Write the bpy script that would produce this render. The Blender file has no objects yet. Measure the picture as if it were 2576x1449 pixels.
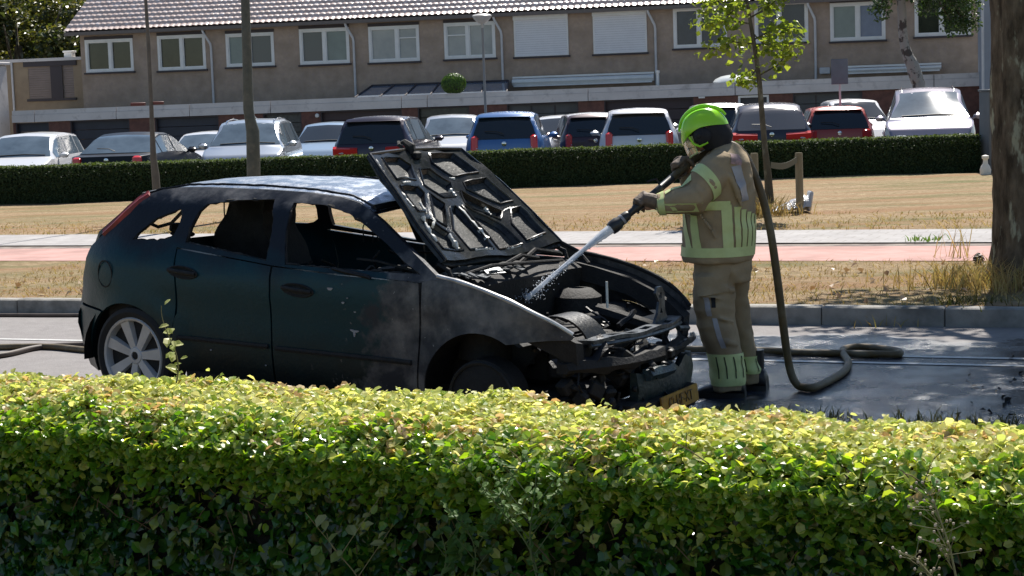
import bpy, bmesh, math, random
import numpy as np
from math import radians, sin, cos, pi, sqrt, atan2
from mathutils import Vector, Matrix, noise as mnoise
from mathutils.geometry import delaunay_2d_cdt
from mathutils.bvhtree import BVHTree

scene = bpy.context.scene
COL = scene.collection
rng = np.random.default_rng(7)
random.seed(11)

# ------------------------------------------------------------------ camera
FPX = 4508.67                      # focal length in units of 1/2576 of the frame width
CAM_H = 1.8872
PITCH, ROLL = 0.1011644, 0.0335578
c_r, s_r = cos(ROLL), sin(ROLL)
FW = Vector((0, cos(PITCH), -sin(PITCH)))
UP0 = Vector((0, sin(PITCH), cos(PITCH)))
RT = Vector((1, 0, 0)) * c_r - UP0 * s_r
UPV = UP0 * c_r + Vector((1, 0, 0)) * s_r
camd = bpy.data.cameras.new('camera')
camd.sensor_width = 36.0
camd.lens = 36.0 * FPX / 2576.0
camd.clip_start = 0.1
camd.clip_end = 3000
cam = bpy.data.objects.new('camera', camd)
COL.objects.link(cam)
M = Matrix((RT, UPV, -FW)).transposed().to_4x4()
M.translation = Vector((0, 0, CAM_H))
cam.matrix_world = M
scene.camera = cam

def ray(px, py):
    return FW + RT * ((px - 1288.0) / FPX) + UPV * ((724.5 - py) / FPX)
def at(px, py, Y):                 # surveyed point: sight line met at the distance Y
    g = ray(px, py); g = g * (Y / g.y)
    return Vector((g.x, g.y, g.z + CAM_H))
def G(px, py, z=0.0):              # surveyed point on level z
    g = ray(px, py); g = g * ((z - CAM_H) / g.z)
    return Vector((g.x, g.y, z))

# ------------------------------------------------------------------ light
SUN_AZ = radians(17.0)             # from +Y towards +X
SUN_EL = radians(53.0)
w = bpy.data.worlds.new('World'); scene.world = w
w.use_nodes = True
nt = w.node_tree; nt.nodes.clear()
sky = nt.nodes.new('ShaderNodeTexSky'); sky.sky_type = 'NISHITA'
sky.sun_disc = False
sky.sun_elevation = SUN_EL
sky.sun_rotation = SUN_AZ
sky.air_density = 1.1; sky.dust_density = 0.35; sky.ozone_density = 2.2
bg = nt.nodes.new('ShaderNodeBackground'); bg.inputs[1].default_value = 0.065
wo = nt.nodes.new('ShaderNodeOutputWorld')
nt.links.new(sky.outputs[0], bg.inputs[0]); nt.links.new(bg.outputs[0], wo.inputs[0])
sl = bpy.data.lights.new('sun', 'SUN'); sl.energy = 5.0; sl.angle = radians(0.55)
sl.color = (1.0, 0.945, 0.86)
so = bpy.data.objects.new('sun', sl); COL.objects.link(so)
sd = Vector((sin(SUN_AZ) * cos(SUN_EL), cos(SUN_AZ) * cos(SUN_EL), sin(SUN_EL)))
so.rotation_euler = sd.to_track_quat('Z', 'Y').to_euler()
so.location = (0, 0, 30)
scene.view_settings.view_transform = 'Standard'
scene.view_settings.look = 'None'
scene.view_settings.exposure = 0.62
scene.view_settings.gamma = 1.0
scene.cycles.max_bounces = 8
scene.cycles.transparent_max_bounces = 12
scene.cycles.caustics_reflective = False
scene.cycles.caustics_refractive = False
scene.cycles.sample_clamp_indirect = 6

# ------------------------------------------------------------------ materials
_mc = {}
def mat(name, col, col2=None, rough=0.5, metal=0.0, scale=6.0, bump=0.0, bscale=None, detail=6,
        lo=0.35, hi=0.65, coat=0.0, spec=0.5, stretch=None, rough2=None, col3=None, scale3=1.0, lo3=.5, hi3=.65,
        alpha=1.0, trans=0.0, sheen=0.0, coord='Object'):
    if name in _mc: return _mc[name]
    m = bpy.data.materials.new(name); m.use_nodes = True
    n = m.node_tree.nodes; l = m.node_tree.links
    p = n['Principled BSDF']
    p.inputs['Base Color'].default_value = (*col, 1)
    p.inputs['Roughness'].default_value = rough
    p.inputs['Metallic'].default_value = metal
    p.inputs['Specular IOR Level'].default_value = spec
    p.inputs['Coat Weight'].default_value = coat
    p.inputs['Coat Roughness'].default_value = 0.08
    p.inputs['Alpha'].default_value = alpha
    p.inputs['Transmission Weight'].default_value = trans
    tc = n.new('ShaderNodeTexCoord')
    vec = tc.outputs[coord]
    if stretch:
        mp = n.new('ShaderNodeMapping'); mp.inputs['Scale'].default_value = stretch
        l.new(vec, mp.inputs[0]); vec = mp.outputs[0]
    def nz(sc, d=detail, r=.6):
        t = n.new('ShaderNodeTexNoise'); t.inputs['Scale'].default_value = sc
        t.inputs['Detail'].default_value = d; t.inputs['Roughness'].default_value = r
        l.new(vec, t.inputs['Vector']); return t.outputs['Fac']
    def mr(f, a, b, c=0., d=1.):
        q = n.new('ShaderNodeMapRange'); q.inputs[1].default_value = a; q.inputs[2].default_value = b
        q.inputs[3].default_value = c; q.inputs[4].default_value = d
        l.new(f, q.inputs[0]); return q.outputs[0]
    def mix(f, a, b):
        q = n.new('ShaderNodeMix'); q.data_type = 'RGBA'
        l.new(f, q.inputs[0])
        for s_, v in ((6, a), (7, b)):
            if isinstance(v, tuple): q.inputs[s_].default_value = (*v, 1)
            else: l.new(v, q.inputs[s_])
        return q.outputs[2]
    c = None
    if col2 is not None:
        f = mr(nz(scale), lo, hi)
        c = mix(f, col, col2)
        if rough2 is not None:
            rr = n.new('ShaderNodeMapRange'); l.new(f, rr.inputs[0])
            rr.inputs[3].default_value = rough; rr.inputs[4].default_value = rough2
            l.new(rr.outputs[0], p.inputs['Roughness'])
    if col3 is not None:
        f3 = mr(nz(scale3, 4), lo3, hi3)
        c = mix(f3, c if c is not None else col, col3)
    if c is not None: l.new(c, p.inputs['Base Color'])
    if bump:
        b = n.new('ShaderNodeBump'); b.inputs['Strength'].default_value = 1.0
        b.inputs['Distance'].default_value = bump
        l.new(nz(bscale or scale * 4), b.inputs['Height']); l.new(b.outputs[0], p.inputs['Normal'])
    _mc[name] = m
    return m

def leafmat(name, cols, rough=0.35, trans=0.45, tcol=None, spec=.5):
    """foliage: colour varies leaf by leaf, light passes through"""
    if name in _mc: return _mc[name]
    m = bpy.data.materials.new(name); m.use_nodes = True
    n = m.node_tree.nodes; l = m.node_tree.links
    p = n['Principled BSDF']; out = n['Material Output']
    g = n.new('ShaderNodeNewGeometry')
    r = n.new('ShaderNodeValToRGB'); r.color_ramp.interpolation = 'LINEAR'
    while len(r.color_ramp.elements) < len(cols): r.color_ramp.elements.new(.5)
    for i, c in enumerate(cols):
        r.color_ramp.elements[i].position = i / (len(cols) - 1); r.color_ramp.elements[i].color = (*c, 1)
    l.new(g.outputs['Random Per Island'], r.inputs[0])
    l.new(r.outputs[0], p.inputs['Base Color'])
    p.inputs['Roughness'].default_value = rough
    p.inputs['Specular IOR Level'].default_value = spec
    t = n.new('ShaderNodeBsdfTranslucent')
    mx = n.new('ShaderNodeMix'); mx.data_type = 'RGBA'; mx.blend_type = 'MULTIPLY'; mx.inputs[0].default_value = 1
    l.new(r.outputs[0], mx.inputs[6]); mx.inputs[7].default_value = (*(tcol or (1.6, 1.6, .5)), 1)
    l.new(mx.outputs[2], t.inputs[0])
    ms = n.new('ShaderNodeMixShader'); ms.inputs[0].default_value = trans
    l.new(p.outputs[0], ms.inputs[1]); l.new(t.outputs[0], ms.inputs[2]); l.new(ms.outputs[0], out.inputs[0])
    _mc[name] = m
    return m

# ------------------------------------------------------------------ objects
def link(o, parent=None):
    COL.objects.link(o)
    if parent is not None: o.parent = parent
    return o
def thing(name, label, cat, loc=(0, 0, 0), rz=0.0, group=None):
    o = bpy.data.objects.new(name, None); o.empty_display_size = .2
    COL.objects.link(o); o.location = loc; o.rotation_euler = (0, 0, rz)
    o['label'] = label; o['category'] = cat
    if group: o['group'] = group
    return o
def tag(o, label=None, cat=None, group=None, kind=None):
    if label: o['label'] = label
    if cat: o['category'] = cat
    if group: o['group'] = group
    if kind: o['kind'] = kind
    return o
def copy_tree(o, parent=None):
    c = o.copy(); COL.objects.link(c); c.parent = parent
    for ch in [x for x in o.children]: copy_tree(ch, c)
    return c

class MB:
    """collects shapes, links them as ONE mesh object"""
    def __init__(s): s.v = []; s.f = []; s.m = []
    def add(s, vs, fs, mi=0):
        b = len(s.v); s.v += [tuple(v) for v in vs]
        s.f += [tuple(b + i for i in f) for f in fs]; s.m += [mi] * len(fs); return s
    def box(s, c, size, R=None, mi=0, bev=0.0, taper=1.0):
        x, y, z = (k / 2 for k in size)
        if bev <= 0:
            p = [Vector((sx * x * (taper if sz > 0 else 1), sy * y * (taper if sz > 0 else 1), sz * z)) for sz in (-1, 1) for sy in (-1, 1) for sx in (-1, 1)]
            f = [(0, 2, 3, 1), (4, 5, 7, 6), (0, 1, 5, 4), (2, 6, 7, 3), (0, 4, 6, 2), (1, 3, 7, 5)]
        else:
            b = min(bev, x * .9, y * .9, z * .9)
            p = []; rings = []
            for (zz, ins) in ((-z, b), (-z + b, 0), (z - b, 0), (z, b)):
                ring = []
                tp = taper if zz > 0 else 1
                X, Y = x * tp - ins, y * tp - ins
                bb = b * .6
                for (cx, cy, q) in ((X - bb, -Y, 0), (X, -Y + bb, 0), (X, Y - bb, 0), (X - bb, Y, 0), (-X + bb, Y, 0), (-X, Y - bb, 0), (-X, -Y + bb, 0), (-X + bb, -Y, 0)):
                    ring.append(len(p)); p.append(Vector((cx, cy, zz)))
                rings.append(ring)
            f = []
            for a, c2 in zip(rings, rings[1:]):
                for i in range(8): f.append((a[i], a[(i + 1) % 8], c2[(i + 1) % 8], c2[i]))
            f.append(tuple(reversed(rings[0]))); f.append(tuple(rings[-1]))
        c = Vector(c)
        if R is not None: p = [R @ q for q in p]
        return s.add([q + c for q in p], f, mi)
    def tube(s, pts, r, n=8, mi=0, caps=True, flat=1.0):
        pts = [Vector(p) for p in pts]
        rs = r if isinstance(r, (list, tuple)) else [r] * len(pts)
        V = []; F = []
        t0 = (pts[1] - pts[0]).normalized()
        a = Vector((0, 0, 1)) if abs(t0.z) < .9 else Vector((1, 0, 0))
        u = t0.cross(a).normalized()
        for i, p in enumerate(pts):
            t = (pts[min(i + 1, len(pts) - 1)] - pts[max(i - 1, 0)])
            if t.length < 1e-9: t = t0
            t.normalize()
            u = (u - t * u.dot(t)).normalized(); vv = t.cross(u)
            for k in range(n):
                an = 2 * pi * k / n
                V.append(p + (u * cos(an) * flat + vv * sin(an)) * rs[i])
        for i in range(len(pts) - 1):
            for k in range(n):
                F.append((i * n + k, i * n + (k + 1) % n, (i + 1) * n + (k + 1) % n, (i + 1) * n + k))
        if caps:
            F.append(tuple(reversed(range(n)))); F.append(tuple(range((len(pts) - 1) * n, len(pts) * n)))
        return s.add(V, F, mi)
    def loft(s, rings, mi=0, caps=True, closed=True):
        n = len(rings[0]); V = [v for r in rings for v in r]; F = []
        for i in range(len(rings) - 1):
            for k in range(n if closed else n - 1):
                F.append((i * n + k, i * n + (k + 1) % n, (i + 1) * n + (k + 1) % n, (i + 1) * n + k))
        if caps and closed:
            F.append(tuple(reversed(range(n)))); F.append(tuple(range((len(rings) - 1) * n, len(rings) * n)))
        return s.add(V, F, mi)
    def lathe(s, prof, c=(0, 0, 0), R=None, n=16, mi=0):
        c = Vector(c); rings = []
        for r, z in prof:
            ring = [Vector((max(r, 1e-4) * cos(2 * pi * k / n), max(r, 1e-4) * sin(2 * pi * k / n), z)) for k in range(n)]
            if R is not None: ring = [R @ q for q in ring]
            rings.append([q + c for q in ring])
        return s.loft(rings, mi)
    def build(s, name, m, parent=None, smooth=True, loc=None):
        me = bpy.data.meshes.new(name); me.from_pydata(s.v, [], s.f); me.update()
        ms = m if isinstance(m, (list, tuple)) else [m]
        for q in ms: me.materials.append(q)
        me.polygons.foreach_set('material_index', s.m)
        bm = bmesh.new(); bm.from_mesh(me); bmesh.ops.recalc_face_normals(bm, faces=bm.faces)
        bm.to_mesh(me); bm.free()
        if smooth:
            try: me.shade_smooth()
            except Exception: me.polygons.foreach_set('use_smooth', [True] * len(me.polygons))
            if smooth != 'all': me.set_sharp_from_angle(angle=radians(38))
        o = bpy.data.objects.new(name, me); link(o, parent)
        if loc is not None: o.location = loc
        return o

def fast_mesh(name, verts, faces, m, parent=None, smooth=False):
    """verts (n,3) numpy, faces (k,q) numpy with constant q"""
    me = bpy.data.meshes.new(name)
    verts = np.asarray(verts, dtype=np.float32); faces = np.asarray(faces, dtype=np.int32)
    k, q = faces.shape
    me.vertices.add(len(verts)); me.vertices.foreach_set('co', verts.ravel())
    me.loops.add(k * q); me.loops.foreach_set('vertex_index', faces.ravel())
    me.polygons.add(k); me.polygons.foreach_set('loop_start', np.arange(k, dtype=np.int32) * q)
    me.update(calc_edges=True)
    me.polygons.foreach_set('use_smooth', [smooth] * k)
    me.materials.append(m)
    o = bpy.data.objects.new(name, me); link(o, parent); return o

def leaf_cloud(name, P, N, size, m, parent=None, aspect=.62, simple=False, up=None):
    """P centres, N facing normals; one folded leaf each"""
    k = len(P)
    P = np.asarray(P, float); N = np.asarray(N, float)
    N /= np.linalg.norm(N, axis=1, keepdims=True) + 1e-9
    T = rng.normal(size=(k, 3))
    if up is not None: T = T * .55 + np.asarray(up)
    T -= N * (T * N).sum(1, keepdims=True); T /= np.linalg.norm(T, axis=1, keepdims=True) + 1e-9
    B = np.cross(N, T)
    sz = (np.asarray(size) * (0.65 + .7 * rng.random(k)))[:, None]
    fold = (0.10 + .25 * rng.random(k))[:, None]
    if simple:
        loc = [(0, 0, 0), (.5, .5, 1), (1, 0, 0), (.5, -.5, 1)]
        F = np.array([[0, 3, 2, 1]])
    else:
        loc = [(0, 0, 0), (.25, .40, 1), (.65, .42, 1), (1, 0, 0), (.65, -.42, 1), (.25, -.40, 1), (.25, 0, 0), (.68, 0, 0)]
        F = np.array([[0, 6, 1, 1], [6, 7, 2, 1], [7, 3, 2, 2], [0, 5, 6, 6], [6, 5, 4, 7], [7, 4, 3, 3]])
    V = np.zeros((k, len(loc), 3))
    droop = (rng.random(k) * .25)[:, None]
    for i, (a, b, h) in enumerate(loc):
        V[:, i] = P + T * sz * (a - .5) + B * sz * b * aspect * 1.3 + N * sz * (fold * abs(b) - droop * (a - .5) ** 2 * 2)
    nv = len(loc)
    if simple:
        faces = (F[None] + (np.arange(k) * nv)[:, None, None]).reshape(-1, 4)
        return fast_mesh(name, V.reshape(-1, 3), faces, m, parent)
    Ft = np.array([[0, 6, 1], [6, 2, 1], [6, 7, 2], [7, 3, 2], [0, 5, 6], [6, 5, 4], [6, 4, 7], [7, 4, 3]])
    faces = (Ft[None] + (np.arange(k) * nv)[:, None, None]).reshape(-1, 3)
    return fast_mesh(name, V.reshape(-1, 3), faces, m, parent, smooth=False)

def blades(name, P, h, m, parent=None, wid=.006, lean=.5, per=1):
    """upright grass blades: one bent strip each"""
    P = np.repeat(np.asarray(P, float), per, axis=0); k = len(P)
    if per > 1: P = P + np.c_[rng.normal(size=(k, 2)) * .02, np.zeros(k)]
    hh = (np.asarray(h) if np.ndim(h) == 0 else np.repeat(h, per)) * (0.4 + .9 * rng.random(k))
    az = rng.random(k) * 2 * pi; ln = lean * rng.random(k)
    D = np.c_[np.cos(az) * ln, np.sin(az) * ln, np.ones(k)]
    S = np.c_[-np.sin(az + 1), np.cos(az + 1), np.zeros(k)] * wid
    V = np.zeros((k, 5, 3)); H = hh[:, None]
    V[:, 0] = P - S; V[:, 1] = P + S
    mid = P + D * H * .55; V[:, 2] = mid + S * .8; V[:, 3] = mid - S * .8
    D2 = np.c_[D[:, :2] * 1.7, D[:, 2]]
    V[:, 4] = P + D2 * H
    F = np.array([[0, 1, 2], [0, 2, 3], [3, 2, 4]])
    faces = (F[None] + (np.arange(k) * 5)[:, None, None]).reshape(-1, 3)
    return fast_mesh(name, V.reshape(-1, 3), faces, m, parent)

def inpoly(x, y, poly):
    c = False; n = len(poly); j = n - 1
    for i in range(n):
        xi, yi = poly[i]; xj, yj = poly[j]
        if (yi > y) != (yj > y) and x < (xj - xi) * (y - yi) / (yj - yi) + xi: c = not c
        j = i
    return c
def resample(poly, step):
    out = []
    n = len(poly)
    for i in range(n):
        a = Vector(poly[i]); b = Vector(poly[(i + 1) % n]); k = max(1, int(math.ceil((b - a).length / step)))
        for q in range(k): out.append(tuple(a.lerp(b, q / k)))
    return out
def panel(outer, holes=(), step=.08, fn=None, thick=0.0, tdir=None, inner=True):
    """2-D outline with holes -> (verts, faces), bent into place by fn(x, z); thick gives it a real back and edge"""
    loops = [resample(outer, step)] + [resample(h, step) for h in holes]
    co = []; ed = []; 
    for lp in loops:
        b = len(co); co += [Vector(p) for p in lp]
        ed += [(b + i, b + (i + 1) % len(lp)) for i in range(len(lp))]
    if inner:
        xs = [p[0] for p in outer]; ys = [p[1] for p in outer]
        x = min(xs) + step / 2
        while x < max(xs):
            y = min(ys) + step / 2
            while y < max(ys):
                if inpoly(x, y, outer) and not any(inpoly(x, y, h) for h in holes):
                    d = min((Vector((x, y)) - q).length for q in co[:sum(len(l_) for l_ in loops)])
                    if d > step * .45: co.append(Vector((x, y)))
                y += step
            x += step
    V2, E2, F2, _, _, _ = delaunay_2d_cdt(co, ed, [], 0, 1e-5)
    F = []
    for f in F2:
        cx = sum(V2[i].x for i in f) / len(f); cy = sum(V2[i].y for i in f) / len(f)
        if inpoly(cx, cy, outer) and not any(inpoly(cx, cy, h) for h in holes): F.append(tuple(f))
    fn = fn or (lambda x, y: Vector((x, 0, y)))
    V = [fn(v.x, v.y) for v in V2]
    if thick:
        td = tdir or (lambda x, y: Vector((0, 1, 0)))
        nV = len(V); V += [V[i] + td(V2[i].x, V2[i].y) * thick for i in range(nV)]
        cnt = {}
        for f in F:
            for i in range(len(f)):
                e = (f[i], f[(i + 1) % len(f)])
                cnt[e] = 1
        side = [(a, b) for (a, b) in cnt if (b, a) not in cnt]
        FB = [tuple(i + nV for i in reversed(f)) for f in F]
        F = F + FB + [(b, a, a + nV, b + nV) for a, b in side]
    return V, F

def fbm(x, y, z, s=1.0, o=4):
    return mnoise.fractal(Vector((x * s, y * s, z * s)), 1.0, 2.0, o)
# ------------------------------------------------------------------ ground, road, paths
RY = radians(21.42)
RD = Vector((cos(RY), -sin(RY), 0))       # along the road
RN = Vector((sin(RY), cos(RY), 0))        # across, away from the camera
def rp(t, n, z): return RD * t + RN * n + Vector((0, 0, z))

def straw_mat(name, green=.35, seed=0.0, dark=1.0):
    m = bpy.data.materials.new(name); m.use_nodes = True
    n = m.node_tree.nodes; l = m.node_tree.links; p = n['Principled BSDF']
    tc = n.new('ShaderNodeTexCoord')
    mp = n.new('ShaderNodeMapping'); mp.inputs['Location'].default_value = (seed, seed, 0)
    l.new(tc.outputs['Object'], mp.inputs[0])
    mp2 = n.new('ShaderNodeMapping'); mp2.inputs['Scale'].default_value = (.35, 1.3, 1); l.new(mp.outputs[0], mp2.inputs[0])
    def nz(sc, v, d=6, r=.65):
        t = n.new('ShaderNodeTexNoise'); t.inputs['Scale'].default_value = sc; t.inputs['Detail'].default_value = d
        t.inputs['Roughness'].default_value = r; l.new(v, t.inputs['Vector']); return t.outputs['Fac']
    def ramp(f, els):
        r = n.new('ShaderNodeValToRGB')
        while len(r.color_ramp.elements) < len(els): r.color_ramp.elements.new(.5)
        for i, (q, c) in enumerate(els): r.color_ramp.elements[i].position = q; r.color_ramp.elements[i].color = (*[k * dark for k in c], 1)
        l.new(f, r.inputs[0]); return r.outputs[0]
    base = ramp(nz(9, mp.outputs[0], 10, .75), [(.25, (.15, .105, .06)), (.42, (.27, .195, .115)), (.55, (.38, .285, .175)), (.75, (.52, .42, .28))])
    grn = ramp(nz(14, mp.outputs[0], 8, .7), [(.3, (.10, .105, .045)), (.7, (.27, .245, .125))])
    f = n.new('ShaderNodeMapRange'); f.inputs[1].default_value = .62 - green * .35; f.inputs[2].default_value = .80 - green * .35
    l.new(nz(.9, mp2.outputs[0], 7, .6), f.inputs[0])
    mx = n.new('ShaderNodeMix'); mx.data_type = 'RGBA'
    l.new(f.outputs[0], mx.inputs[0]); l.new(base, mx.inputs[6]); l.new(grn, mx.inputs[7])
    # worn reddish streaks
    f2 = n.new('ShaderNodeMapRange'); f2.inputs[1].default_value = .47; f2.inputs[2].default_value = .60; f2.inputs[4].default_value = .75
    mp3 = n.new('ShaderNodeMapping'); mp3.inputs['Scale'].default_value = (.15, 1.6, 1); mp3.inputs['Location'].default_value = (seed + 9, 3, 0); l.new(tc.outputs['Object'], mp3.inputs[0])
    l.new(nz(1.1, mp3.outputs[0]), f2.inputs[0])
    m2 = n.new('ShaderNodeMix'); m2.data_type = 'RGBA'; l.new(f2.outputs[0], m2.inputs[0]); l.new(mx.outputs[2], m2.inputs[6])
    m2.inputs[7].default_value = (.31 * dark, .185 * dark, .105 * dark, 1)
    l.new(m2.outputs[2], p.inputs['Base Color']); p.inputs['Roughness'].default_value = .95
    p.inputs['Specular IOR Level'].default_value = .1
    b = n.new('ShaderNodeBump'); b.inputs['Distance'].default_value = .03; b.inputs['Strength'].default_value = 1
    l.new(nz(22, mp.outputs[0], 8, .8), b.inputs['Height']); l.new(b.outputs[0], p.inputs['Normal'])
    return m

def sheet(name, n0, n1, z0, z1, t0, t1, m, nt_=60, nn=10, amp=0.0, kind='structure'):
    V = []; F = []
    for i in range(nt_ + 1):
        for j in range(nn + 1):
            t = t0 + (t1 - t0) * i / nt_; k = j / nn
            z = z0 + (z1 - z0) * k
            if amp and 0 < j < nn: z += amp * mnoise.noise(Vector((t * 1.3, (n0 + (n1 - n0) * k) * 1.3, 3)))
            p = rp(t, n0 + (n1 - n0) * k, z); V.append(p)
    for i in range(nt_):
        for j in range(nn):
            a = i * (nn + 1) + j; F.append((a, a + 1, a + nn + 2, a + nn + 1))
    mb = MB(); mb.add(V, F); o = mb.build(name, m, smooth='all')
    o['kind'] = kind; return o

M_STRAW = straw_mat('dry grass', .45, 0.0)
M_STRAW2 = straw_mat('dry verge grass', .50, 14.0)
M_FARGR = mat('far ground', (.13, .12, .07), (.20, .17, .10), rough=.95, scale=.3)

# one sheet reaching the horizon
gmb = MB(); gmb.add([(-900, -60, -.03), (900, -60, -.03), (900, 1500, -.03), (-900, 1500, -.03)], [(0, 1, 2, 3)])
tag(gmb.build('ground', M_FARGR, smooth=False), kind='structure')

# road: asphalt, soaked round the car
def road_mat():
    m = bpy.data.materials.new('road asphalt'); m.use_nodes = True
    n = m.node_tree.nodes; l = m.node_tree.links; p = n['Principled BSDF']
    tc = n.new('ShaderNodeTexCoord'); v = tc.outputs['Object']
    def nz(sc, d=6, r=.6, vec=v):
        t = n.new('ShaderNodeTexNoise'); t.inputs['Scale'].default_value = sc; t.inputs['Detail'].default_value = d
        t.inputs['Roughness'].default_value = r; l.new(vec, t.inputs['Vector']); return t.outputs['Fac']
    def math_(op, a, b=None, c=None):
        q = n.new('ShaderNodeMath'); q.operation = op
        for i, x in enumerate((a, b, c)):
            if x is None: continue
            if isinstance(x, (int, float)): q.inputs[i].default_value = x
            else: l.new(x, q.inputs[i])
        return q.outputs[0]
    def mr(f, a, b, c=0., d=1.):
        q = n.new('ShaderNodeMapRange'); q.inputs[1].default_value = a; q.inputs[2].default_value = b
        q.inputs[3].default_value = c; q.inputs[4].default_value = d; l.new(f, q.inputs[0]); return q.outputs[0]
    sep = n.new('ShaderNodeSeparateXYZ'); l.new(v, sep.inputs[0])
    X, Y = sep.outputs[0], sep.outputs[1]
    # across-road coordinate n and along-road coordinate t
    nn = math_('ADD', math_('MULTIPLY', X, RN.x), math_('MULTIPLY', Y, RN.y))
    tt = math_('ADD', math_('MULTIPLY', X, RD.x), math_('MULTIPLY', Y, RD.y))
    big = nz(.8, 5, .6)
    # wetness: all of the near lane by the car and to the right of it, ragged edge towards the far kerb
    edge = math_('ADD', math_('SUBTRACT', 14.0, nn), math_('MULTIPLY', math_('SUBTRACT', big, .5), 2.2))
    w1 = mr(edge, 0.0, .22)
    w2 = mr(math_('ADD', tt, math_('MULTIPLY', math_('SUBTRACT', nz(1.4), .5), 2.5)), -7.6, -6.6)
    wet = math_('MULTIPLY', w1, w2)
    # puddle depth
    pud = math_('MULTIPLY', wet, mr(nz(1.7, 5, .62), .40, .56))
    grain = nz(180, 3, .7); mid = nz(6, 8, .7)
    r = n.new('ShaderNodeValToRGB'); r.color_ramp.elements[0].position = .25; r.color_ramp.elements[1].position = .75
    r.color_ramp.elements[0].color = (.19, .178, .175, 1); r.color_ramp.elements[1].color = (.35, .33, .325, 1)
    l.new(math_('ADD', math_('MULTIPLY', grain, .45), math_('MULTIPLY', mid, .55)), r.inputs[0])
    dark = n.new('ShaderNodeMix'); dark.data_type = 'RGBA'
    l.new(wet, dark.inputs[0]); l.new(r.outputs[0], dark.inputs[6]); dark.inputs[7].default_value = (.022, .030, .046, 1)  # wet asphalt darker; blue tint puts the sky's reflection into the colour
    # soot flakes
    vo = n.new('ShaderNodeTexVoronoi'); vo.inputs['Scale'].default_value = 7.5; l.new(v, vo.inputs['Vector'])
    fl = math_('MULTIPLY', mr(vo.outputs['Distance'], .13, .09), mr(nz(1.2), .45, .6))
    d2 = n.new('ShaderNodeMix'); d2.data_type = 'RGBA'; l.new(math_('MULTIPLY', fl, wet), d2.inputs[0])
    l.new(dark.outputs[2], d2.inputs[6]); d2.inputs[7].default_value = (.012, .011, .012, 1)
    l.new(d2.outputs[2], p.inputs['Base Color'])
    ro = mr(wet, 0, 1, .85, .30)
    ro = math_('SUBTRACT', ro, math_('MULTIPLY', pud, .17))
    ro = math_('ADD', ro, math_('MULTIPLY', fl, .35))
    l.new(ro, p.inputs['Roughness'])
    p.inputs['Specular IOR Level'].default_value = .5
    l.new(mr(wet, 0, 1, .12, .85), p.inputs['Specular IOR Level'])
    b = n.new('ShaderNodeBump'); b.inputs['Strength'].default_value = 1
    l.new(mr(pud, 0, 1, .005, .0012), b.inputs['Distance'])
    l.new(math_('ADD', grain, math_('MULTIPLY', nz(30, 4), 1.2)), b.inputs['Height']); l.new(b.outputs[0], p.inputs['Normal'])
    return m
sheet('road', 9.9, 14.62, 0.0, 0.0, -40, 45, road_mat(), 80, 12)
M_LINE = mat('road paint', (.62, .61, .58), (.40, .39, .38), rough=.45, scale=25, lo=.4, hi=.7)
for k, n0 in enumerate((12.52, 12.86)):
    sheet('road_line', n0, n0 + .075, .005, .005, -40, 45, M_LINE, 60, 1)

sheet('near_verge', 2.0, 9.95, .03, .012, -30, 35, straw_mat('near verge grass', .6, 5.0, .75), 60, 20, .04)

# kerb of concrete blocks
M_KERB = mat('kerb concrete', (.25, .24, .22), (.34, .325, .30), rough=.85, scale=7, bump=.004, bscale=60, col3=(.13, .125, .115), scale3=2.2, lo3=.52, hi3=.7)
kb = MB(); t = -40.0
RK = Matrix.Rotation(-RY, 3, 'Z')
while t < 45:
    kb.box(rp(t + .5, 14.70, .045 + random.uniform(-.004, .004)), (.992, .15, .21), RK, bev=.012); t += 1.0
tag(kb.build('kerb', M_KERB), kind='structure')
sheet('grass_verge', 14.77, 18.75, .135, .15, -45, 50, M_STRAW2, 160, 24, .035)
M_RED = mat('red cycle path', (.45, .265, .235), (.53, .325, .295), rough=.9, scale=4, bump=.002, bscale=120, col3=(.38, .235, .21), scale3=1.1, spec=.2)
sheet('cycle_path', 18.72, 20.52, .155, .155, -45, 55, M_RED, 60, 6)
M_SEAM = mat('path edging', (.16, .13, .12), (.28, .24, .21), rough=.9, scale=5, lo=.4, hi=.6, spec=.2)
sheet('path_edging', 20.50, 20.95, .150, .150, -45, 55, M_SEAM, 60, 2)
def slab_mat():
    m = mat('paving slabs', (.33, .315, .31), (.42, .405, .40), rough=.9, scale=3, bump=.002, bscale=90, spec=.25)
    n = m.node_tree.nodes; l = m.node_tree.links; p = n['Principled BSDF']
    tc = n.new('ShaderNodeTexCoord'); mp = n.new('ShaderNodeMapping'); mp.inputs['Rotation'].default_value = (0, 0, RY)
    l.new(tc.outputs['Object'], mp.inputs[0])
    br = n.new('ShaderNodeTexBrick'); br.inputs['Scale'].default_value = 1.0; br.inputs['Brick Width'].default_value = .3; br.inputs['Row Height'].default_value = .3
    br.inputs['Mortar Size'].default_value = .012; br.inputs['Color1'].default_value = (1, 1, 1, 1); br.inputs['Color2'].default_value = (.93, .93, .94, 1); br.inputs['Mortar'].default_value = (.80, .79, .77, 1)
    l.new(mp.outputs[0], br.inputs[0])
    src = p.inputs['Base Color'].links[0].from_socket
    mx = n.new('ShaderNodeMix'); mx.data_type = 'RGBA'; mx.blend_type = 'MULTIPLY'; mx.inputs[0].default_value = 1
    l.new(src, mx.inputs[6]); l.new(br.outputs[0], mx.inputs[7]); l.new(mx.outputs[2], p.inputs['Base Color'])
    return m
sheet('pavement', 20.93, 22.95, .165, .165, -45, 55, slab_mat(), 60, 4)
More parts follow.
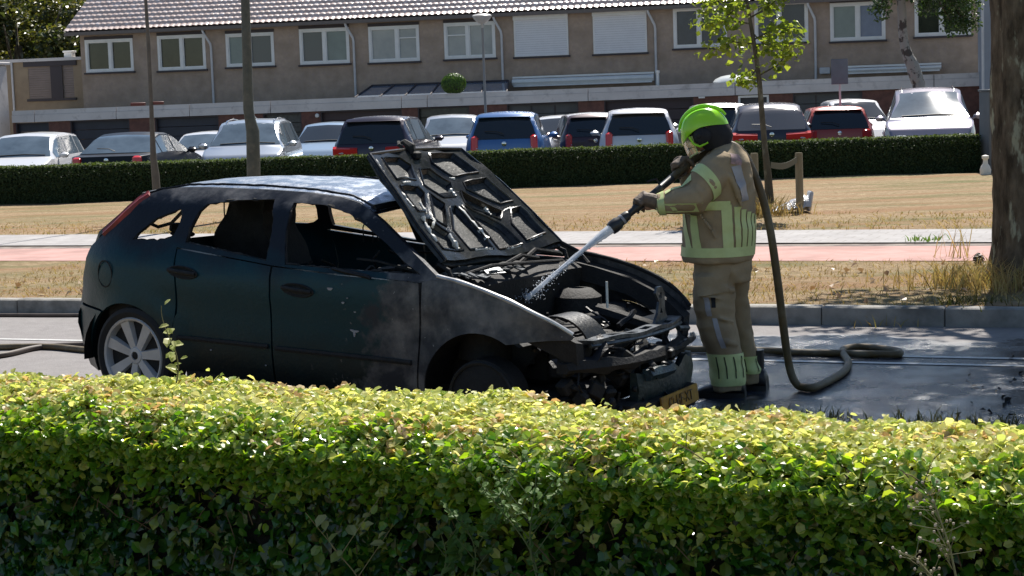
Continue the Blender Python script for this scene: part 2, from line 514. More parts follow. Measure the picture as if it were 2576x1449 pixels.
# lawn up to the far hedge, parking lot beyond
lw = MB(); Vv = []; Ff = []
A0, A1 = rp(-45, 22.93, .158), rp(60, 22.93, .158)
na, nb = 150, 40
for i in range(na + 1):
    a = A0.lerp(A1, i / na)
    far = Vector((-52 + 104 * i / na, 38.5 if True else 0, .26))
    for j in range(nb + 1):
        p = a.lerp(far, j / nb); 
        if 0 < j: p.z += .03 * mnoise.noise(p * .9)
        Vv.append(p)
for i in range(na):
    for j in range(nb):
        a = i * (nb + 1) + j; Ff.append((a, a + 1, a + nb + 2, a + nb + 1))
lw.add(Vv, Ff); tag(lw.build('lawn', M_STRAW, smooth='all'), kind='structure')
pk = MB(); pk.add([(-60, 37.6, .29), (60, 37.6, .29), (60, 90, .30), (-60, 90, .30)], [(0, 1, 2, 3)])
tag(pk.build('parking_lot', mat('parking asphalt', (.10, .10, .105), (.16, .155, .15), rough=.8, scale=3), smooth=False), kind='structure')

# loose grass: blades on the verges, tufts at the road edge
def scatter_strip(n0, n1, t0, t1, k, z):
    t = t0 + (t1 - t0) * rng.random(k); n_ = n0 + (n1 - n0) * rng.random(k)
    return np.c_[RD.x * t + RN.x * n_, RD.y * t + RN.y * n_, np.full(k, z)]
M_BLADE = leafmat('straw blades', [(.22, .16, .07), (.42, .31, .15), (.55, .42, .22), (.30, .28, .10)], rough=.7, trans=.3, tcol=(1.2, 1.1, .6), spec=.1)
M_BLADE_G = leafmat('green blades', [(.03, .035, .015), (.06, .07, .025), (.12, .10, .05), (.05, .06, .02)], rough=.6, trans=.3, spec=.2)
o = blades('verge_grass', scatter_strip(14.8, 18.7, -13, 9, 16000, .135), .05, M_BLADE, wid=.005, lean=1.2); tag(o, 'dry straw coloured grass blades on the verge behind the kerb', 'grass', kind='stuff')
o = blades('lawn_grass', np.r_[scatter_strip(22.95, 26, -20, 12, 9000, .16)], .06, M_BLADE, wid=.007, lean=1.2); tag(o, 'short dry grass on the lawn beyond the pavement', 'grass', kind='stuff')
P = scatter_strip(9.6, 10.30, -6, 6, 1100, .012)
o = blades('roadside_grass', P, .075, M_BLADE_G, wid=.004, lean=.6, per=5); tag(o, 'dark ragged grass along the near road edge above the hedge', 'grass', kind='stuff')

def tuft(name, label, c, k, h, m, spread=.12, wid=.005, lean=.8):
    P = np.array(c)[None] + np.c_[rng.normal(size=(k, 2)) * spread, np.zeros(k)]
    o = blades(name, P, h, m, wid=wid, lean=lean); tag(o, label, 'weed'); return o
g = G(2225, 816); tuft('grass_tuft', 'pale dry tuft of grass growing in the gutter at the far kerb', (g.x, g.y, .0), 90, .10, M_BLADE, .13)
g = G(2330, 606, .16); tuft('grass_tuft', 'small bright green weed at the edge of the grey pavement', (g.x, g.y, .16), 50, .08, leafmat('fresh weed', [(.07, .14, .03), (.13, .20, .05)], trans=.4), .12, wid=.01)
g = G(2410, 645, .16); tuft('grass_tuft', 'tall brown weed stalks by the red path left of the thick trunk', (g.x, g.y, .15), 22, .42, M_BLADE, .10, lean=.7)
g = G(2500, 720, .14); tuft('grass_tuft', 'dense straw tuft round the foot of the thick tree trunk', (g.x, g.y, .14), 700, .22, M_BLADE, .34, wid=.006)
g = G(2440, 762, .14); tuft('grass_tuft', 'dark green tuft on top of the kerb at the right', (g.x, g.y, .135), 160, .08, M_BLADE_G, .16)
g = G(1850, 832); tuft('grass_tuft', 'small dark weed growing against the kerb face behind the firefighter', G(1857, 793, .02), 40, .10, M_BLADE_G, .03)
g = G(248, 640, .15)
cone = MB()
c0 = G(2462, 668, .14)
for k in range(26):
    a = k * 2.4; zz = k / 26
    cone.box(c0 + Vector((cos(a) * .045 * sin(pi * (zz * .85 + .1)), sin(a) * .045 * sin(pi * (zz * .85 + .1)), .02 + zz * .1)), (.035, .03, .012), Matrix.Rotation(a, 3, 'Z') @ Matrix.Rotation(.5, 3, 'Y'))
tag(cone.build('pine_cone', mat('dark seed', (.06, .04, .035), (.12, .08, .06), scale=30), smooth=False), 'dark brown cone lying on the verge near the thick trunk', 'cone')

# fallen leaves and litter on the verge, charred flakes on the wet road
def flakes(name, P, sz, m, label, cat, hgt=.01):
    k = len(P); N = rng.normal(size=(k, 3)) * .5 + np.array([0, 0, 1.])
    P = P.copy(); P[:, 2] += hgt
    o = leaf_cloud(name, P, N, np.full(k, sz), m, simple=True); tag(o, label, cat, kind='stuff'); return o
flakes('fallen_leaves', scatter_strip(14.9, 18.6, -12, 8, 420, .15), .07, leafmat('dead leaves', [(.5, .38, .26), (.35, .20, .10), (.62, .50, .38)], trans=.2, tcol=(1, 1, .8)), 'scattered pale fallen leaves on the dry verge', 'leaves', .02)
flakes('charred_debris', scatter_strip(10.4, 13.2, -1.5, 6, 420, .004), .045, mat('char', (.012, .011, .011), rough=.6), 'small charred flakes scattered on the wet road', 'debris', .006)
# ------------------------------------------------------------------ the burnt hatchback
CYAW, CPIT = 0.5592384, 0.0408427
car = thing('burnt_car', 'burnt out dark teal hatchback with its blackened bonnet folded open on the wet road', 'car')
CM = Matrix.Translation((-1.97345, 12.08537, .0493)) @ Matrix.Rotation(-CYAW, 4, 'Z') @ Matrix.Rotation(CPIT, 4, 'Y')
car.matrix_world = CM

def burnt_paint(name, ash=0.0, base=(.002, .036, .050)):
    """teal paint, sooted and burnt to bare grey metal; ash shifts the amount"""
    m = bpy.data.materials.new(name); m.use_nodes = True
    n = m.node_tree.nodes; l = m.node_tree.links; p = n['Principled BSDF']
    tc = n.new('ShaderNodeTexCoord'); v = tc.outputs['Object']
    sep = n.new('ShaderNodeSeparateXYZ'); l.new(v, sep.inputs[0])
    def nz(sc, d=7, r=.6):
        t = n.new('ShaderNodeTexNoise'); t.inputs['Scale'].default_value = sc; t.inputs['Detail'].default_value = d
        t.inputs['Roughness'].default_value = r; l.new(v, t.inputs['Vector']); return t.outputs['Fac']
    def mth(op, a, b):
        q = n.new('ShaderNodeMath'); q.operation = op
        for i, x in enumerate((a, b)):
            if isinstance(x, (int, float)): q.inputs[i].default_value = x
            else: l.new(x, q.inputs[i])
        return q.outputs[0]
    def mr(f, a, b, c=0., d=1.):
        q = n.new('ShaderNodeMapRange'); q.inputs[1].default_value = a; q.inputs[2].default_value = b
        q.inputs[3].default_value = c; q.inputs[4].default_value = d; l.new(f, q.inputs[0]); return q.outputs[0]
    def mix(f, a, b):
        q = n.new('ShaderNodeMix'); q.data_type = 'RGBA'; l.new(f, q.inputs[0])
        for s_, x in ((6, a), (7, b)):
            if isinstance(x, tuple): q.inputs[s_].default_value = (*x, 1)
            else: l.new(x, q.inputs[s_])
        return q.outputs[2]
    X, Z = sep.outputs[0], sep.outputs[2]
    nb = nz(2.2)
    # bare burnt metal: the front wing and the front of the front door, and round the roof rails
    fb = mr(mth('ADD', mth('SUBTRACT', X, mth('MULTIPLY', Z, .35)), mth('MULTIPLY', nb, 1.3)), 2.22, 2.29)
    ft = mr(mth('ADD', Z, mth('MULTIPLY', mth('SUBTRACT', nz(7), .5), .30)), 1.30, 1.38)
    sootband = mr(mth('ADD', Z, mth('MULTIPLY', mth('SUBTRACT', nz(3.2), .5), .5)), .92, 1.10)
    lowb = mr(mth('ADD', Z, mth('MULTIPLY', mth('SUBTRACT', nz(4.5), .5), .3)), .62, .30)
    c = mix(lowb, base, (.004, .012, .016))
    c = mix(sootband, c, (.009, .011, .017))
    grey = mix(mr(nz(9), .35, .7), (.075, .080, .088), (.22, .205, .20))
    grey2 = mix(mr(nz(4), .4, .6), grey, (.028, .032, .042))
    burn = mth('MINIMUM', mth('ADD', mth('ADD', fb, ft), ash), 1.0)
    c = mix(burn, c, grey2)
    spots = mr(nz(26, 3, .5), .69, .72)
    c = mix(mth('MULTIPLY', spots, mr(X, 1.3, 2.1)), c, (.22, .21, .21))
    l.new(c, p.inputs['Base Color'])
    l.new(mr(burn, 0, 1, .34, .50), p.inputs['Roughness']); p.inputs['Specular IOR Level'].default_value = .32
    p.inputs['Coat Weight'].default_value = .0
    p.inputs['Metallic'].default_value = .15
    b = n.new('ShaderNodeBump'); b.inputs['Distance'].default_value = .003; b.inputs['Strength'].default_value = .7
    l.new(nz(34), b.inputs['Height']); l.new(b.outputs[0], p.inputs['Normal'])
    return m
M_BP = burnt_paint('sooted teal paint')
M_ROOF = mat('burnt roof metal', (.30, .34, .41), (.20, .225, .27), rough=.24, rough2=.5, metal=.75, scale=9, bump=.004, bscale=30, lo=.45, hi=.62)  # bluish base colour carries the sky's sheen on the roof
M_SOOT = mat('soot', (.006, .006, .007), (.016, .015, .015), rough=.75, scale=18, bump=.006, bscale=50)
M_CHAR = mat('charred metal', (.010, .010, .012), (.042, .042, .043), rough=.42, metal=.4, scale=14, bump=.006, bscale=40, lo=.5, hi=.75)
M_HOODF = mat('bonnet floor', (.022, .024, .024), (.12, .12, .115), rough=.5, metal=.2, scale=60, bump=.004, bscale=90, lo=.5, hi=.72)
M_HOOD = mat('burnt bonnet', (.012, .013, .015), (.045, .045, .046), rough=.24, metal=.35, scale=22, bump=.0015, bscale=45, lo=.45, hi=.75)
M_BRIGHT = mat('bright white', (.92, .91, .85), (.75, .74, .68), rough=.35, scale=30, bump=.001, spec=.9)  # white of the rib strips imitates glints; the rod shares it
M_TLR = mat('tail red', (.34, .022, .016), (.12, .014, .014), rough=.4, scale=9)
M_RIM = mat('rim silver', (.62, .62, .64), (.50, .50, .51), rough=.5, metal=.25, scale=8)
M_TYRE = mat('tyre', (.018, .018, .019), rough=.85, bump=.002, bscale=60)
M_MELT = mat('melted teal plastic', (.006, .016, .018), (.014, .030, .034), rough=.4, scale=12, bump=.008, bscale=25)

def yside(x, z):
    w_ = .845
    if x < -.1: w_ -= .24 * ((-.1 - x) / .65) ** 2
    if x > 2.75: w_ -= .26 * ((x - 2.75) / .6) ** 2
    if z < .5: w_ -= .05 * ((.5 - z) / .3) ** 2
    if z > .93: w_ -= (z - .93) * .52 + max(0, z - 1.3) * .5
    for xc in (0.0, 2.615):
        d = sqrt((x - xc) ** 2 + (z - .30) ** 2)
        if d < .52: w_ += .022 * max(0, 1 - abs(d - .38) / .13)
    # shoulder crease
    w_ += .010 * math.exp(-((z - .80) / .05) ** 2)
    return w_ + .006 * mnoise.noise(Vector((x * 3, z * 3, 0))) + .0025 * mnoise.noise(Vector((x * 9, z * 9, 4)))
def side_panel(name, outer, holes, sgn, m, thick=.022, step=.07, off=0.0, parent=car):
    fn = lambda x, z: Vector((x, sgn * (yside(x, z) + off), z))
    V, F = panel(outer, holes, step, fn, thick, lambda x, z: Vector((0, -sgn, 0)))
    mb = MB(); mb.add(V, F); return mb.build(name, m, parent)
def arc(xc, zc, r, a0, a1, k=12):
    return [(xc + r * cos(radians(a0 + (a1 - a0) * i / k)), zc + r * sin(radians(a0 + (a1 - a0) * i / k))) for i in range(k + 1)]

frame_outer = arc(-.085, .29, .375, 125, 12, 14) + [(.30, .45), (.335, .62), (.345, .80), (.305, 1.040), (.70, 1.008), (1.10, .975), (1.6, .955), (2.18, .945),
    (2.33, .965), (2.165, 1.063), (1.989, 1.164), (1.808, 1.268), (1.70, 1.320), (1.589, 1.360), (1.437, 1.385), (1.184, 1.402), (.783, 1.408), (.348, 1.405), (.15, 1.398), (-.0, 1.378), (-.08, 1.350),
    (-.19, 1.262), (-.312, 1.147), (-.40, 1.075), (-.50, 1.0), (-.53, .92), (-.60, .73), (-.66, .62), (-.33, .605)]
h_front = [(1.195, .985), (1.7, .982), (2.19, .985), (2.05, 1.05), (1.899, 1.137), (1.721, 1.228), (1.561, 1.296), (1.349, 1.338), (1.105, 1.342), (1.13, 1.16)]
h_rear = [(.363, 1.071), (.685, 1.038), (1.045, .998), (1.03, 1.12), (1.005, 1.24), (.945, 1.355), (.665, 1.340), (.44, 1.308), (.391, 1.255), (.366, 1.155)]
h_quart = [(-.083, 1.066), (.142, 1.072), (.203, 1.084), (.25, 1.109), (.268, 1.18), (.265, 1.245), (.237, 1.270), (.063, 1.207), (-.059, 1.104)]
rdoor = arc(-.085, .29, .39, 6, 30, 4) + [(.35, .63), (.357, .80), (.315, 1.030), (.7, 1.0), (1.092, .968), (1.10, .6), (1.10, .25), (.31, .27)]
fdoor = [(1.115, .25), (1.112, .6), (1.107, .967), (1.6, .947), (2.185, .938), (2.20, .80), (2.185, .5), (2.17, .27)]
fender = [(2.185, .27)] + arc(2.605, .31, .375, 186, 60, 16) + [(2.83, .640), (2.92, .655), (3.02, .667), (3.135, .672), (3.15, .690), (3.06, .752), (2.94, .812), (2.80, .868), (2.60, .925), (2.45, .955), (2.30, .975), (2.21, .945), (2.215, .8), (2.20, .5)]
bumper = arc(-.085, .29, .375, 197, 126, 8) + [(-.63, .605), (-.675, .565), (-.695, .50), (-.66, .36), (-.58, .20), (-.45, .18)]
for sgn in (-1, 1):
    side_panel('side_frame', frame_outer, [h_front, h_rear, h_quart], sgn, M_BP, .035, .06)
    side_panel('rear_door', rdoor, [], sgn, M_BP, .04, off=-.002)
    side_panel('front_door', fdoor, [], sgn, M_BP, .04, off=-.002)
    side_panel('front_wing', fender, [], sgn, M_BP, .012, .06)
    side_panel('rear_bumper_side', bumper, [], sgn, M_BP, .03, off=.012)
    mb = MB(); mb.loft([[Vector((x, sgn * (yside(x, .25) - a), z)) for (a, z) in ((-.0, .27), (.01, .19), (.10, .17), (.12, .27))] for x in np.linspace(.40, 2.22, 10)])
    mb.build('sill', M_SOOT, car)
# doors of the near side get their parts
ym = lambda x, z, o=0: -(yside(x, z) + o)
doors = [o for o in car.children if o.name.startswith('front_door') or o.name.startswith('rear_door')]
def grab(xc, zc, parent):
    mb = MB(); rings = []
    for (s, d) in ((1.0, .003), (.92, .010), (.7, .006), (.35, -.002)):
        rings.append([Vector((xc + .125 * s * cos(a), ym(xc, zc, d), zc + .042 * s * sin(a) - .06 * .125 * s * cos(a))) for a in np.linspace(0, 2 * pi, 20, endpoint=False)])
    mb.loft(rings)
    mb.tube([(xc - .11, ym(xc, zc, .012), zc + .012), (xc, ym(xc, zc, .034), zc + .006), (xc + .11, ym(xc, zc, .012), zc - .004)], .013, 8)
    mb.build('handle', M_SOOT, parent)
rd = [o for o in doors if o.name == 'rear_door'][0]; fd = [o for o in doors if o.name == 'front_door'][0]
grab(.405, .892, rd); grab(1.317, .841, fd)
# rub strip along the doors, melted belt trim, burn marks
mb = MB(); mb.tube([(x, ym(x, .475, .004), .475) for x in np.linspace(1.14, 2.14, 10)], .016, 6, flat=.6); mb.build('rub_strip', M_SOOT, fd)
mb = MB(); mb.tube([(x, ym(x, .48, .004), .48) for x in np.linspace(.36, 1.08, 8)], .016, 6, flat=.6); mb.build('rub_strip', M_SOOT, rd)
mb = MB()
mb.tube([(1.56, ym(1.56, .985, .004), .985), (1.68, ym(1.68, .97, .02), .972), (1.84, ym(1.84, .96, .028), .955), (1.86, ym(1.86, .95, .02), .945)], [.010, .013, .014, .008], 7)
mb.build('melted_trim', M_CHAR, fd)
mb = MB()
for (x, z, a, b) in ((1.737, .625, .026, .009), (1.732, .607, .007, .020), (1.712, .63, .011, .007), (1.56, .865, .018, .011), (1.66, .79, .009, .008), (1.69, .82, .005, .004), (1.74, .74, .007, .005), (.62, .42, .006, .006), (1.05, .36, .005, .005)):
    ring = [Vector((x + a * cos(t) * (1 + .3 * sin(3 * t)), ym(x, z, .003), z + b * sin(t) * (1 + .3 * cos(2 * t)))) for t in np.linspace(0, 2 * pi, 12, endpoint=False)]
    mb.loft([ring, [q + Vector((0, .006, 0)) for q in ring]])
mb.build('ash_fleck', mat('grey fleck', (.30, .30, .33), rough=.6), fd)
# charred rubber and glass stubs left round the window openings
mb = MB()
for hole in (h_front, h_rear, h_quart):
    lp = resample(hole, .03); lp.append(lp[0])
    P_ = [Vector((x, -(yside(x, z) - .012), z)) + Vector((.008 * mnoise.noise(Vector((x * 30, z * 30, 1))), 0, .010 * mnoise.noise(Vector((x * 30, z * 30, 8))))) for x, z in lp]
    mb.tube(P_, [.004 + .012 * max(0, mnoise.noise(p_ * 17) + .25) for p_ in P_], 6, caps=False)
    mb.build('window_rubber', M_SOOT, car); mb = MB()
# fuel flap
mb = MB()
mb.tube([(-.276 + .075 * cos(a), ym(-.276 + .075 * cos(a), .84, .001), .84 + .085 * sin(a)) for a in np.linspace(0, 2 * pi, 25)], .0045, 5, caps=False)
mb.build('fuel_flap', M_SOOT, car)
# tall tail lights up the rear pillars
for sgn in (-1, 1):
    prof = [(-.385, 1.085), (-.30, 1.155), (-.20, 1.250), (-.13, 1.315), (-.085, 1.350)]
    wd = [.06, .115, .115, .085, .035]
    mb = MB(); rings = []
    for (x, z), q in zip(prof, wd):
        y0_ = yside(x, z)
        rings.append([Vector((x + .70 * q, sgn * (y0_ + .012 - q * .1), z - .72 * q)), Vector((x, sgn * (y0_ + .018), z)), Vector((x - .015, sgn * (y0_ - .01), z + .012)),
                      Vector((x - .03, sgn * (y0_ - .015), z + .018)), Vector((x - .01, sgn * (y0_ - .015), z + .008)), Vector((x + .70 * q, sgn * (y0_ + .004), z - .72 * q))])
    mb.loft(rings); mb.build('tail_light', M_TLR, car)
# roof skin
rz_ = lambda x: float(np.interp(x, [-.22, -.02, .2, .45, .8, 1.2, 1.5, 1.70, 1.84], [1.30, 1.362, 1.398, 1.408, 1.412, 1.403, 1.380, 1.325, 1.27]))
V = []; F = []; xs = np.linspace(-.10, 1.72, 34); ny = 17
for i, x in enumerate(xs):
    hw = yside(x, rz_(x)) + .0
    for j in range(ny):
        k = -1 + 2 * j / (ny - 1)
        xx = x + (.10 * (1 - k * k) if x > 1.4 else 0) * (x - 1.4) / .3 - (.10 * (1 - k * k) if x < .3 else 0) * (.3 - x) / .4
        z = rz_(x) - .006 + .045 * (1 - abs(k) ** 2.5) + .006 * mnoise.noise(Vector((x * 4, k * 3, 1))) + .004 * mnoise.noise(Vector((x * 11, k * 9, 4)))
        V.append(Vector((xx, hw * k * .985, z)))
for i in range(len(xs) - 1):
    for j in range(ny - 1):
        a = i * ny + j; F.append((a, a + 1, a + ny + 1, a + ny))
nV = len(V); F2 = [tuple(i + nV for i in reversed(f)) for f in F]
mb = MB(); mb.add(V + [v - Vector((0, 0, .02)) for v in V], F + F2); mb.build('roof', M_ROOF, car)
# scorched edge moulding of the roof, ragged
for sgn in (-1, 1):
    mb = MB(); P_ = []
    for x in np.linspace(-.1, 1.70, 50):
        P_.append(Vector((x, sgn * (yside(x, rz_(x)) - .03), rz_(x) + .018 + .004 * mnoise.noise(Vector((x * 25, 2, sgn))))))
    mb.tube(P_, [.007 + .004 * abs(mnoise.noise(p_ * 14)) for p_ in P_], 6); mb.build('roof_moulding', M_CHAR, car)
# windscreen header, tailgate frame, rear bumper, rear floor, bulkhead
mb = MB()
mb.tube([(1.70 + .10 * (1 - k * k), k * .60, 1.33 + .04 * (1 - k * k)) for k in np.linspace(-1, 1, 12)], .028, 6)
mb.build('windscreen_header', M_CHAR, car)
mb = MB()
mb.tube([(-.13 - .07 * (1 - k * k), k * .60, 1.325 + .02 * (1 - k * k)) for k in np.linspace(-1, 1, 12)], .035, 6)
for s in (-1, 1): mb.tube([(-.12, s * .60, 1.31), (-.28, s * .63, 1.20), (-.45, s * .66, 1.07), (-.52, s * .62, 1.0)], .035, 6)
V = []; F = []; zs = np.linspace(.20, .97, 12)
for z in zs:
    xb = float(np.interp(z, [.2, .36, .5, .6, .72, .86, 1.0, 1.06], [-.55, -.62, -.665, -.635, -.61, -.55, -.49, -.44]))
    for k in np.linspace(-1, 1, 15):
        V.append(Vector((xb - .05 * (1 - k * k), k * (yside(-.6, z) - .03 + (.03 if z < .6 else 0)), z)))
for i in range(11):
    for j in range(14): a = i * 15 + j; F.append((a, a + 1, a + 16, a + 15))
mb.add(V, F); mb.build('tailgate', M_BP, car)
mb = MB()
for k in range(7):      # charred crumbs of melted trim down the edge of the tailgate
    z = .62 + k * .055
    mb.box((float(np.interp(z, [.6, .86, 1.0], [-.665, -.57, -.51])), -.60, z), (.035, .05, .04), Matrix.Rotation(k * .7, 3, 'Y'), bev=.01)
mb.build('melted_trim', M_SOOT, car)
# interior -------------------------------------------------------
mb = MB()
mb.box((.95, 0, .27), (2.7, 1.45, .05)); mb.box((2.18, 0, .62), (.05, 1.42, .62)); mb.box((-.45, 0, .55), (.3, 1.25, .5), bev=.05)
for s in (-1, 1): mb.box((0, s * .60, .48), (.85, .24, .42), bev=.10); mb.box((.9, s * .76, .5), (2.4, .03, .45))
mb.build('floor_pan', M_SOOT, car)
mb = MB()     # dashboard, sagged
rings = []
for y in np.linspace(-.68, .68, 12):
    d = .03 * mnoise.noise(Vector((y * 3, 0, 0)))
    rings.append([Vector((1.72, y, .62)), Vector((1.70, y, .80 + d)), Vector((1.80, y, .90 + d)), Vector((2.0, y, .925 + d)), Vector((2.16, y, .90)), Vector((2.16, y, .60))])
mb.loft(rings); mb.build('dashboard', M_SOOT, car)
def seat(x, y, w_, back=.62, lean=.34):
    mb = MB()
    mb.box((x + .22, y, .50), (.50, w_, .16), Matrix.Rotation(-.1, 3, 'Y'), bev=.05)
    rings = []
    for q in np.linspace(0, 1, 10):
        ww = w_ * .5 * (1 - .25 * q ** 3); th = .075 * (1 - .35 * q)
        cx = x - lean * q * back + .03 * mnoise.noise(Vector((q * 4, x, y))); cz = .50 + q * back
        rings.append([Vector((cx + th * cos(a) * 1.0, y + ww * max(-1, min(1, 1.15 * sin(a))), cz)) for a in np.linspace(0, 2 * pi, 16, endpoint=False)])
    mb.loft(rings)
    for s in (-1, 1): mb.tube([(x - lean * back, y + s * .16, .45 + back), (x - lean * back - .06, y + s * .15, .56 + back), (x - lean * back - .08, y + s * .05, .60 + back)], .009, 5)
    mb.build('seat', M_SOOT, car)
seat(1.28, -.36, .50, .36); seat(1.28, .36, .50, .36)
mb = MB()
mb.box((.45, 0, .50), (.5, 1.25, .16), bev=.05)
rings = []
for q in np.linspace(0, 1, 9):
    rings.append([Vector((.22 - .22 * q + .06 * cos(a), .62 * max(-1, min(1, 1.1 * sin(a))), .5 + .38 * q + .03 * mnoise.noise(Vector((q * 3, a, 0))))) for a in np.linspace(0, 2 * pi, 16, endpoint=False)])
mb.loft(rings); mb.build('rear_bench', M_SOOT, car)
mb = MB()      # steering wheel and column (left-hand drive), bent
Rm = Matrix.Rotation(-1.05, 3, 'Y')
cc = Vector((1.62, .36, .90))
mb.tube([cc + Rm @ Vector((.185 * cos(a), .185 * sin(a), 0)) for a in np.linspace(0, 2 * pi, 33)], .012, 7, caps=False)
for a in (.3, 2.3, 4.4): mb.tube([cc, cc + Rm @ Vector((.18 * cos(a), .18 * sin(a), 0))], .010, 5)
mb.lathe([(.05, -.02), (.055, .01), (.02, .02)], cc, Rm, 12)
mb.tube([cc, cc + Vector((.35, 0, -.22))], .022, 6); mb.build('steering_wheel', M_SOOT, car)
hl = [(.255, 1.335), (.17, 1.16), (.10, 1.00), (.16, .88), (.66, .88), (.58, 1.05), (.525, 1.14), (.505, 1.23), (.55, 1.30), (.66, 1.345), (.50, 1.36)]
V, F = panel(hl, [], .05, lambda x, z: Vector((x, -.20 + .05 * mnoise.noise(Vector((x * 6, z * 6, 0))), z)), .34, lambda x, z: Vector((0, 1, 0)))
mb = MB(); mb.add(V, F); mb.build('collapsed_headliner', M_SOOT, car)
mb = MB()      # hanging wires and belt remains in the window openings
def wire(pts, r=.006): mb.tube(pts, r, 5)
wire([(.66, .70, .97), (.655, .70, 1.07), (.69, .69, 1.13), (.75, .69, 1.10), (.79, .70, .98)], .005)
wire([(.74, .70, .97), (.745, .69, 1.12)], .005)
wire([(.02, .0, 1.36), (.0, .02, 1.20), (.03, .0, 1.06)], .005); wire([(.14, .0, 1.36), (.12, .0, 1.26)], .005)
wire([(-.10, -.60, 1.16), (.0, -.62, 1.14), (.12, -.63, 1.17), (.20, -.63, 1.235), (.24, -.62, 1.28)], .012)
wire([(2.15, -.68, .97), (1.8, -.70, 1.03), (1.62, -.66, 1.03)], .008)
wire([(2.08, .60, .93), (1.75, .2, 1.0), (1.60, -.2, 1.03)], .009)
for k in range(26):
    x = random.uniform(.3, 2.1); y = random.uniform(-.6, .6); z = random.uniform(.85, 1.0) - (0 if x > 1.5 else .15)
    mb.box((x, y, z), (random.uniform(.03, .14), random.uniform(.02, .1), random.uniform(.02, .10)), Matrix.Rotation(random.random() * 3, 3, 'Z') @ Matrix.Rotation(random.random(), 3, 'X'), bev=.01)
mb.build('charred_trim', M_SOOT, car)
mb = MB()
mb.lathe([(.045, 0), (.05, .01), (.045, .05), (.02, .055)], (.0, -.45, 1.10), None, 12); mb.box((.05, -.45, 1.085), (.18, .05, .03), bev=.01)
mb.build('melted_lump', M_SOOT, car)

def catmull_(P_, k=8):
    Q = [P_[0] * 2 - P_[1]] + P_ + [P_[-1] * 2 - P_[-2]]; out = []
    for i in range(1, len(Q) - 2):
        for q in range(k):
            t_ = q / k; a, b_, c_, d_ = Q[i - 1], Q[i], Q[i + 1], Q[i + 2]
            out.append(.5 * ((2 * b_) + (c_ - a) * t_ + (2 * a - 5 * b_ + 4 * c_ - d_) * t_ ** 2 + (3 * b_ - a - 3 * c_ + d_) * t_ ** 3))
    out.append(P_[-1]); return out
# wheels ------------------------------------------------------------
def wheel(x, y, z, rt, face, rim_m, tyre_m, spokes=7, flat=False, rs=1.0):
    hub = MB(); R = Matrix.Rotation(pi / 2 * face, 3, 'X')      # z axis -> outwards
    c = Vector((x, y, z))
    root = bpy.data.objects.new('wheel', None); link(root, car)
    t = MB()
    if not flat:
        t.lathe([(.21, -.09), (rt - .03, -.10), (rt - .004, -.085), (rt, -.05), (rt, .05), (rt - .004, .085), (rt - .03, .10), (.235 * rs, .095), (.216 * rs, .080), (.208 * rs, .04)], c, R, 40)
    else:
        t.lathe([(.20, -.08), (.235, -.07), (.23, .07), (.21, .08)], c, R, 30)
    t.build('tyre', tyre_m, root)
    r = MB()
    r.lathe([(a_ * rs, b_) for a_, b_ in ((.200, -.08), (.203, .05), (.222, .085), (.216, .094), (.204, .088), (.196, .055), (.19, -.08))], c, R, 40)
    for k in range(spokes):
        a = 2 * pi * k / spokes + .12
        e, q = Vector((cos(a), sin(a), 0)), Vector((-sin(a), cos(a), 0))
        w0, w1 = .029, .045
        P0 = e * .045; P1 = e * .200 * rs
        top0, top1 = .062, .078
        ring0 = [P0 - q * w0 + Vector((0, 0, top0 - .03)), P0 + q * w0 + Vector((0, 0, top0 - .03)), P0 + q * w0 * .75 + Vector((0, 0, top0)), P0 - q * w0 * .75 + Vector((0, 0, top0))]
        ring1 = [P1 - q * w1 + Vector((0, 0, top1 - .035)), P1 + q * w1 + Vector((0, 0, top1 - .035)), P1 + q * w1 * .8 + Vector((0, 0, top1)), P1 - q * w1 * .8 + Vector((0, 0, top1))]
        r.loft([[R @ v + c for v in ring0], [R @ v + c for v in ring1]])
    r.lathe([(.06, .02), (.062, .055), (.05, .068), (.028, .070), (.026, .060), (.004, .060)], c, R, 20)
    r.build('rim', rim_m, root)
    h = MB(); h.lathe([(.022, .055), (.024, .066), (.0, .068)], c, R, 12)
    h.lathe([(.17, -.03), (.17, -.01), (.06, 0), (.05, .02)], c, R, 24)
    h.build('hub', M_SOOT, root)
wheel(-.02, -.775, .328, .315, 1, M_RIM, M_TYRE, rs=1.13)
wheel(-.02, .775, .328, .315, -1, M_RIM, M_TYRE, rs=1.13)
M_RIMB = mat('burnt rim', (.012, .012, .012), (.03, .03, .028), rough=.7, scale=12)
wheel(2.615, -.76, .30, .29, 1, M_RIMB, M_SOOT, flat=True)
wheel(2.615, .76, .30, .29, -1, M_RIMB, M_SOOT, flat=True)
for (xc, s) in ((-.085, -1), (-.085, 1), (2.61, -1), (2.61, 1)):
    mb = MB(); rings = [[Vector((xc + .41 * cos(a), s * y, .30 + .39 * sin(a))) for a in np.linspace(-.1 if xc < 1 else .95, pi + .1, 16)] for y in (.82, .52)]
    rings.append([Vector((xc + .02 * cos(a), s * .515, .32 + .02 * sin(a))) for a in np.linspace(-.1 if xc < 1 else .95, pi + .1, 16)])
    mb.loft(rings, caps=False, closed=False); mb.build('wheel_arch_liner', M_SOOT, car)
M_FLG = mat('wing edge glint', (.70, .69, .68), (.34, .34, .35), rough=.34, metal=.45, scale=9, lo=.45, hi=.7)  # near wing's highlight put into a pale tone; far edge uses soot
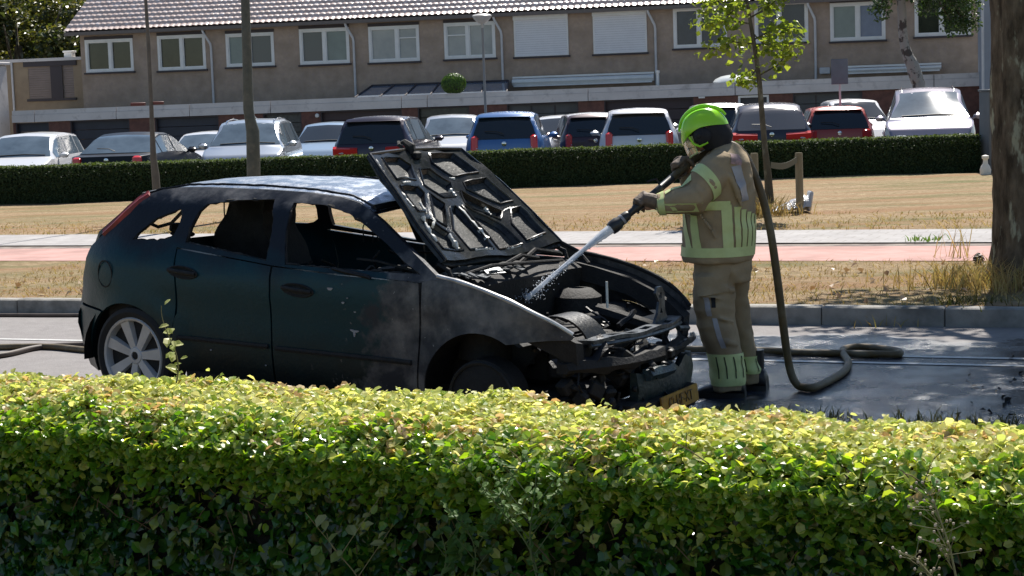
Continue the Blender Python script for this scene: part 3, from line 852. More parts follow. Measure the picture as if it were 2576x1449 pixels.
for s in (-1, 1):
    mb = MB(); FP_ = [(2.30, .975), (2.45, .955), (2.60, .925), (2.80, .868), (2.94, .812), (3.06, .752), (3.14, .695)]
    P_ = catmull_([Vector((x, s * (yside(x, z) - .006), z + .002)) for x, z in FP_], 5)
    mb.tube([p_ + Vector((0, -s * .004, .006)) for p_ in P_], [.013 + .004 * mnoise.noise(p_ * 9) for p_ in P_], 8); mb.build('wing_flange', M_FLG if s < 0 else M_SOOT, car)

M_BAY = mat('bay remains', (.006, .006, .007), (.035, .036, .036), rough=.4, metal=.2, scale=16, bump=.004, bscale=40, lo=.52, hi=.75)
# engine bay ----------------------------------------------------------
mb = MB()
mb.box((2.60, 0, .30), (.8, 1.3, .06)); 
for s in (-1, 1):
    mb.loft([[Vector((x, s * (yside(x, z_) - i), z_ - d)) for (i, d) in ((.02, .0), (.10, .015), (.12, .12), (.04, .14))] for x, z_ in ((2.22, .955), (2.45, .915), (2.7, .86), (2.9, .785), (3.05, .71), (3.15, .655))])
    mb.lathe([(.17, -.25), (.16, 0), (.10, .045), (.05, .05), (.045, .03), (0, .03)], (2.45, s * .52, .74), None, 18)
    mb.tube([(2.2, s * .5, .72), (2.7, s * .50, .64), (3.1, s * .48, .56)], .05, 8)
mb.loft([[Vector((2.22 + .10 * (1 - abs(y) / .7), y, .60)), Vector((2.24, y, .93)), Vector((2.30, y, .955)), Vector((2.40 + .02 * sin(y * 9), y, .90)), Vector((2.36, y, .60))] for y in np.linspace(-.68, .68, 14)])
mb.build('engine_bay', M_SOOT, car)
mb = MB()
def lump(c, s, rot=0, bev=.03): mb.box(c, s, Matrix.Rotation(rot, 3, 'Z') @ Matrix.Rotation(random.uniform(-.15, .15), 3, 'X'), bev=bev)
lump((2.70, .08, .45), (.34, .50, .26), .05); lump((2.70, .08, .60), (.20, .36, .06), .04); lump((2.62, -.30, .46), (.36, .22, .26)); lump((2.92, .12, .52), (.12, .40, .10), .1)
for k in range(4): mb.tube([(2.62, -.10 + k * .11, .60), (2.50, -.10 + k * .11, .64), (2.42, -.10 + k * .10, .60)], .022, 7)
mb.lathe([(.05, 0), (.052, .03), (.035, .04)], (2.75, .22, .63), None, 14)
lump((2.55, .45, .56), (.22, .18, .20), .1, .015); lump((2.92, -.38, .48), (.20, .18, .18), .3, .02)
mb.build('engine', M_SOOT, car)
mb = MB()     # tangle of burnt hoses, brackets, cables
for k in range(34):
    x = random.uniform(2.40, 3.05); y = random.uniform(-.50, .50); z = random.uniform(.50, .66) - max(0, x - 2.8) * .25
    P_ = [Vector((x, y, z))]
    d = Vector((random.uniform(-1, 1), random.uniform(-1, 1), random.uniform(-.3, .3))).normalized()
    for q in range(4):
        d = (d + Vector((random.uniform(-1, 1), random.uniform(-1, 1), random.uniform(-.6, .6))) * .6).normalized(); P_.append(P_[-1] + d * random.uniform(.03, .09))
    P_ = [Vector((min(max(p_.x, 2.3), 3.12), min(max(p_.y, -.62), .62), min(p_.z, .74 - max(0, p_.x - 2.6) * .22))) for p_ in P_]
    mb.tube(P_, random.choice([.005, .008, .012, .018]), 5)
for k in range(46):
    x = random.uniform(2.36, 3.08); y = random.uniform(-.52, .52); z = random.uniform(.46, .62) - max(0, x - 2.8) * .25
    mb.box((x, y, z), (random.uniform(.02, .10), random.uniform(.02, .10), random.uniform(.01, .06)), Matrix.Rotation(random.random() * 3, 3, 'Z') @ Matrix.Rotation(random.uniform(-.8, .8), 3, 'X'), bev=.006)
mb.build('burnt_hoses', M_BAY, car)
# near side inner wing arch standing proud (seen behind the wing)
mb = MB()
rings = []
for a in np.linspace(2.55, .35, 16):
    cx, cz = 2.90, .52; r_ = .23
    rings.append([Vector((cx + (r_ + i) * cos(a), y, cz + (r_ + i) * sin(a))) for (i, y) in ((0, -.50), (.012, -.50), (.012, -.28), (0, -.28))])
mb.loft(rings); mb.build('inner_wing', M_BAY, car)
M_GREYM = mat('scorched steel', (.13, .14, .15), (.035, .04, .045), rough=.35, metal=.55, scale=16, bump=.003, lo=.4, hi=.62)
mb = MB()     # radiator support with slots
P0, P1 = Vector((3.10, -.42, .665)), Vector((3.10, .50, .665))
fnp = lambda a, b: Vector((3.05 + b + .10 * (1 - (a / .62) ** 2), a, .650 + .05 * b + .006 * sin(a * 14)))
slots = [[(-.36 + k * .17, .025), (-.27 + k * .17, .025), (-.27 + k * .17, .075), (-.36 + k * .17, .075)] for k in range(5)]
V, F = panel([(-.55, 0), (.55, 0), (.55, .10), (-.55, .10)], slots, .06, fnp, .022, lambda a, b: Vector((0, 0, -1)))
mb.add(V, F)
mb.tube([(3.14 + .10 * (1 - (k / .62) ** 2), k, .618) for k in np.linspace(-.56, .56, 10)], .014, 6)
mb.build('radiator_support', M_GREYM, car)
mb = MB()     # upright lamp bracket, far side: two legs meeting a plate with holes
fnb = lambda a, b: Vector((3.10 - b * .10, .40 + a, .66 + b))
V, F = panel([(-.10, -.02), (.08, -.02), (.05, .05), (.06, .15), (.03, .19), (-.03, .19), (-.055, .155), (-.02, .10), (-.05, .03)], [[(-.015, .12), (.02, .12), (.02, .155), (-.015, .155)], [(-.02, .03), (.02, .03), (.0, .07)]], .03, fnb, .015, lambda a, b: Vector((1, 0, 0)))
mb.add(V, F); mb.build('lamp_bracket', M_GREYM, car)
mb = MB()     # near side bracket by the missing headlight
mb.loft([[Vector((x, y, z)), Vector((x + .01, y + .03, z + .012)), Vector((x + .05, y + .02, z - .01)), Vector((x + .04, y - .02, z - .03))] for x, y, z in ((3.14, -.46, .66), (3.18, -.50, .61), (3.16, -.56, .55), (3.06, -.62, .535), (2.96, -.68, .53))])
mb.build('lamp_bracket', M_CHAR, car)
mb = MB()     # bonnet prop stub: thin bright rod in the bay
mb.tube([(2.82, .24, .88), (2.83, .235, .72)], .008, 6); mb.build('rod', M_BRIGHT, car)
mb = MB()     # wiper linkage and ash on the scuttle
for k in range(22):
    y = random.uniform(-.62, .1); x = 2.30 + random.uniform(-.03, .10)
    mb.box((x, y, .955 + random.uniform(0, .02)), (random.uniform(.02, .09), random.uniform(.03, .13), .008), Matrix.Rotation(random.uniform(-.5, .5), 3, 'Z') @ Matrix.Rotation(random.uniform(-.4, .4), 3, 'Y'))
mb.build('scuttle_debris', M_GREYM, car)
mb = MB()
mb.tube([(2.30, -.60, .96), (2.34, -.3, 1.0), (2.38, .1, .985), (2.36, .5, .96)], .010, 6)
mb.tube([(2.28, -.2, .95), (2.33, .05, 1.03), (2.30, .3, .99)], .012, 6)
mb.tube([(2.26, .05, .93), (2.28, .30, 1.04), (2.30, .55, 1.0), (2.28, .62, .98)], .014, 6)
mb.build('wiper_linkage', M_SOOT, car)

# front end: what is left of the bumper
mb = MB()
def bar(z0_, z1_, dx, t_, y0_=-.74, y1_=.74, name=None, m=None, n_=20, rag=.012):
    rings = []
    for y in np.linspace(y0_, y1_, n_):
        x = 3.06 + dx + .24 * (1 - (abs(y) / .80) ** 2.2); a = rag * mnoise.noise(Vector((y * 9, z0_ * 7, 0))); b = rag * mnoise.noise(Vector((y * 7, z1_ * 7, 5)))
        rings.append([Vector((x, y, z0_ + a)), Vector((x + .02, y, (z0_ + z1_) / 2)), Vector((x, y, z1_ + b)), Vector((x - t_, y, z1_ + b)), Vector((x - t_, y, z0_ + a))])
    q = MB(); q.loft(rings); q.build(name, m, car)
bar(.47, .535, .01, .06, name='bumper_beam', m=M_SOOT, rag=.03)
bar(.24, .44, .04, .04, -.30, .66, name='melted_bumper', m=M_MELT, rag=.05)
bar(.16, .27, .10, .20, -.42, .40, name='undertray', m=M_SOOT, rag=.04)
bar(.520, .540, .055, .02, .05, .70, name='bumper_lip', m=M_CHAR, rag=.01)
bar(.39, .455, .075, .05, -.22, .05, name='grille_remains', m=mat('blue grey molten', (.022, .05, .065), (.010, .018, .022), rough=.35, scale=14, bump=.006), rag=.02)
mb = MB()
for k in range(70):
    y = random.uniform(-.70, .55); x = 3.02 + .22 * (1 - (abs(y) / .8) ** 2) + random.uniform(-.08, .05); z = random.uniform(.22, .52)
    mb.box((x, y, z), (random.uniform(.02, .10), random.uniform(.02, .12), random.uniform(.02, .12)), Matrix.Rotation(random.random() * 3, 3, 'Z') @ Matrix.Rotation(random.uniform(-.7, .7), 3, 'X'), bev=.01)
for k in range(24):
    y = random.uniform(-.7, .5); x = 3.05 + .22 * (1 - (abs(y) / .8) ** 2) + random.uniform(-.03, .07); z = random.uniform(.30, .55)
    mb.tube([(x, y, z), (x + random.uniform(-.03, .04), y + random.uniform(-.08, .08), z - .08), (x + random.uniform(-.03, .04), y + random.uniform(-.10, .10), z - random.uniform(.12, .26))], random.choice([.006, .009, .014]), 5)
mb.build('bumper_debris', M_SOOT, car)
mb = MB()
for (y, z, a, b) in ((-.52, .30, .03, .06), (-.60, .24, .02, .08), (-.46, .26, .02, .04), (-.05, .47, .04, .02), (.02, .52, .03, .05), (-.18, .43, .06, .02), (-.35, .36, .02, .02)):
    x = 3.12 + .22 * (1 - (abs(y) / .8) ** 2)
    mb.box((x + .03, y, z), (.03, a * 1.6, b), Matrix.Rotation(y * 5, 3, 'X'), bev=.008)
mb.build('burnt_bracket', M_CHAR, car)
# headlight hole remains far side, strip of bright metal
mb = MB(); mb.tube([(3.20, .45, .60), (3.20, .58, .585), (3.12, .70, .60)], .018, 6); mb.tube([(3.26, .40, .535), (3.24, .6, .525), (3.16, .74, .53)], .010, 6)
mb.build('wing_edge', M_GREYM, car)
# number plate, hanging from the bumper
pl = bpy.data.objects.new('number_plate', None); link(pl, car)
pl.location = (3.42, .04, .250); pl.rotation_euler = (radians(2), radians(-8), 0)
mb = MB(); mb.box((0, 0, 0), (.012, .47, .105), bev=.004)
mb.build('plate', mat('plate yellow', (.46, .25, .015), (.20, .10, .012), rough=.55, scale=14, lo=.35, hi=.7), pl)
def text_mesh(name, body, size, m, parent, Mx, extrude=.002):
    cu = bpy.data.curves.new(name, 'FONT'); cu.body = body; cu.size = size; cu.extrude = extrude; cu.align_x = 'CENTER'; cu.align_y = 'CENTER'
    tmp = bpy.data.objects.new('tmp', cu); COL.objects.link(tmp)
    dg = bpy.context.evaluated_depsgraph_get(); me = bpy.data.meshes.new_from_object(tmp.evaluated_get(dg))
    bpy.data.objects.remove(tmp); me.transform(Mx); me.materials.clear(); me.materials.append(m)
    me.name = name; o = bpy.data.objects.new(name, me); link(o, parent); return o
MX = Matrix.Translation((.0085, 0, 0)) @ Matrix(((0, 0, 1, 0), (1, 0, 0, 0), (0, 1, 0, 0), (0, 0, 0, 1))) @ Matrix.Scale(.86, 4, (1, 0, 0))
text_mesh('characters', '62-HF-XT', .088, mat('plate black', (.05, .03, .01), (.22, .12, .02), rough=.6, scale=30, lo=.45, hi=.6), pl, MX)

# bonnet, swung back over the windscreen ------------------------------------
HA = Vector((2.22, 0, 1.02))
hu = Vector((-.69, 0, .62)).normalized()         # hinge -> leading edge
hn = Vector((.62, 0, .69)).normalized()          # underside faces front/up
HL = .905
def hw(v): return float(np.interp(v, [0, .15, .5, .85, 1.0], [.66, .66, .61, .54, .49]))
def hp(a, v, d=0.0):     # a: -1..1 across, v: 0..1 hinge to leading edge
    y = a * hw(v)
    bow = .05 * (1 - a * a) - .05
    warp = .030 * mnoise.noise(Vector((a * 1.7, v * 2.2, 0))) + .012 * mnoise.noise(Vector((a * 5, v * 6, 3))) + .020 * (a > 0) * (1 - v) * a
    sag = -.06 * v * v * 0
    return HA + hu * (HL * v + .03 * (1 - a * a) * v) + Vector((0, y, 0)) - hn * (bow * -1 * -1 + warp + sag) + hn * d
fnh = lambda a, v: hp(a, v)
outer = [(-1, 0), (1, 0), (1, 1), (.5, 1.02), (0, 1.03), (-.5, 1.02), (-1, 1)]
V, F = panel([(-1, -.02), (1, -.02), (1, .98), (.5, 1.0), (0, 1.01), (-.5, 1.0), (-1, .98)], [], .12, lambda a, v: hp(a, v, -.014), .010, lambda a, v: -hn)
bon = MB(); bon.add(V, F); bo = bon.build('bonnet', M_HOODF, car)
cells = [
 [(-.80, .72), (-.36, .72), (-.20, .86), (-.30, .94), (-.76, .93)], [(.80, .72), (.36, .72), (.20, .86), (.30, .94), (.76, .93)],
 [(-.12, .55), (.12, .55), (.26, .68), (.10, .82), (-.10, .82), (-.26, .68)],
 [(-.86, .42), (-.66, .42), (-.40, .60), (-.44, .66), (-.82, .66)], [(.86, .42), (.66, .42), (.40, .60), (.44, .66), (.82, .66)],
 [(-.60, .36), (-.48, .30), (-.20, .49), (-.30, .60)], [(.60, .36), (.48, .30), (.20, .49), (.30, .60)],
 [(-.88, .10), (-.55, .08), (-.55, .24), (-.72, .36), (-.88, .36)], [(.88, .10), (.55, .08), (.55, .24), (.72, .36), (.88, .36)],
 [(-.47, .07), (-.06, .06), (-.06, .46), (-.16, .46), (-.42, .26)], [(.47, .07), (.06, .06), (.06, .46), (.16, .46), (.42, .26)],
]
def ins(poly, f):
    cx = sum(p_[0] for p_ in poly) / len(poly); cy = sum(p_[1] for p_ in poly) / len(poly)
    return [(cx + (x - cx) * f, cy + (y - cy) * f) for x, y in poly]
V, F = panel([(-1, 0), (1, 0), (1, .97), (.5, .99), (0, 1.0), (-.5, .99), (-1, .97)], cells, .09, lambda a, v: hp(a, v, .012), 0)
fr = MB(); fr.add(V, F)
for c_ in cells:       # sloping walls of each recess
    lp = resample(c_, .08); cx = sum(p_[0] for p_ in lp) / len(lp); cy = sum(p_[1] for p_ in lp) / len(lp)
    a_ = [hp(x, y, .012) for x, y in lp]; b_ = [hp(cx + (x - cx) * .82, cy + (y - cy) * .82, -.012) for x, y in lp]
    fr.loft([a_, b_], caps=False)
    fr.tube([hp(x, y, .014) for x, y in lp + [lp[0]]], .007, 5, caps=False)
ed = [(-1, 0), (-1, .3), (-1, .6), (-1, .97), (-.5, .99), (0, 1.0), (.5, .99), (1, .97), (1, .6), (1, .3), (1, 0)]
fr.loft([[hp(x, y, .012) for x, y in ed], [hp(x * 1.012, y + .01, -.024) for x, y in ed]], caps=False, closed=False)
fr.tube([hp(x, y, .008) for x, y in ed], .012, 6)
fr.build('inner_frame', M_HOOD, bo)
sh = MB()     # white strips along the ribs, bright glints put into their colour
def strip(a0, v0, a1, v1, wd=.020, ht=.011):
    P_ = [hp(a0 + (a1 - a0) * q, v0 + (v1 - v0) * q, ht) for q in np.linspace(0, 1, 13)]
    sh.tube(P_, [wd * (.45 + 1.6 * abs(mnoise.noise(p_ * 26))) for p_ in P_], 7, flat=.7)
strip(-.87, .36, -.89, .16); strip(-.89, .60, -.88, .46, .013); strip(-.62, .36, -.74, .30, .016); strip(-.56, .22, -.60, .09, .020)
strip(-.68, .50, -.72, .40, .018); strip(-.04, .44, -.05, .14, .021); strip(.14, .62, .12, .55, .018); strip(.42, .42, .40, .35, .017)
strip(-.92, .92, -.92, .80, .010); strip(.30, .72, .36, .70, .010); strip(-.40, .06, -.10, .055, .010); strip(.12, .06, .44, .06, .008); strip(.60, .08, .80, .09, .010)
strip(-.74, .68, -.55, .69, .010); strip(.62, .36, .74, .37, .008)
sh.build('glint_strips', M_BRIGHT, bo)
sk = MB()
sk.tube([hp(0, .96, .0), hp(.0, 1.0, .03), hp(-.02, 1.05, .03), hp(.03, 1.09, -.02)], [.03, .035, .02, .012], 7)
sk.tube([hp(-.06, .99, .0), hp(-.10, 1.05, .0), hp(-.02, 1.085, .0)], .012, 6); sk.box(hp(.02, .93, .02), (.04, .06, .05), bev=.01)
sk.build('bonnet_catch', M_SOOT, bo)
hg = MB()
for s in (-1, 1):
    hg.tube([(2.30, s * .66, .95), (2.28, s * .665, 1.0), (2.20, s * .66, 1.03)], .014, 6)
hg.tube([hp(1, .02, 0), Vector((2.36, .70, 1.0)), Vector((2.46, .66, .93))], .012, 6)
hg.build('bonnet_hinge', M_SOOT, car)
# far door mirror stub
mb = MB(); mb.box((2.02, .86, 1.0), (.10, .14, .10), bev=.03); mb.build('door_mirror', M_SOOT, car)
# water/char mess and dark rubble under the nose
# ------------------------------------------------------------------ firefighter
PY_ = 11.4
P0 = G(1838, 992)
P0.y = PY_; P0.z = 0
man = thing('person', 'firefighter in brown turnout gear and lime helmet aiming a hose into the burnt engine', 'person', P0)
def W(px, py, dy=0.0): return at(px, py, PY_ + dy) - P0
M_CLOTH = mat('turnout cloth', (.42, .325, .205), (.31, .235, .15), rough=.85, scale=5, bump=.004, bscale=22, lo=.35, hi=.65, spec=.25)
M_HIVIS = mat('lime reflective band', (.68, .77, .35), (.60, .68, .30), rough=.5, scale=12)
M_SILVER = mat('silver reflective band', (.42, .41, .43), (.33, .32, .35), rough=.4, scale=14)
M_GLOVE = mat('leather glove', (.22, .165, .125), (.13, .095, .07), rough=.7, scale=16, bump=.004, bscale=60)
M_BLACK = mat('black cloth', (.010, .010, .014), (.02, .02, .024), rough=.8, scale=12)
M_BOOT = mat('black boot', (.012, .012, .014), rough=.4, bump=.002)
M_SKIN = mat('skin', (.45, .27, .20), (.40, .22, .16), rough=.5, scale=8)
M_HELM = mat('lime helmet', (.40, .86, .02), (.34, .76, .02), rough=.25, scale=4, coat=.4)
M_ORANGE = mat('orange badge', (.62, .12, .04), rough=.6)

def fuse(mb, name, m, parent, voxel=.012, amp=0.0, fs=7.0, smooth_it=3, amp2=0.0):
    o = mb.build(name + '_tmp', m, None, smooth=False)
    md = o.modifiers.new('r', 'REMESH'); md.mode = 'VOXEL'; md.voxel_size = voxel; md.use_smooth_shade = True
    ms = o.modifiers.new('s', 'SMOOTH'); ms.iterations = smooth_it; ms.factor = .5
    dg = bpy.context.evaluated_depsgraph_get(); me = bpy.data.meshes.new_from_object(o.evaluated_get(dg))
    bpy.data.objects.remove(o)
    if amp:
        nv = [v.normal.copy() for v in me.vertices]
        for v, q in zip(me.vertices, nv):
            p = v.co
            d = amp * (1 - 2 * abs(mnoise.noise(Vector((p.x * fs, p.y * fs, p.z * fs * 1.6))))) 
            d += amp2 * mnoise.noise(p * fs * 3.1)
            v.co = p + q * d
    me.name = name; me.materials.clear(); me.materials.append(m)
    me.polygons.foreach_set('material_index', [0] * len(me.polygons)); me.polygons.foreach_set('use_smooth', [True] * len(me.polygons))
    o = bpy.data.objects.new(name, me); link(o, parent); return o
def slices(rows, n=28, sq=2.3):
    """rows: (py, xl, xr, dy, ry, yaw)"""
    rings = []
    for (py, xl, xr, dy, ry_, yw) in rows:
        c = (W(xl, py, dy) + W(xr, py, dy)) / 2; rx = (W(xr, py, dy) - W(xl, py, dy)).length / 2
        ring = []
        for k in range(n):
            a = 2 * pi * k / n
            ca = abs(cos(a)) ** (2 / sq) * (1 if cos(a) > 0 else -1); sa = abs(sin(a)) ** (2 / sq) * (1 if sin(a) > 0 else -1)
            v = Vector((rx * ca, ry_ * sa, 0)); v.z = -.0336 * 0
            ring.append(c + Matrix.Rotation(yw, 3, 'Z') @ v)
        rings.append(ring)
    return rings
def limb(mb, pts, rs, n=14): mb.tube(pts, rs, n)

# body: one continuous figure under the gear
b = MB()
b.loft(slices([(660, 1770, 1872, 0, .15, 0), (600, 1772, 1872, 0, .15, 0), (520, 1765, 1868, 0, .16, 0), (450, 1768, 1865, 0, .18, 0), (410, 1780, 1860, 0, .19, 0), (385, 1795, 1850, 0, .12, 0), (372, 1796, 1836, 0, .06, 0)]))
HC = W(1772, 328)
b.tube([W(1818, 385), W(1800, 350), W(1782, 330)], [.065, .06, .06], 12)
hf = Vector((-.93, .22, -.30)).normalized(); hup = (Vector((0, 0, 1)) - hf * hf.z).normalized(); hs = hup.cross(hf).normalized()
HR = Matrix((hf, hs, hup)).transposed()
def ell(mb, c, r3, R=None, n=18, m_=12):
    rings = []
    for i in range(m_ + 1):
        t = pi * i / m_ ; rr = max(sin(t), 1e-3)
        ring = [Vector((r3[0] * rr * cos(2 * pi * k / n), r3[1] * rr * sin(2 * pi * k / n), -r3[2] * cos(t))) for k in range(n)]
        rings.append([(R @ q if R is not None else q) + c for q in ring])
    mb.loft(rings)
ell(b, HC + HR @ Vector((.0, 0, .0)), (.092, .075, .115), HR)
ell(b, HC + HR @ Vector((.055, 0, -.075)), (.045, .045, .045), HR)
b.tube([HC + HR @ Vector((.085, 0, .01)), HC + HR @ Vector((.112, 0, -.035)), HC + HR @ Vector((.088, 0, -.045))], [.010, .016, .012], 8)
for s in (-1, 1): ell(b, HC + HR @ Vector((-.01, s * .078, -.005)), (.022, .010, .032), HR, 10, 8)
LS, LE, LW, LH = W(1806, 425, -.17), W(1748, 500, -.27), W(1660, 512, -.24), W(1622, 520, -.22)
RS, RE, RW, RH = W(1800, 415, .17), W(1750, 470, .24), W(1728, 425, .08), W(1716, 412, .02)
limb(b, [LS, LE, LW, LH], [.055, .042, .030, .028]); limb(b, [RS, RE, RW, RH], [.055, .042, .030, .028])
limb(b, [W(1800, 650, -.10), W(1800, 770, -.12), W(1822, 900, -.12), W(1835, 978, -.12)], [.085, .065, .05, .04])
limb(b, [W(1840, 650, .11), W(1858, 770, .14), W(1880, 890, .15), W(1890, 962, .15)], [.085, .065, .05, .04])
fuse(b, 'body', M_SKIN, man, .012)
# eyes
mb = MB()
for s in (-1, 1): ell(mb, HC + HR @ Vector((.078, s * .032, .012)), (.012, .013, .010), HR, 10, 8)
mb.build('eyes', mat('eye', (.5, .5, .5), rough=.2), man)

# trousers
t = MB()
NL = [(690, 1746, 1848, -.09, .13, 0), (730, 1745, 1846, -.10, .12, 0), (790, 1750, 1846, -.11, .115, 0), (840, 1762, 1852, -.12, .11, 0), (880, 1778, 1862, -.12, .105, 0), (920, 1790, 1868, -.12, .10, 0), (960, 1792, 1872, -.12, .10, 0), (981, 1794, 1873, -.12, .10, 0)]
FL_ = [(690, 1795, 1887, .10, .12, 0), (740, 1812, 1882, .12, .11, 0), (800, 1828, 1884, .14, .10, 0), (850, 1845, 1893, .15, .095, 0), (890, 1860, 1904, .15, .09, 0), (930, 1868, 1911, .15, .09, 0), (962, 1870, 1911, .15, .09, 0)]
t.loft(slices([(630, 1752, 1888, 0, .20, 0), (670, 1748, 1888, 0, .21, 0), (705, 1746, 1886, .01, .20, 0)]))
t.loft(slices(NL)); t.loft(slices(FL_))
# crumpled knees: extra folds
for (py, xl, xr, dy, r) in ((775, 1752, 1842, -.12, .013), (800, 1790, 1848, -.20, .012), (832, 1768, 1850, -.13, .014), (858, 1800, 1858, -.2, .012), (745, 1760, 1830, -.20, .012), (722, 1790, 1850, -.18, .014), (820, 1838, 1886, .12, .012), (846, 1850, 1892, .12, .013)):
    a_, c_ = W(xl, py - 6, dy), W(xr, py + 10, dy); t.tube([a_, (a_ + c_) / 2 + Vector((0, -.045, .0)), c_], [r * .5, r, r * .4], 8)
trs = fuse(t, 'trousers', M_CLOTH, man, .010, .011, 5.5, 3, .005)
# pocket flap on the thigh
# jacket
j = MB()
j.loft(slices([(655, 1722, 1888, 0, .235, 0), (640, 1718, 1893, 0, .24, 0), (600, 1717, 1897, 0, .24, 0), (550, 1720, 1897, 0, .235, 0), (500, 1724, 1896, 0, .235, 0), (460, 1738, 1893, 0, .245, 0), (430, 1750, 1888, 0, .25, 0), (405, 1762, 1882, 0, .235, 0), (388, 1775, 1873, 0, .19, 0), (374, 1790, 1862, 0, .13, 0), (364, 1796, 1852, 0, .095, 0)]))
limb(j, [W(1828, 405, -.13), LS + Vector((0, 0, .0)), W(1772, 462, -.25), LE, W(1700, 503, -.26), W(1668, 510, -.245), W(1655, 512, -.24)], [.085, .105, .10, .095, .082, .070, .066], 18)
limb(j, [W(1826, 400, .13), RS, W(1768, 450, .23), RE, W(1738, 448, .16), W(1729, 430, .09)], [.085, .10, .09, .085, .07, .06], 18)
for (p_, q_, r) in ((W(1770, 440, -.33), W(1800, 475, -.33), .014), (W(1752, 468, -.35), W(1768, 505, -.34), .013), (W(1725, 478, -.32), W(1735, 520, -.32), .012), (W(1835, 440, -.26), W(1865, 520, -.24), .016), (W(1850, 420, -.22), W(1885, 500, -.16), .014), (W(1760, 540, -.24), W(1800, 600, -.25), .010), (W(1795, 400, -.24), W(1838, 430, -.25), .014)):
    j.tube([p_, (p_ + q_) / 2 + Vector((.01, -.01, 0)), q_], [r * .4, r, r * .4], 8)
jk = fuse(j, 'jacket', M_CLOTH, man, .010, .010, 5.0, 3, .005)

def bvh(o): return BVHTree.FromPolygons([v.co.copy() for v in o.data.vertices], [tuple(p.vertices) for p in o.data.polygons])
BJ, BT = bvh(jk), bvh(trs)
def around(B, axis, th, z, off=.006, R=.6):
    """surface point seen from the axis at angle th and height z"""
    c = Vector((axis.x, axis.y, z)); d = Vector((cos(th), sin(th), 0))
    h = B.ray_cast(c + d * R, -d)
    return (h[0] + d * off) if h[0] is not None else None
def band_patch(mb, B, axis, pts, th, wz=None, off=.006):
    pass
def surf_strip(mb, B, axf, path, half, off=.006):
    """path of (theta, z); half-width in metres; quads hugging the cloth"""
    L = []; Rr = []
    n = len(path)
    for i, (th, z) in enumerate(path):
        a = path[max(i - 1, 0)]; c = path[min(i + 1, n - 1)]
        ax = axf(z)
        dt = (c[0] - a[0]) * .2; dz = c[1] - a[1]; q = sqrt(dt * dt + dz * dz) + 1e-9
        nt_, nz_ = -dz / q * half / .2, dt / q * half
        p1 = around(B, ax, th + nt_, z + nz_, off); p2 = around(B, ax, th - nt_, z - nz_, off)
        if p1 is None or p2 is None: continue
        L.append(p1); Rr.append(p2)
    V = []; F = []
    for i, (p1, p2) in enumerate(zip(L, Rr)):
        for q in range(4): V.append(p1.lerp(p2, q / 3))
    # re-hug the inner points
    for i in range(len(L) - 1):
        for q in range(3): a = i * 4 + q; F.append((a, a + 1, a + 5, a + 4))
    mb.add(V, F)
def lin(a, b, k=14): return [(a[0] + (b[0] - a[0]) * i / k, a[1] + (b[1] - a[1]) * i / k) for i in range(k + 1)]
zj = lambda py: W(1808, py).z
axT = lambda z: Vector((W(1808, 560).x + .0336 * (W(1808, 560).z - z) * 1.0, 0, 0))
th_ = lambda px: -math.acos(max(-1, min(1, (px - 1808) / 88.0)))
hv = MB()
surf_strip(hv, BJ, axT, lin((-pi, zj(628)), (pi, zj(628)), 70), .030)
surf_strip(hv, BJ, axT, lin((th_(1738), zj(512)), (th_(1826), zj(512)), 12), .028)
surf_strip(hv, BJ, axT, lin((th_(1742), zj(510)), (th_(1752), zj(620)), 12), .024)
surf_strip(hv, BJ, axT, lin((th_(1817), zj(510)), (th_(1817), zj(620)), 12), .027)
surf_strip(hv, BJ, axT, lin((th_(1722), zj(530)), (th_(1736), zj(620)), 10), .024)
for px in (1840, 1855, 1868, 1879, 1888):
    surf_strip(hv, BJ, axT, lin((th_(px), zj(516 + (px - 1840) * .5)), (th_(px), zj(620)), 12), .0150)
for a in (.15, .45, .75, 1.1, 1.5, 1.9): surf_strip(hv, BJ, axT, lin((a, zj(530)), (a, zj(620)), 12), .022)
# sleeve bands (rings round the arm)
def ring_band(mb, c, d, r, w_, B=None, off=.007, n=26, gap=None):
    d = d.normalized(); u = d.cross(Vector((0, 0, 1))).normalized(); v = d.cross(u)
    rings = [[], []]
    for k in range(n):
        a = 2 * pi * k / n; e = u * cos(a) + v * sin(a)
        for q, s in ((0, -1), (1, 1)):
            o_ = c + d * (w_ * s)
            h = B.ray_cast(o_ + e * r, -e) if B else (None,)
            rings[q].append(h[0] + e * off if h[0] is not None and (h[0] - o_).length < r * 1.0 else o_ + e * r * .8)
    mb.loft(rings, caps=False)
dA = (LE - LS).normalized(); dB = (LW - LE).normalized()
ring_band(hv, W(1772, 456, -.25), (LE - LS) + Vector((-.05, 0, .04)), .17, .036, BJ)
ring_band(hv, W(1664, 510, -.243), dB, .12, .022, BJ)
pth = [W(1738, 470, -.262), W(1715, 478, -.26), W(1690, 487, -.255), W(1672, 492, -.25)]
V = []; 
for p_ in pth:
    for s in (-.016, 0, .016):
        o_ = p_ + Vector((0, s - .02, .2)); h = BJ.ray_cast(o_, Vector((0, 0, -1)))
        V.append((h[0] if h[0] is not None else p_) + Vector((0, -.003, .005)))
hv.add(V, [(i * 3 + q, i * 3 + q + 1, i * 3 + q + 4, i * 3 + q + 3) for i in range(3) for q in range(2)])
hvo = hv.build('reflective_band', M_HIVIS, jk)
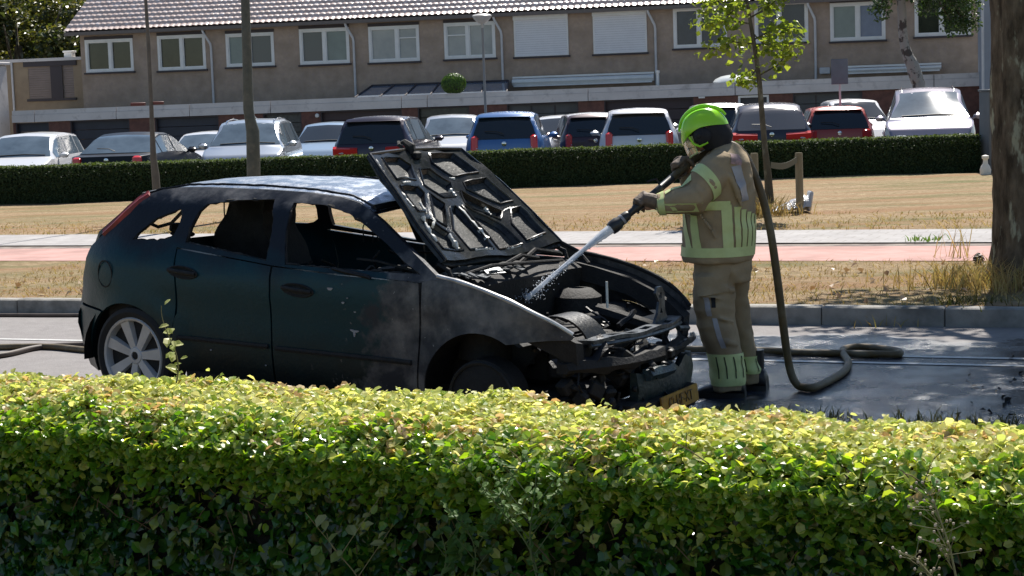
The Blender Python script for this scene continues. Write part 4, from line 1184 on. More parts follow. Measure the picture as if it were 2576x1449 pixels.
# silver yoke stripe down the back and red-white shoulder tab
axU = lambda z: Vector((W(1815, 450).x + .0336 * (W(1815, 450).z - z), 0, 0))
sv = MB()
surf_strip(sv, BJ, axU, [( -1.30 + .02 * i, zj(415 + i * 8)) for i in range(12)], .026)
surf_strip(sv, BJ, axU, lin((1.2, zj(420)), (1.25, zj(500)), 10), .026)
sv.build('silver_stripe', M_SILVER, jk)
tb = MB(); surf_strip(tb, BJ, axU, lin((-1.22, zj(386)), (-1.30, zj(412)), 6), .03, .008)
tb.build('shoulder_tab', mat('washed red tab', (.45, .28, .27), (.30, .20, .18), rough=.7, scale=40, lo=.4, hi=.6), jk)
ob = MB()
hit = BJ.ray_cast(W(1762, 418, -1.2), Vector((0, 1, 0)))
if hit[0] is not None:
    for (dx, dz, sx, sz) in ((0, .015, .075, .018), (-.012, -.022, .05, .045), (.02, -.01, .02, .03)):
        h = BJ.ray_cast(W(1762, 418, -1.2) + Vector((dx, 0, dz)), Vector((0, 1, 0)))
        p_ = h[0] if h[0] is not None else hit[0]
        ob.box(p_ + Vector((0, -.008, 0)), (sx, .022, sz), bev=.002)
ob.build('badge', M_ORANGE, jk)
# seams, dark stitching of the hem
# trouser cuffs: broad lime bands with dark seams; silver stripe down the thigh
def axL(py, rows):
    for a, c in zip(rows, rows[1:]):
        if a[0] <= py <= c[0]:
            k = (py - a[0]) / (c[0] - a[0]); x = ((a[1] + a[2]) / 2) * (1 - k) + ((c[1] + c[2]) / 2) * k; dy = a[3] * (1 - k) + c[3] * k
            return W(x, py, dy)
    r = rows[0] if py < rows[0][0] else rows[-1]; return W((r[1] + r[2]) / 2, py, r[3])
def cuff(mb, rows, py0, py1, a0=0, a1=2 * pi, k=36, kz=8, off=.007):
    V = []; 
    for q in range(kz + 1):
        ax = axL(py0 + (py1 - py0) * q / kz, rows)
        for i in range(k + 1):
            a = a0 + (a1 - a0) * i / k; d = Vector((cos(a), sin(a), 0))
            h = BT.ray_cast(ax, d)
            p_ = h[0] if h[0] is not None and (h[0] - ax).length < .2 else ax + d * .1
            V.append(p_ + d * off)
    mb.add(V, [(q * (k + 1) + i, q * (k + 1) + i + 1, (q + 1) * (k + 1) + i + 1, (q + 1) * (k + 1) + i) for q in range(kz) for i in range(k)])
cf = MB(); cuff(cf, NL, 886, 966); cuff(cf, FL_, 892, 936, k=30)
cf.build('reflective_band', M_HIVIS, trs)
sm = MB()
for a in (-2.2, -1.75, -1.25, -.75, .3, 1.2, 2.2): cuff(sm, NL, 892, 946, a, a + .07, 2, 8, .011)
for a in (-2.0, -1.2, -.5, .6): cuff(sm, FL_, 898, 930, a, a + .07, 2, 6, .011)
sm.build('seam', mat('dark seam', (.05, .06, .03), rough=.8), trs)
ss = MB()
for (a, c) in (((-2.05, 742), (-1.95, 790)), ((-1.72, 795), (-1.60, 870))):
    V = []
    for q in range(9):
        py = a[1] + (c[1] - a[1]) * q / 8; an = a[0] + (c[0] - a[0]) * q / 8; ax = axL(py, NL)
        for s in (-.13, 0, .13):
            d = Vector((cos(an + s), sin(an + s), 0)); h = BT.ray_cast(ax, d); p_ = h[0] if h[0] is not None else ax + d * .1
            V.append(p_ + d * .006)
    ss.add(V, [(q * 3 + i, q * 3 + i + 1, q * 3 + i + 4, q * 3 + i + 3) for q in range(8) for i in range(2)])
ss.build('silver_stripe', M_SILVER, trs)
dp = MB(); V = []
for q in range(5):
    py = 742 + 26 * q / 4; ax = axL(py, NL)
    for s in (-.10, 0, .10):
        d = Vector((cos(-1.72 + s), sin(-1.72 + s), 0)); h = BT.ray_cast(ax, d); p_ = h[0] if h[0] is not None else ax + d * .1
        V.append(p_ + d * .008)
dp.add(V, [(q * 3 + i, q * 3 + i + 1, q * 3 + i + 4, q * 3 + i + 3) for q in range(4) for i in range(2)])
dp.build('dark_patch', M_BLACK, trs)
pf = MB(); V = []
for q in range(7):
    for i in range(9):
        a = -2.35 + 1.5 * i / 8; py = 668 + 58 * q / 6 + (10 * (1 - i / 8) if q == 6 else 0); ax = axL(max(py, 690), NL); ax = Vector((ax.x - .03, ax.y, W(1800, py).z))
        d = Vector((cos(a), sin(a), 0)); h = BT.ray_cast(ax, d); p_ = h[0] if h[0] is not None else ax + d * .13
        V.append(p_ + d * (.008 + .008 * q / 6))
pf.add(V, [(q * 9 + i, q * 9 + i + 1, q * 9 + i + 10, q * 9 + i + 9) for q in range(6) for i in range(8)])
pf.build('pocket_flap', M_CLOTH, trs)
# boots
def boot(c, toe, name='boot', k=1.0):
    mb = MB(); tdir = Vector((toe[0], toe[1], 0)).normalized(); sdir = Vector((-tdir.y, tdir.x, 0))
    prof = [(-.10, .045, .085), (-.085, .05, .13), (-.03, .054, .17), (.05, .052, .12), (.11, .053, .085), (.16, .050, .07), (.20, .036, .05)]
    rings = []
    for (x, wy, hz) in prof:
        rings.append([c + tdir * x + sdir * (wy * cos(a)) * (1 if sin(a) > -.2 else 1.05) + Vector((0, 0, max(0.012, hz * .5 + hz * .5 * sin(a)))) for a in np.linspace(0, 2 * pi, 16, endpoint=False)])
    mb.loft(rings)
    mb.tube([c + Vector((0, 0, .08)) - tdir * .02, c + Vector((0, 0, .26)) - tdir * .02], [.056, .062], 14)
    mb.loft([[c + tdir * x * 1.02 + sdir * wy * s * 1.08 + Vector((0, 0, z)) for s in (-1, 1) for z in ((.0, .03) if s < 0 else (.03, .0))] for (x, wy, hz) in prof])
    return mb.build(name, M_BOOT, man)
nb_ = G(1838, 994) - P0; fb_ = G(1893, 982) - P0
nb_ = Vector((W(1836, 985, -.12).x, -.12, 0)); fb_ = Vector((W(1893, 975, .15).x, .15, 0))
boot(nb_, (-.95, .25)); boot(fb_, (-.9, .35))

# helmet
Hc = W(1772, 324)
HR = HR @ Matrix.Scale(.94, 3)
hm = MB(); rings = []
n_ = 32
for i in range(13):
    t_ = (pi / 2) * i / 12
    ring = []
    for k in range(n_):
        a = 2 * pi * k / n_
        fr_ = .175 if cos(a) > 0 else .165
        z = .145 * cos(t_) - .0
        # rim drops in front over the brow and is cut up over the ears
        drop = -.055 * max(0, cos(a)) ** 2 + .030 * max(0, abs(sin(a)) - .5) - .02 * max(0, -cos(a))
        zz = z + drop * (sin(t_) ** 6)
        ring.append(Hc + HR @ Vector((fr_ * sin(t_) * cos(a), .128 * sin(t_) * sin(a), zz)))
    rings.append(ring)
hm.loft(rings, caps=False)
rings2 = [rings[-1], [q + (Hc - q) * .10 for q in rings[-1]], [q + (Hc - q) * .13 + Vector((0, 0, .03)) for q in rings[-1]]]
hm.loft(rings2, caps=False)
# crown rib and raised side panels
rib = [Hc + HR @ Vector((.172 * sin(t_), 0, .148 * cos(t_) + .004)) for t_ in np.linspace(-1.3, 1.35, 20)]
hm.tube(rib, [.006 + .008 * sin(pi * i / 19) for i in range(20)], 8)
for s in (-1, 1):
    hm.tube([Hc + HR @ Vector((.168 * sin(t_), s * .055, .135 * cos(t_) + .006)) for t_ in np.linspace(-1.0, 1.25, 16)], .006, 6)
    hm.tube([Hc + HR @ Vector(q) for q in ((.10, s * .118, -.02), (.085, s * .125, -.075), (.05, s * .122, -.105), (-.01, s * .120, -.095))], .008, 7)
hm.build('helmet', M_HELM, man)
he = MB()
for s in (-1, 1):
    ell(he, Hc + HR @ Vector((.015, s * .108, -.045)), (.062, .034, .062), HR, 18, 10)
    ell(he, Hc + HR @ Vector((.03, s * .135, -.035)), (.026, .012, .022), HR, 12, 8)
he.loft([[Hc + HR @ (Vector((rx * cos(a), ry_ * sin(a), z)) + Vector((ox, 0, 0))) for a in np.linspace(0, 2 * pi, 20, endpoint=False)] for (rx, ry_, z, ox) in ((.150, .118, -.0, -.01), (.135, .112, -.05, -.035), (.115, .105, -.105, -.055), (.085, .085, -.15, -.055))])
he.tube([Hc + HR @ Vector(q) for q in ((.13, .08, -.09), (.16, .0, -.10), (.13, -.08, -.09))], .004, 5)
he.build('neck_guard', M_BLACK, man)
vi = MB(); V = []
for i in range(7):
    for k in range(13):
        a = -1.05 + 2.1 * k / 12; z = -.02 - .145 * i / 6
        r_ = .168 - .012 * (i / 6) ** 2
        V.append(Hc + HR @ Vector((r_ * cos(a) + .004 * i / 6, .120 * sin(a) / sin(1.2) * .95, z + .03 * abs(sin(a)) * i / 6)))
vi.add(V, [(i * 13 + k, i * 13 + k + 1, (i + 1) * 13 + k + 1, (i + 1) * 13 + k) for i in range(6) for k in range(12)])
vo_ = vi.build('visor', mat('tinted visor', (.62, .56, .30), rough=.08, trans=.6, alpha=.62), man, smooth='all')
vr = MB(); vr.tube([V[6 * 13 + k] for k in range(13)], .005, 6); vr.tube([V[i * 13] for i in range(7)], .005, 6); vr.tube([V[i * 13 + 12] for i in range(7)], .005, 6)
vr.build('visor_rim', mat('visor rim', (.55, .62, .25), rough=.4), vo_)

# gloves: palm, four unequal bent fingers and a thumb closed round the hose
def glove(c, axis, back, wrist, name='glove', openf=0.0):
    """axis along the hose, back = direction the back of the hand faces"""
    axis = axis.normalized(); back = (back - axis * back.dot(axis)).normalized(); side = axis.cross(back).normalized()
    mb = MB(); r0 = .040
    pc = c + back * .046
    mb.tube([wrist, wrist.lerp(pc, .5) + back * .005, pc], [.047, .046, .040], 12)
    mb.loft([[pc + axis * (x) + side * (.040 * cos(a)) + back * (.020 * sin(a)) for a in np.linspace(0, 2 * pi, 14, endpoint=False)] for x in (-.045, -.03, 0, .03, .045)])
    for i, (x, ln) in enumerate(((-.040, .85), (-.014, 1.0), (.013, 1.05), (.039, .95))):
        P_ = []
        for q in np.linspace(0, 1, 7):
            a = radians(80 - q * 175 * ln); rr = r0 + (.02 + openf) * max(0, q - .55)
            P_.append(c + axis * (x * (1 + .12 * q) + .004 * sin(i * 3 + q * 4)) + (side * cos(a) + back * sin(a)) * rr)
        mb.tube(P_, [.0135, .0135, .013, .0125, .012, .0115, .009], 9)
    P_ = []
    for q in np.linspace(0, 1, 6):
        a = radians(110 + q * 115); P_.append(c + axis * (-.050 - .012 * q) + (side * cos(a) + back * sin(a)) * (r0 + .006))
    mb.tube(P_, [.018, .016, .015, .014, .013, .010], 9)
    return fuse(mb, name, M_GLOVE, man, .0048, .0012, 30, 2)
NZ = [W(1543, 571, -.26), W(1560, 557, -.25), W(1588, 534, -.235), W(1622, 506, -.21), W(1660, 474, -.15), W(1690, 449, -.07), W(1716, 424, .0), W(1745, 402, .06)]
glove(W(1618, 511, -.215), NZ[2] - NZ[4], Vector((-.15, -.75, .75)), LW, openf=.03)
glove(W(1715, 423, .0), NZ[5] - NZ[7], Vector((-.4, -.2, .9)), RW + Vector((-.02, 0, .01)), openf=.0)

# ------------------------------------------------------------------ the hose he holds
def catmull(P_, k=8):
    P_ = [Vector(p_) for p_ in P_]; Q = [P_[0] * 2 - P_[1]] + P_ + [P_[-1] * 2 - P_[-2]]; out = []
    for i in range(1, len(Q) - 2):
        for q in range(k):
            t_ = q / k; a, b_, c_, d_ = Q[i - 1], Q[i], Q[i + 1], Q[i + 2]
            out.append(.5 * ((2 * b_) + (c_ - a) * t_ + (2 * a - 5 * b_ + 4 * c_ - d_) * t_ ** 2 + (3 * b_ - a - 3 * c_ + d_) * t_ ** 3))
    out.append(P_[-1]); return out
M_HOSE = mat('olive hose', (.13, .085, .032), (.085, .065, .035), rough=.55, scale=14, bump=.002, bscale=120, col3=(.17, .14, .09), scale3=5)
HO = P0.copy()
hose = thing('fire_hose', 'olive fire hose from the nozzle over the firefighter shoulder down onto the wet road', 'hose', HO)
Gz = lambda px, py: G(px, py, .027) - HO
path = [NZ[5], NZ[6], NZ[7], W(1780, 384, .10), W(1812, 366, .13), W(1845, 366, .12), W(1874, 392, .08), W(1893, 430, .03), W(1913, 480, .0), W(1936, 570, -.02), W(1954, 690, -.02), W(1968, 800, .0), W(1980, 890, .02),
        W(1992, 945, .02), Gz(2012, 973), Gz(2045, 975), Gz(2085, 958), Gz(2122, 935), Gz(2134, 912), Gz(2122, 890), Gz(2124, 878), Gz(2160, 872), Gz(2220, 877), Gz(2258, 884), Gz(2258, 891), Gz(2200, 891),
        Gz(2120, 889), Gz(2000, 886), Gz(1900, 881), Gz(1700, 878), Gz(1300, 880), Gz(800, 884), Gz(300, 884), Gz(120, 872), Gz(-60, 874), Gz(-500, 880)]
mb = MB(); cp = catmull(path, 8)
cp = [p_ if (p_ + HO).z > .026 else Vector((p_.x, p_.y, .027)) for p_ in cp]
mb.tube(cp, [.026 * (1 + .06 * mnoise.noise(p_ * 6)) for p_ in cp], 12); hb = mb.build('hose_line', M_HOSE, hose)
nz_ = MB()
d_ = (NZ[0] - NZ[3]).normalized(); u_ = d_.cross(Vector((0, 0, 1))).normalized(); RZ = Matrix((u_, d_.cross(u_), d_)).transposed()
nz_.lathe([(.0, -.02), (.024, -.02), (.024, .10), (.028, .11), (.028, .20), (.022, .21), (.022, .25), (.030, .26), (.034, .29), (.034, .325), (.042, .34), (.044, .375), (.040, .40), (.020, .402), (.018, .38)], NZ[3] - d_ * .12, RZ, 20)
nz_.tube([NZ[5], NZ[4], NZ[3] - d_ * .10], [.026, .024, .024], 10)
no = nz_.build('nozzle', mat('black nozzle', (.018, .018, .020), (.05, .05, .05), rough=.4, scale=20), hose)
rg = MB(); rg.lathe([(.0345, -.008), (.0355, 0), (.0345, .008)], NZ[3] + d_ * .185, RZ, 20)
rg.build('metal_ring', M_SILVER, no)
kb_ = MB(); kb_.tube([NZ[4] + Vector((0, 0, .02)), NZ[4] + Vector((-.02, -.01, .06)), NZ[4] + Vector((-.08, -.01, .045))], .007, 6); kb_.build('shutoff_lever', M_BLACK, no)

# water jet
WO = P0 + NZ[0]
tgt = CM @ Vector((2.41, -.02, .772))
jl = MB(); a_ = Vector((0, 0, 0)); b_ = tgt - WO
P_ = [a_ + b_ * q + Vector((0, 0, .05 * q * (1 - q))) for q in np.linspace(0, 1, 34)]
R_ = [float(np.interp(q, [0, .04, .15, .42, .7, 1], [.020, .033, .026, .010, .012, .017])) * (1 + .18 * mnoise.noise(Vector((q * 30, 0, 0)))) for q in np.linspace(0, 1, 34)]
jl.tube(P_, R_, 10)
for k in range(16):      # ragged strands round the core of the jet
    an = random.random() * 2 * pi; q0 = random.uniform(.0, .5); q1 = q0 + random.uniform(.2, .5); F_ = []
    for q in np.linspace(q0, min(q1, 1), 10):
        rr = float(np.interp(q, [0, .04, .15, .42, .7, 1], [.016, .030, .030, .018, .022, .034])) * (1 + .5 * mnoise.noise(Vector((q * 12, k * 3.1, 0))))
        F_.append(a_ + b_ * q + Vector((0, 0, .05 * q * (1 - q))) + Vector((cos(an) * .6, sin(an) * .8, sin(an + 1))) * rr)
    jl.tube(F_, [.0015, .003, .004, .004, .003, .004, .003, .003, .002, .001], 5)
for k in range(420):
    q = random.random() ** .8; p_ = a_ + b_ * q; rr = .004 + .035 * abs(q - .35)
    c_ = p_ + Vector((random.gauss(0, rr), random.gauss(0, rr), random.gauss(0, rr))); s_ = random.uniform(.002, .005)
    jl.add([c_ + Vector(v) * s_ for v in ((1, 0, 0), (0, 1, 0), (-1, 0, 0), (0, -1, 0), (0, 0, 1), (0, 0, -1))], [(0, 1, 4), (1, 2, 4), (2, 3, 4), (3, 0, 4), (1, 0, 5), (2, 1, 5), (3, 2, 5), (0, 3, 5)])
for k in range(150):
    an = random.random() * 2 * pi; r_ = random.uniform(0, .12); c_ = b_ + Vector((cos(an) * r_, sin(an) * r_, random.uniform(0, .07) * (1 - r_ * 5)))
    s_ = random.uniform(.0012, .0035); jl.add([c_ + Vector(v) * s_ for v in ((1, 0, 0), (0, 1, 0), (-1, 0, 0), (0, -1, 0), (0, 0, 1), (0, 0, -1))], [(0, 1, 4), (1, 2, 4), (2, 3, 4), (3, 0, 4), (1, 0, 5), (2, 1, 5), (3, 2, 5), (0, 3, 5)])
jo = jl.build('water_jet', leafmat('white water', [(.80, .84, .90), (.90, .93, .97)], rough=.2, trans=.5, tcol=(1, 1, 1)), None, smooth='all', loc=WO)
tag(jo, 'thin white jet of water from the nozzle into the engine bay', 'water jet')

# hoses lying on the road at the left
M_HOSE2 = mat('dark hose', (.05, .035, .028), (.09, .065, .05), rough=.6, scale=9)
def ground_hose(pts, r, label):
    P_ = [G(x, y, r) for x, y in pts]; o0 = P_[0].copy(); o0.z = 0
    mb = MB(); mb.tube(catmull([p_ - o0 for p_ in P_], 8), r, 10); o = mb.build('fire_hose', M_HOSE2, None, loc=o0)
    tag(o, label, 'hose', 'hoses lying on the road behind the car'); return o
ground_hose([(-420, 780), (-100, 791), (60, 793), (200, 793), (420, 790), (900, 792)], .018, 'thin dark hose lying straight along the foot of the far kerb at the left')
ground_hose([(-420, 925), (-150, 906), (0, 894), (90, 875), (180, 868), (320, 868), (700, 880)], .024, 'dark hose crossing over another one on the dry road left of the burnt car')
# ------------------------------------------------------------------ near hedge
HE = Vector((.885, -.466, 0)); HN = Vector((.466, .885, 0))
hedge = thing('hedge', 'clipped foreground hedge, yellow green on top and dark green down its face', 'hedge', HE * -3 + HN * 5.5)
HO2 = np.array(hedge.location)
def topz(t, n):
    z = .785 + .026 * mnoise.noise(Vector((t * 1.3, n * 2, 0))) + .034 * mnoise.noise(Vector((t * 4.1, n * 5, 7))) + .016 * mnoise.noise(Vector((t * 13, n * 13, 2)))
    z -= .12 * (max(0, 5.42 - n) / .25) ** 2
    z += .040 * math.exp(-((t + 3.22) / .22) ** 2) * math.exp(-((n - 5.85) / .2) ** 2) + .02 * math.exp(-((t + 4.75) / .3) ** 2)
    return z
core = MB()
V = []; F = []
ts = np.linspace(-9.5, 3.0, 70)
for t in ts:
    zt = topz(t, 5.55) - .075
    w0 = 5.33 + .03 * mnoise.noise(Vector((t * 3, 0, 1)))
    for (n_, z) in ((w0, -.02), (w0, .35), (w0 + .01, zt - .13), (w0 + .08, zt - .07), (w0 + .2, zt), (5.78, zt), (5.82, zt - .05), (5.82, -.02)): V.append(HE * t + HN * n_ + Vector((0, 0, z)) - Vector(HO2))
for i in range(len(ts) - 1):
    for j in range(7): a = i * 8 + j; F.append((a, a + 1, a + 9, a + 8))
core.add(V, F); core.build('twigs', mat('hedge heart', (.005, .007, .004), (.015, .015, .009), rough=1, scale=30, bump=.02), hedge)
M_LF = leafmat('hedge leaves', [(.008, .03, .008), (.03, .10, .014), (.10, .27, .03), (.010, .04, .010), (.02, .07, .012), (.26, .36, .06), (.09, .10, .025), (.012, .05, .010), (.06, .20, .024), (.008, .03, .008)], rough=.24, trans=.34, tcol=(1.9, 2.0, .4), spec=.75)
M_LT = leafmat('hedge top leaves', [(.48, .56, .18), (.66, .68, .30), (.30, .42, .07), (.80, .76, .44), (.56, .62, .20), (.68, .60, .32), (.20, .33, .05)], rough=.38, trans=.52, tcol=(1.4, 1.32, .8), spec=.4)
def hz(t, n, z): return np.array(HE * t + HN * n + Vector((0, 0, z))) - HO2
def face(k, t0, t1):
    P = []; N = []
    for _ in range(k):
        t = random.uniform(t0, t1); z = random.uniform(-.02, .69)
        clump = mnoise.noise(Vector((t * 3.2, z * 4.2, 2))) ; 
        dep = abs(random.gauss(0, .045)) + .035 - .105 * clump - .05 * mnoise.noise(Vector((t * 8, z * 9, 4)))
        if mnoise.noise(Vector((t * 2.6, z * 3.6, 9))) < -.08 and random.random() < .80: continue
        n_ = 5.22 + dep - .04 * max(0, (.4 - z))
        P.append(hz(t, n_, z)); q = -HN * 1.0 + Vector((0, 0, random.uniform(.0, 1.3))) + Vector((random.gauss(0, .6), random.gauss(0, .4), random.gauss(0, .55)))
        N.append(q)
    return P, N
P, N = face(30000, -5.6, -.6); P2, N2 = face(5200, -9.3, -5.6); P3, N3 = face(4600, -.6, 2.9)
down = np.array([0, 0, -.7])
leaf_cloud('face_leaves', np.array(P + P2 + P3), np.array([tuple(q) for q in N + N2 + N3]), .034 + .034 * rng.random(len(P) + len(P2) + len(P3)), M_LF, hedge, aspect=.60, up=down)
G_ = []; GN = []
def topl(k, t0, t1):
    P = []; N = []
    for _ in range(k):
        t = random.uniform(t0, t1); n_ = random.uniform(5.17, 5.93)
        e = min(n_ - 5.17, 5.93 - n_); z = topz(t, n_) - abs(random.gauss(0, .032)) + .012 - .06 * (max(0, .10 - (5.93 - n_)) / .10) ** 1.6 
        if random.random() < .03: z += random.uniform(.01, .035)
        if n_ < 5.37 and random.random() < .25 + .5 * (5.37 - n_) / .2: G_.append(hz(t, n_ - .005, z + .004)); GN.append((random.gauss(0, .7), random.gauss(0, .7) - .35, 1.0)); continue
        P.append(hz(t, n_, z)); N.append((random.gauss(0, .62), random.gauss(0, .62) - .25, 1.0))
    return P, N
P, N = topl(32000, -5.6, -.6); P2, N2 = topl(3600, -9.3, -5.6); P3, N3 = topl(3200, -.6, 2.9)
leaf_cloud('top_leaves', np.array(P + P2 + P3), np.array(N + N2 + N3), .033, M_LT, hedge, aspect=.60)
P = G_; N = GN
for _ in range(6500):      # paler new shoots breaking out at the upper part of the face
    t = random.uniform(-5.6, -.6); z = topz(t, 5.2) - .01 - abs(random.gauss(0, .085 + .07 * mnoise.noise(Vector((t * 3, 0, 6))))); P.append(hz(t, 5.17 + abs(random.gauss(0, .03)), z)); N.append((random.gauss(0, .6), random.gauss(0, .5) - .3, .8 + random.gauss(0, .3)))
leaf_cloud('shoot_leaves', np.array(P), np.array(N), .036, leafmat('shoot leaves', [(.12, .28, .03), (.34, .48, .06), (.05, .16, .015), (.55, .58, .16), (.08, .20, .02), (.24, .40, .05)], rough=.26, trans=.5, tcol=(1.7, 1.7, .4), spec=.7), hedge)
P = []; N = []
for _ in range(1500):     # back side
    t = random.uniform(-6, 1); P.append(hz(t, 5.88 + random.uniform(-.03, .03), random.uniform(.1, .76))); N.append((.4 + random.gauss(0, .3), .9, random.uniform(0, .8)))
leaf_cloud('back_leaves', np.array(P), np.array(N), .058, M_LF, hedge)
P = []
for _ in range(900):
    t = random.uniform(-5.6, -.6); P.append((t, random.uniform(5.22, 5.36), random.uniform(.05, .74)))
P4 = []; N4 = []
for _ in range(90000):
    if len(P4) > 1500: break
    t = random.uniform(-5.6, -.6); n_ = random.uniform(5.18, 5.9)
    if mnoise.noise(Vector((t * 2.6, n_ * 4, 31))) < .12: continue
    P4.append(hz(t, n_, topz(t, n_) - abs(random.gauss(0, .02)) + .014 )); N4.append((random.gauss(0, .7), random.gauss(0, .7) - .2, 1.0))
leaf_cloud('browned_leaves', np.array(P4), np.array(N4), .036, leafmat('browned leaves', [(.66, .46, .24), (.74, .62, .36), (.56, .36, .18), (.70, .64, .32)], rough=.45, trans=.45, tcol=(1.2, 1.1, .8)), hedge)
tw = MB()
for (t, n_, z) in P[:420]:
    a = Vector(hz(t, n_, z)); d = Vector((random.gauss(0, .05), random.gauss(0, .04) - .02, random.uniform(.02, .1)))
    tw.tube([a, a + d * .5 + Vector((0, 0, .005)), a + d], [.0022, .0018, .001], 4)
tw.build('shoots', mat('twig', (.16, .11, .06), rough=.8), hedge)['kind'] = 'stuff'

# plants and shoots standing out of or in front of the hedge
def sprig(name, label, cat, px, py0, py1, Y, lean, leaves, m_leaf, size, stem=(.10, .14, .05), group=None, spread=1.0, fork=0, r=.0035):
    base = at(px, py0, Y); top = at(px + lean, py1, Y)
    root = thing(name, label, cat, base, group=group)
    st = MB(); k = 14; pts = []
    for i in range(k + 1):
        q = i / k; p_ = (top - base) * q + Vector((.02 * sin(q * 5 + px), .01 * cos(q * 4), 0)); pts.append(p_)
    st.tube(pts, [r * (1 - .6 * i / k) for i in range(k + 1)], 5)
    P = []; N = []
    tips = [pts]
    for f in range(fork):
        i = int(k * (.35 + .5 * f / max(fork, 1))); s = (-1) ** f
        b2 = [pts[i] + Vector((s * spread * .05 * q, -.01 * q, .07 * q * spread)) * (1 + f * .1) for q in np.linspace(0, 1.4, 6)]
        st.tube(b2, [r * .6, r * .5, r * .45, r * .4, r * .35, r * .3], 4); tips.append(b2)
    st.build('stem', mat('stem %s' % name, stem, rough=.7), root)
    for i in range(leaves):
        b2 = random.choice(tips); q = random.uniform(.12, 1) * (len(b2) - 1); i0 = min(int(q), len(b2) - 2); c = b2[i0].lerp(b2[i0 + 1], q - i0)
        an = random.random() * 2 * pi; d = Vector((cos(an), sin(an) * .6, random.uniform(.1, .7))); P.append(c + d * size * .55); N.append(Vector((-d.x * .3 + random.gauss(0, .3), -.5, .8)))
    leaf_cloud('leaves', np.array([tuple(p_) for p_ in P]), np.array([tuple(q) for q in N]), size, m_leaf, root, aspect=.5)
    return root
M_WEED = leafmat('weed leaves', [(.08, .16, .04), (.12, .22, .06), (.17, .25, .08)], rough=.55, trans=.4, spec=.2)
M_PALE = leafmat('pale leaves', [(.38, .42, .16), (.50, .50, .24), (.30, .36, .10)], rough=.4, trans=.45, tcol=(1.2, 1.2, .6))
sprig('hedge_shoot', 'single tall pale shoot rising from the hedge in front of the rear wheel', 'shoot', 440, 965, 768, 7.0, -22, 15, M_PALE, .045, (.16, .15, .07), r=.0035)
sprig('weed', 'tallest feathery weed climbing the middle of the hedge face', 'weed', 1360, 1500, 1165, 5.72, -28, 90, M_WEED, .026, group='weeds in front of the hedge', fork=6, spread=1.6)
sprig('weed', 'feathery weed leaning left beside the tallest one', 'weed', 1345, 1440, 1190, 5.72, -125, 80, M_WEED, .026, group='weeds in front of the hedge', fork=5, spread=1.3)
sprig('weed', 'short jagged weed left of the two tall ones', 'weed', 1205, 1500, 1290, 5.85, -45, 55, M_WEED, .030, group='weeds in front of the hedge', fork=4)
sprig('weed', 'drooping grassy weed left of the jagged weed', 'weed', 1105, 1500, 1300, 5.95, 5, 24, M_WEED, .045, group='weeds in front of the hedge', fork=3)
sprig('twig', 'bare pale twig with a few long leaves at the lower middle left', 'twig', 905, 1500, 1340, 6.15, -70, 12, M_PALE, .050, (.30, .26, .12), fork=3, spread=1.8, r=.003)
def umbel(px, py, Y, n_, label):
    root = thing('seed_stalk', label, 'weed', at(px + 70, 1500, Y), group='dried seed stalks')
    st = MB(); sd_ = MB(); b0 = Vector((0, 0, 0)); o0 = Vector(root.location)
    c = at(px, py, Y) - o0; st.tube([b0, b0.lerp(c, .5) + Vector((.01, 0, 0)), c], [.0035, .003, .002], 5)
    for i in range(n_):
        s0 = b0.lerp(c, random.uniform(.25, 1)); e = s0 + Vector((random.gauss(-.02, .035), random.gauss(0, .02), random.uniform(.01, .07)))
        st.tube([s0, e], .0010, 4); ell(sd_, e, (.0042, .0042, .0048), None, 7, 5)
    st.build('stem', mat('dry stem', (.24, .24, .12), rough=.8), root); sd_.build('seed_heads', mat('seed head', (.62, .55, .42), (.40, .33, .22), rough=.8, scale=60), root)
umbel(2345, 1250, 4.95, 34, 'dried seed stalk with pale round heads before the hedge, the right one')
umbel(2300, 1400, 5.0, 20, 'low dried seed stalk with a few pale heads near the lower right corner')
# ------------------------------------------------------------------ far hedge
fh = thing('hedge', 'long low dark clipped hedge between the lawn and the parked cars', 'hedge', (0, 36.6, .25))
HX0, HX1 = -17.0, 9.52
def ftop(x): return .735 + .018 * mnoise.noise(Vector((x * .8, 0, 0))) + .014 * mnoise.noise(Vector((x * 3.0, 5, 0)))
V = []; F = []; xs = np.linspace(HX0, HX1, 260); prof = [(-.40, -.04), (-.42, .15), (-.40, .40), (-.38, .62), (-.33, 1.0), (0, 1.03), (.33, 1.0), (.40, .6), (.42, .2), (.42, -.04)]
for x in xs:
    for (y, z) in prof:
        zz = z if z < .64 else ftop(x) * z - .03
        q = Vector((x, y, zz)); d = .035 * mnoise.noise(q * 4) + .02 * mnoise.noise(q * 13)
        V.append((x, y + d * (1 if y > 0 else -1), zz + (d * .5 if z > .9 else 0)))
n_ = len(prof)
for i in range(len(xs) - 1):
    for j in range(n_ - 1): a = i * n_ + j; F.append((a, a + 1, a + n_ + 1, a + n_))
F.append(tuple(range(n_))); F.append(tuple((len(xs) - 1) * n_ + j for j in reversed(range(n_))))
mb = MB(); mb.add(V, F); mb.build('hedge_body', mat('yew body', (.010, .018, .009), (.022, .036, .014), rough=.95, scale=9, bump=.03, bscale=30, spec=.1), fh)
k = 46000; X_ = rng.uniform(HX0, HX1, k); Z_ = rng.uniform(-.02, .74, k); Y_ = -.42 - np.abs(rng.normal(0, .025, k)) + .05 * np.array([mnoise.noise(Vector((x * 1.3, z * 2, 3))) for x, z in zip(X_, Z_)])
N_ = np.c_[rng.normal(0, .5, k), -1 + rng.normal(0, .3, k), rng.normal(.3, .5, k)]
leaf_cloud('hedge_face', np.c_[X_, Y_, Z_], N_, .042, leafmat('yew leaves', [(.012, .026, .010), (.022, .045, .015), (.035, .062, .022), (.028, .038, .014)], rough=.6, trans=.12, spec=.25), fh, simple=True)
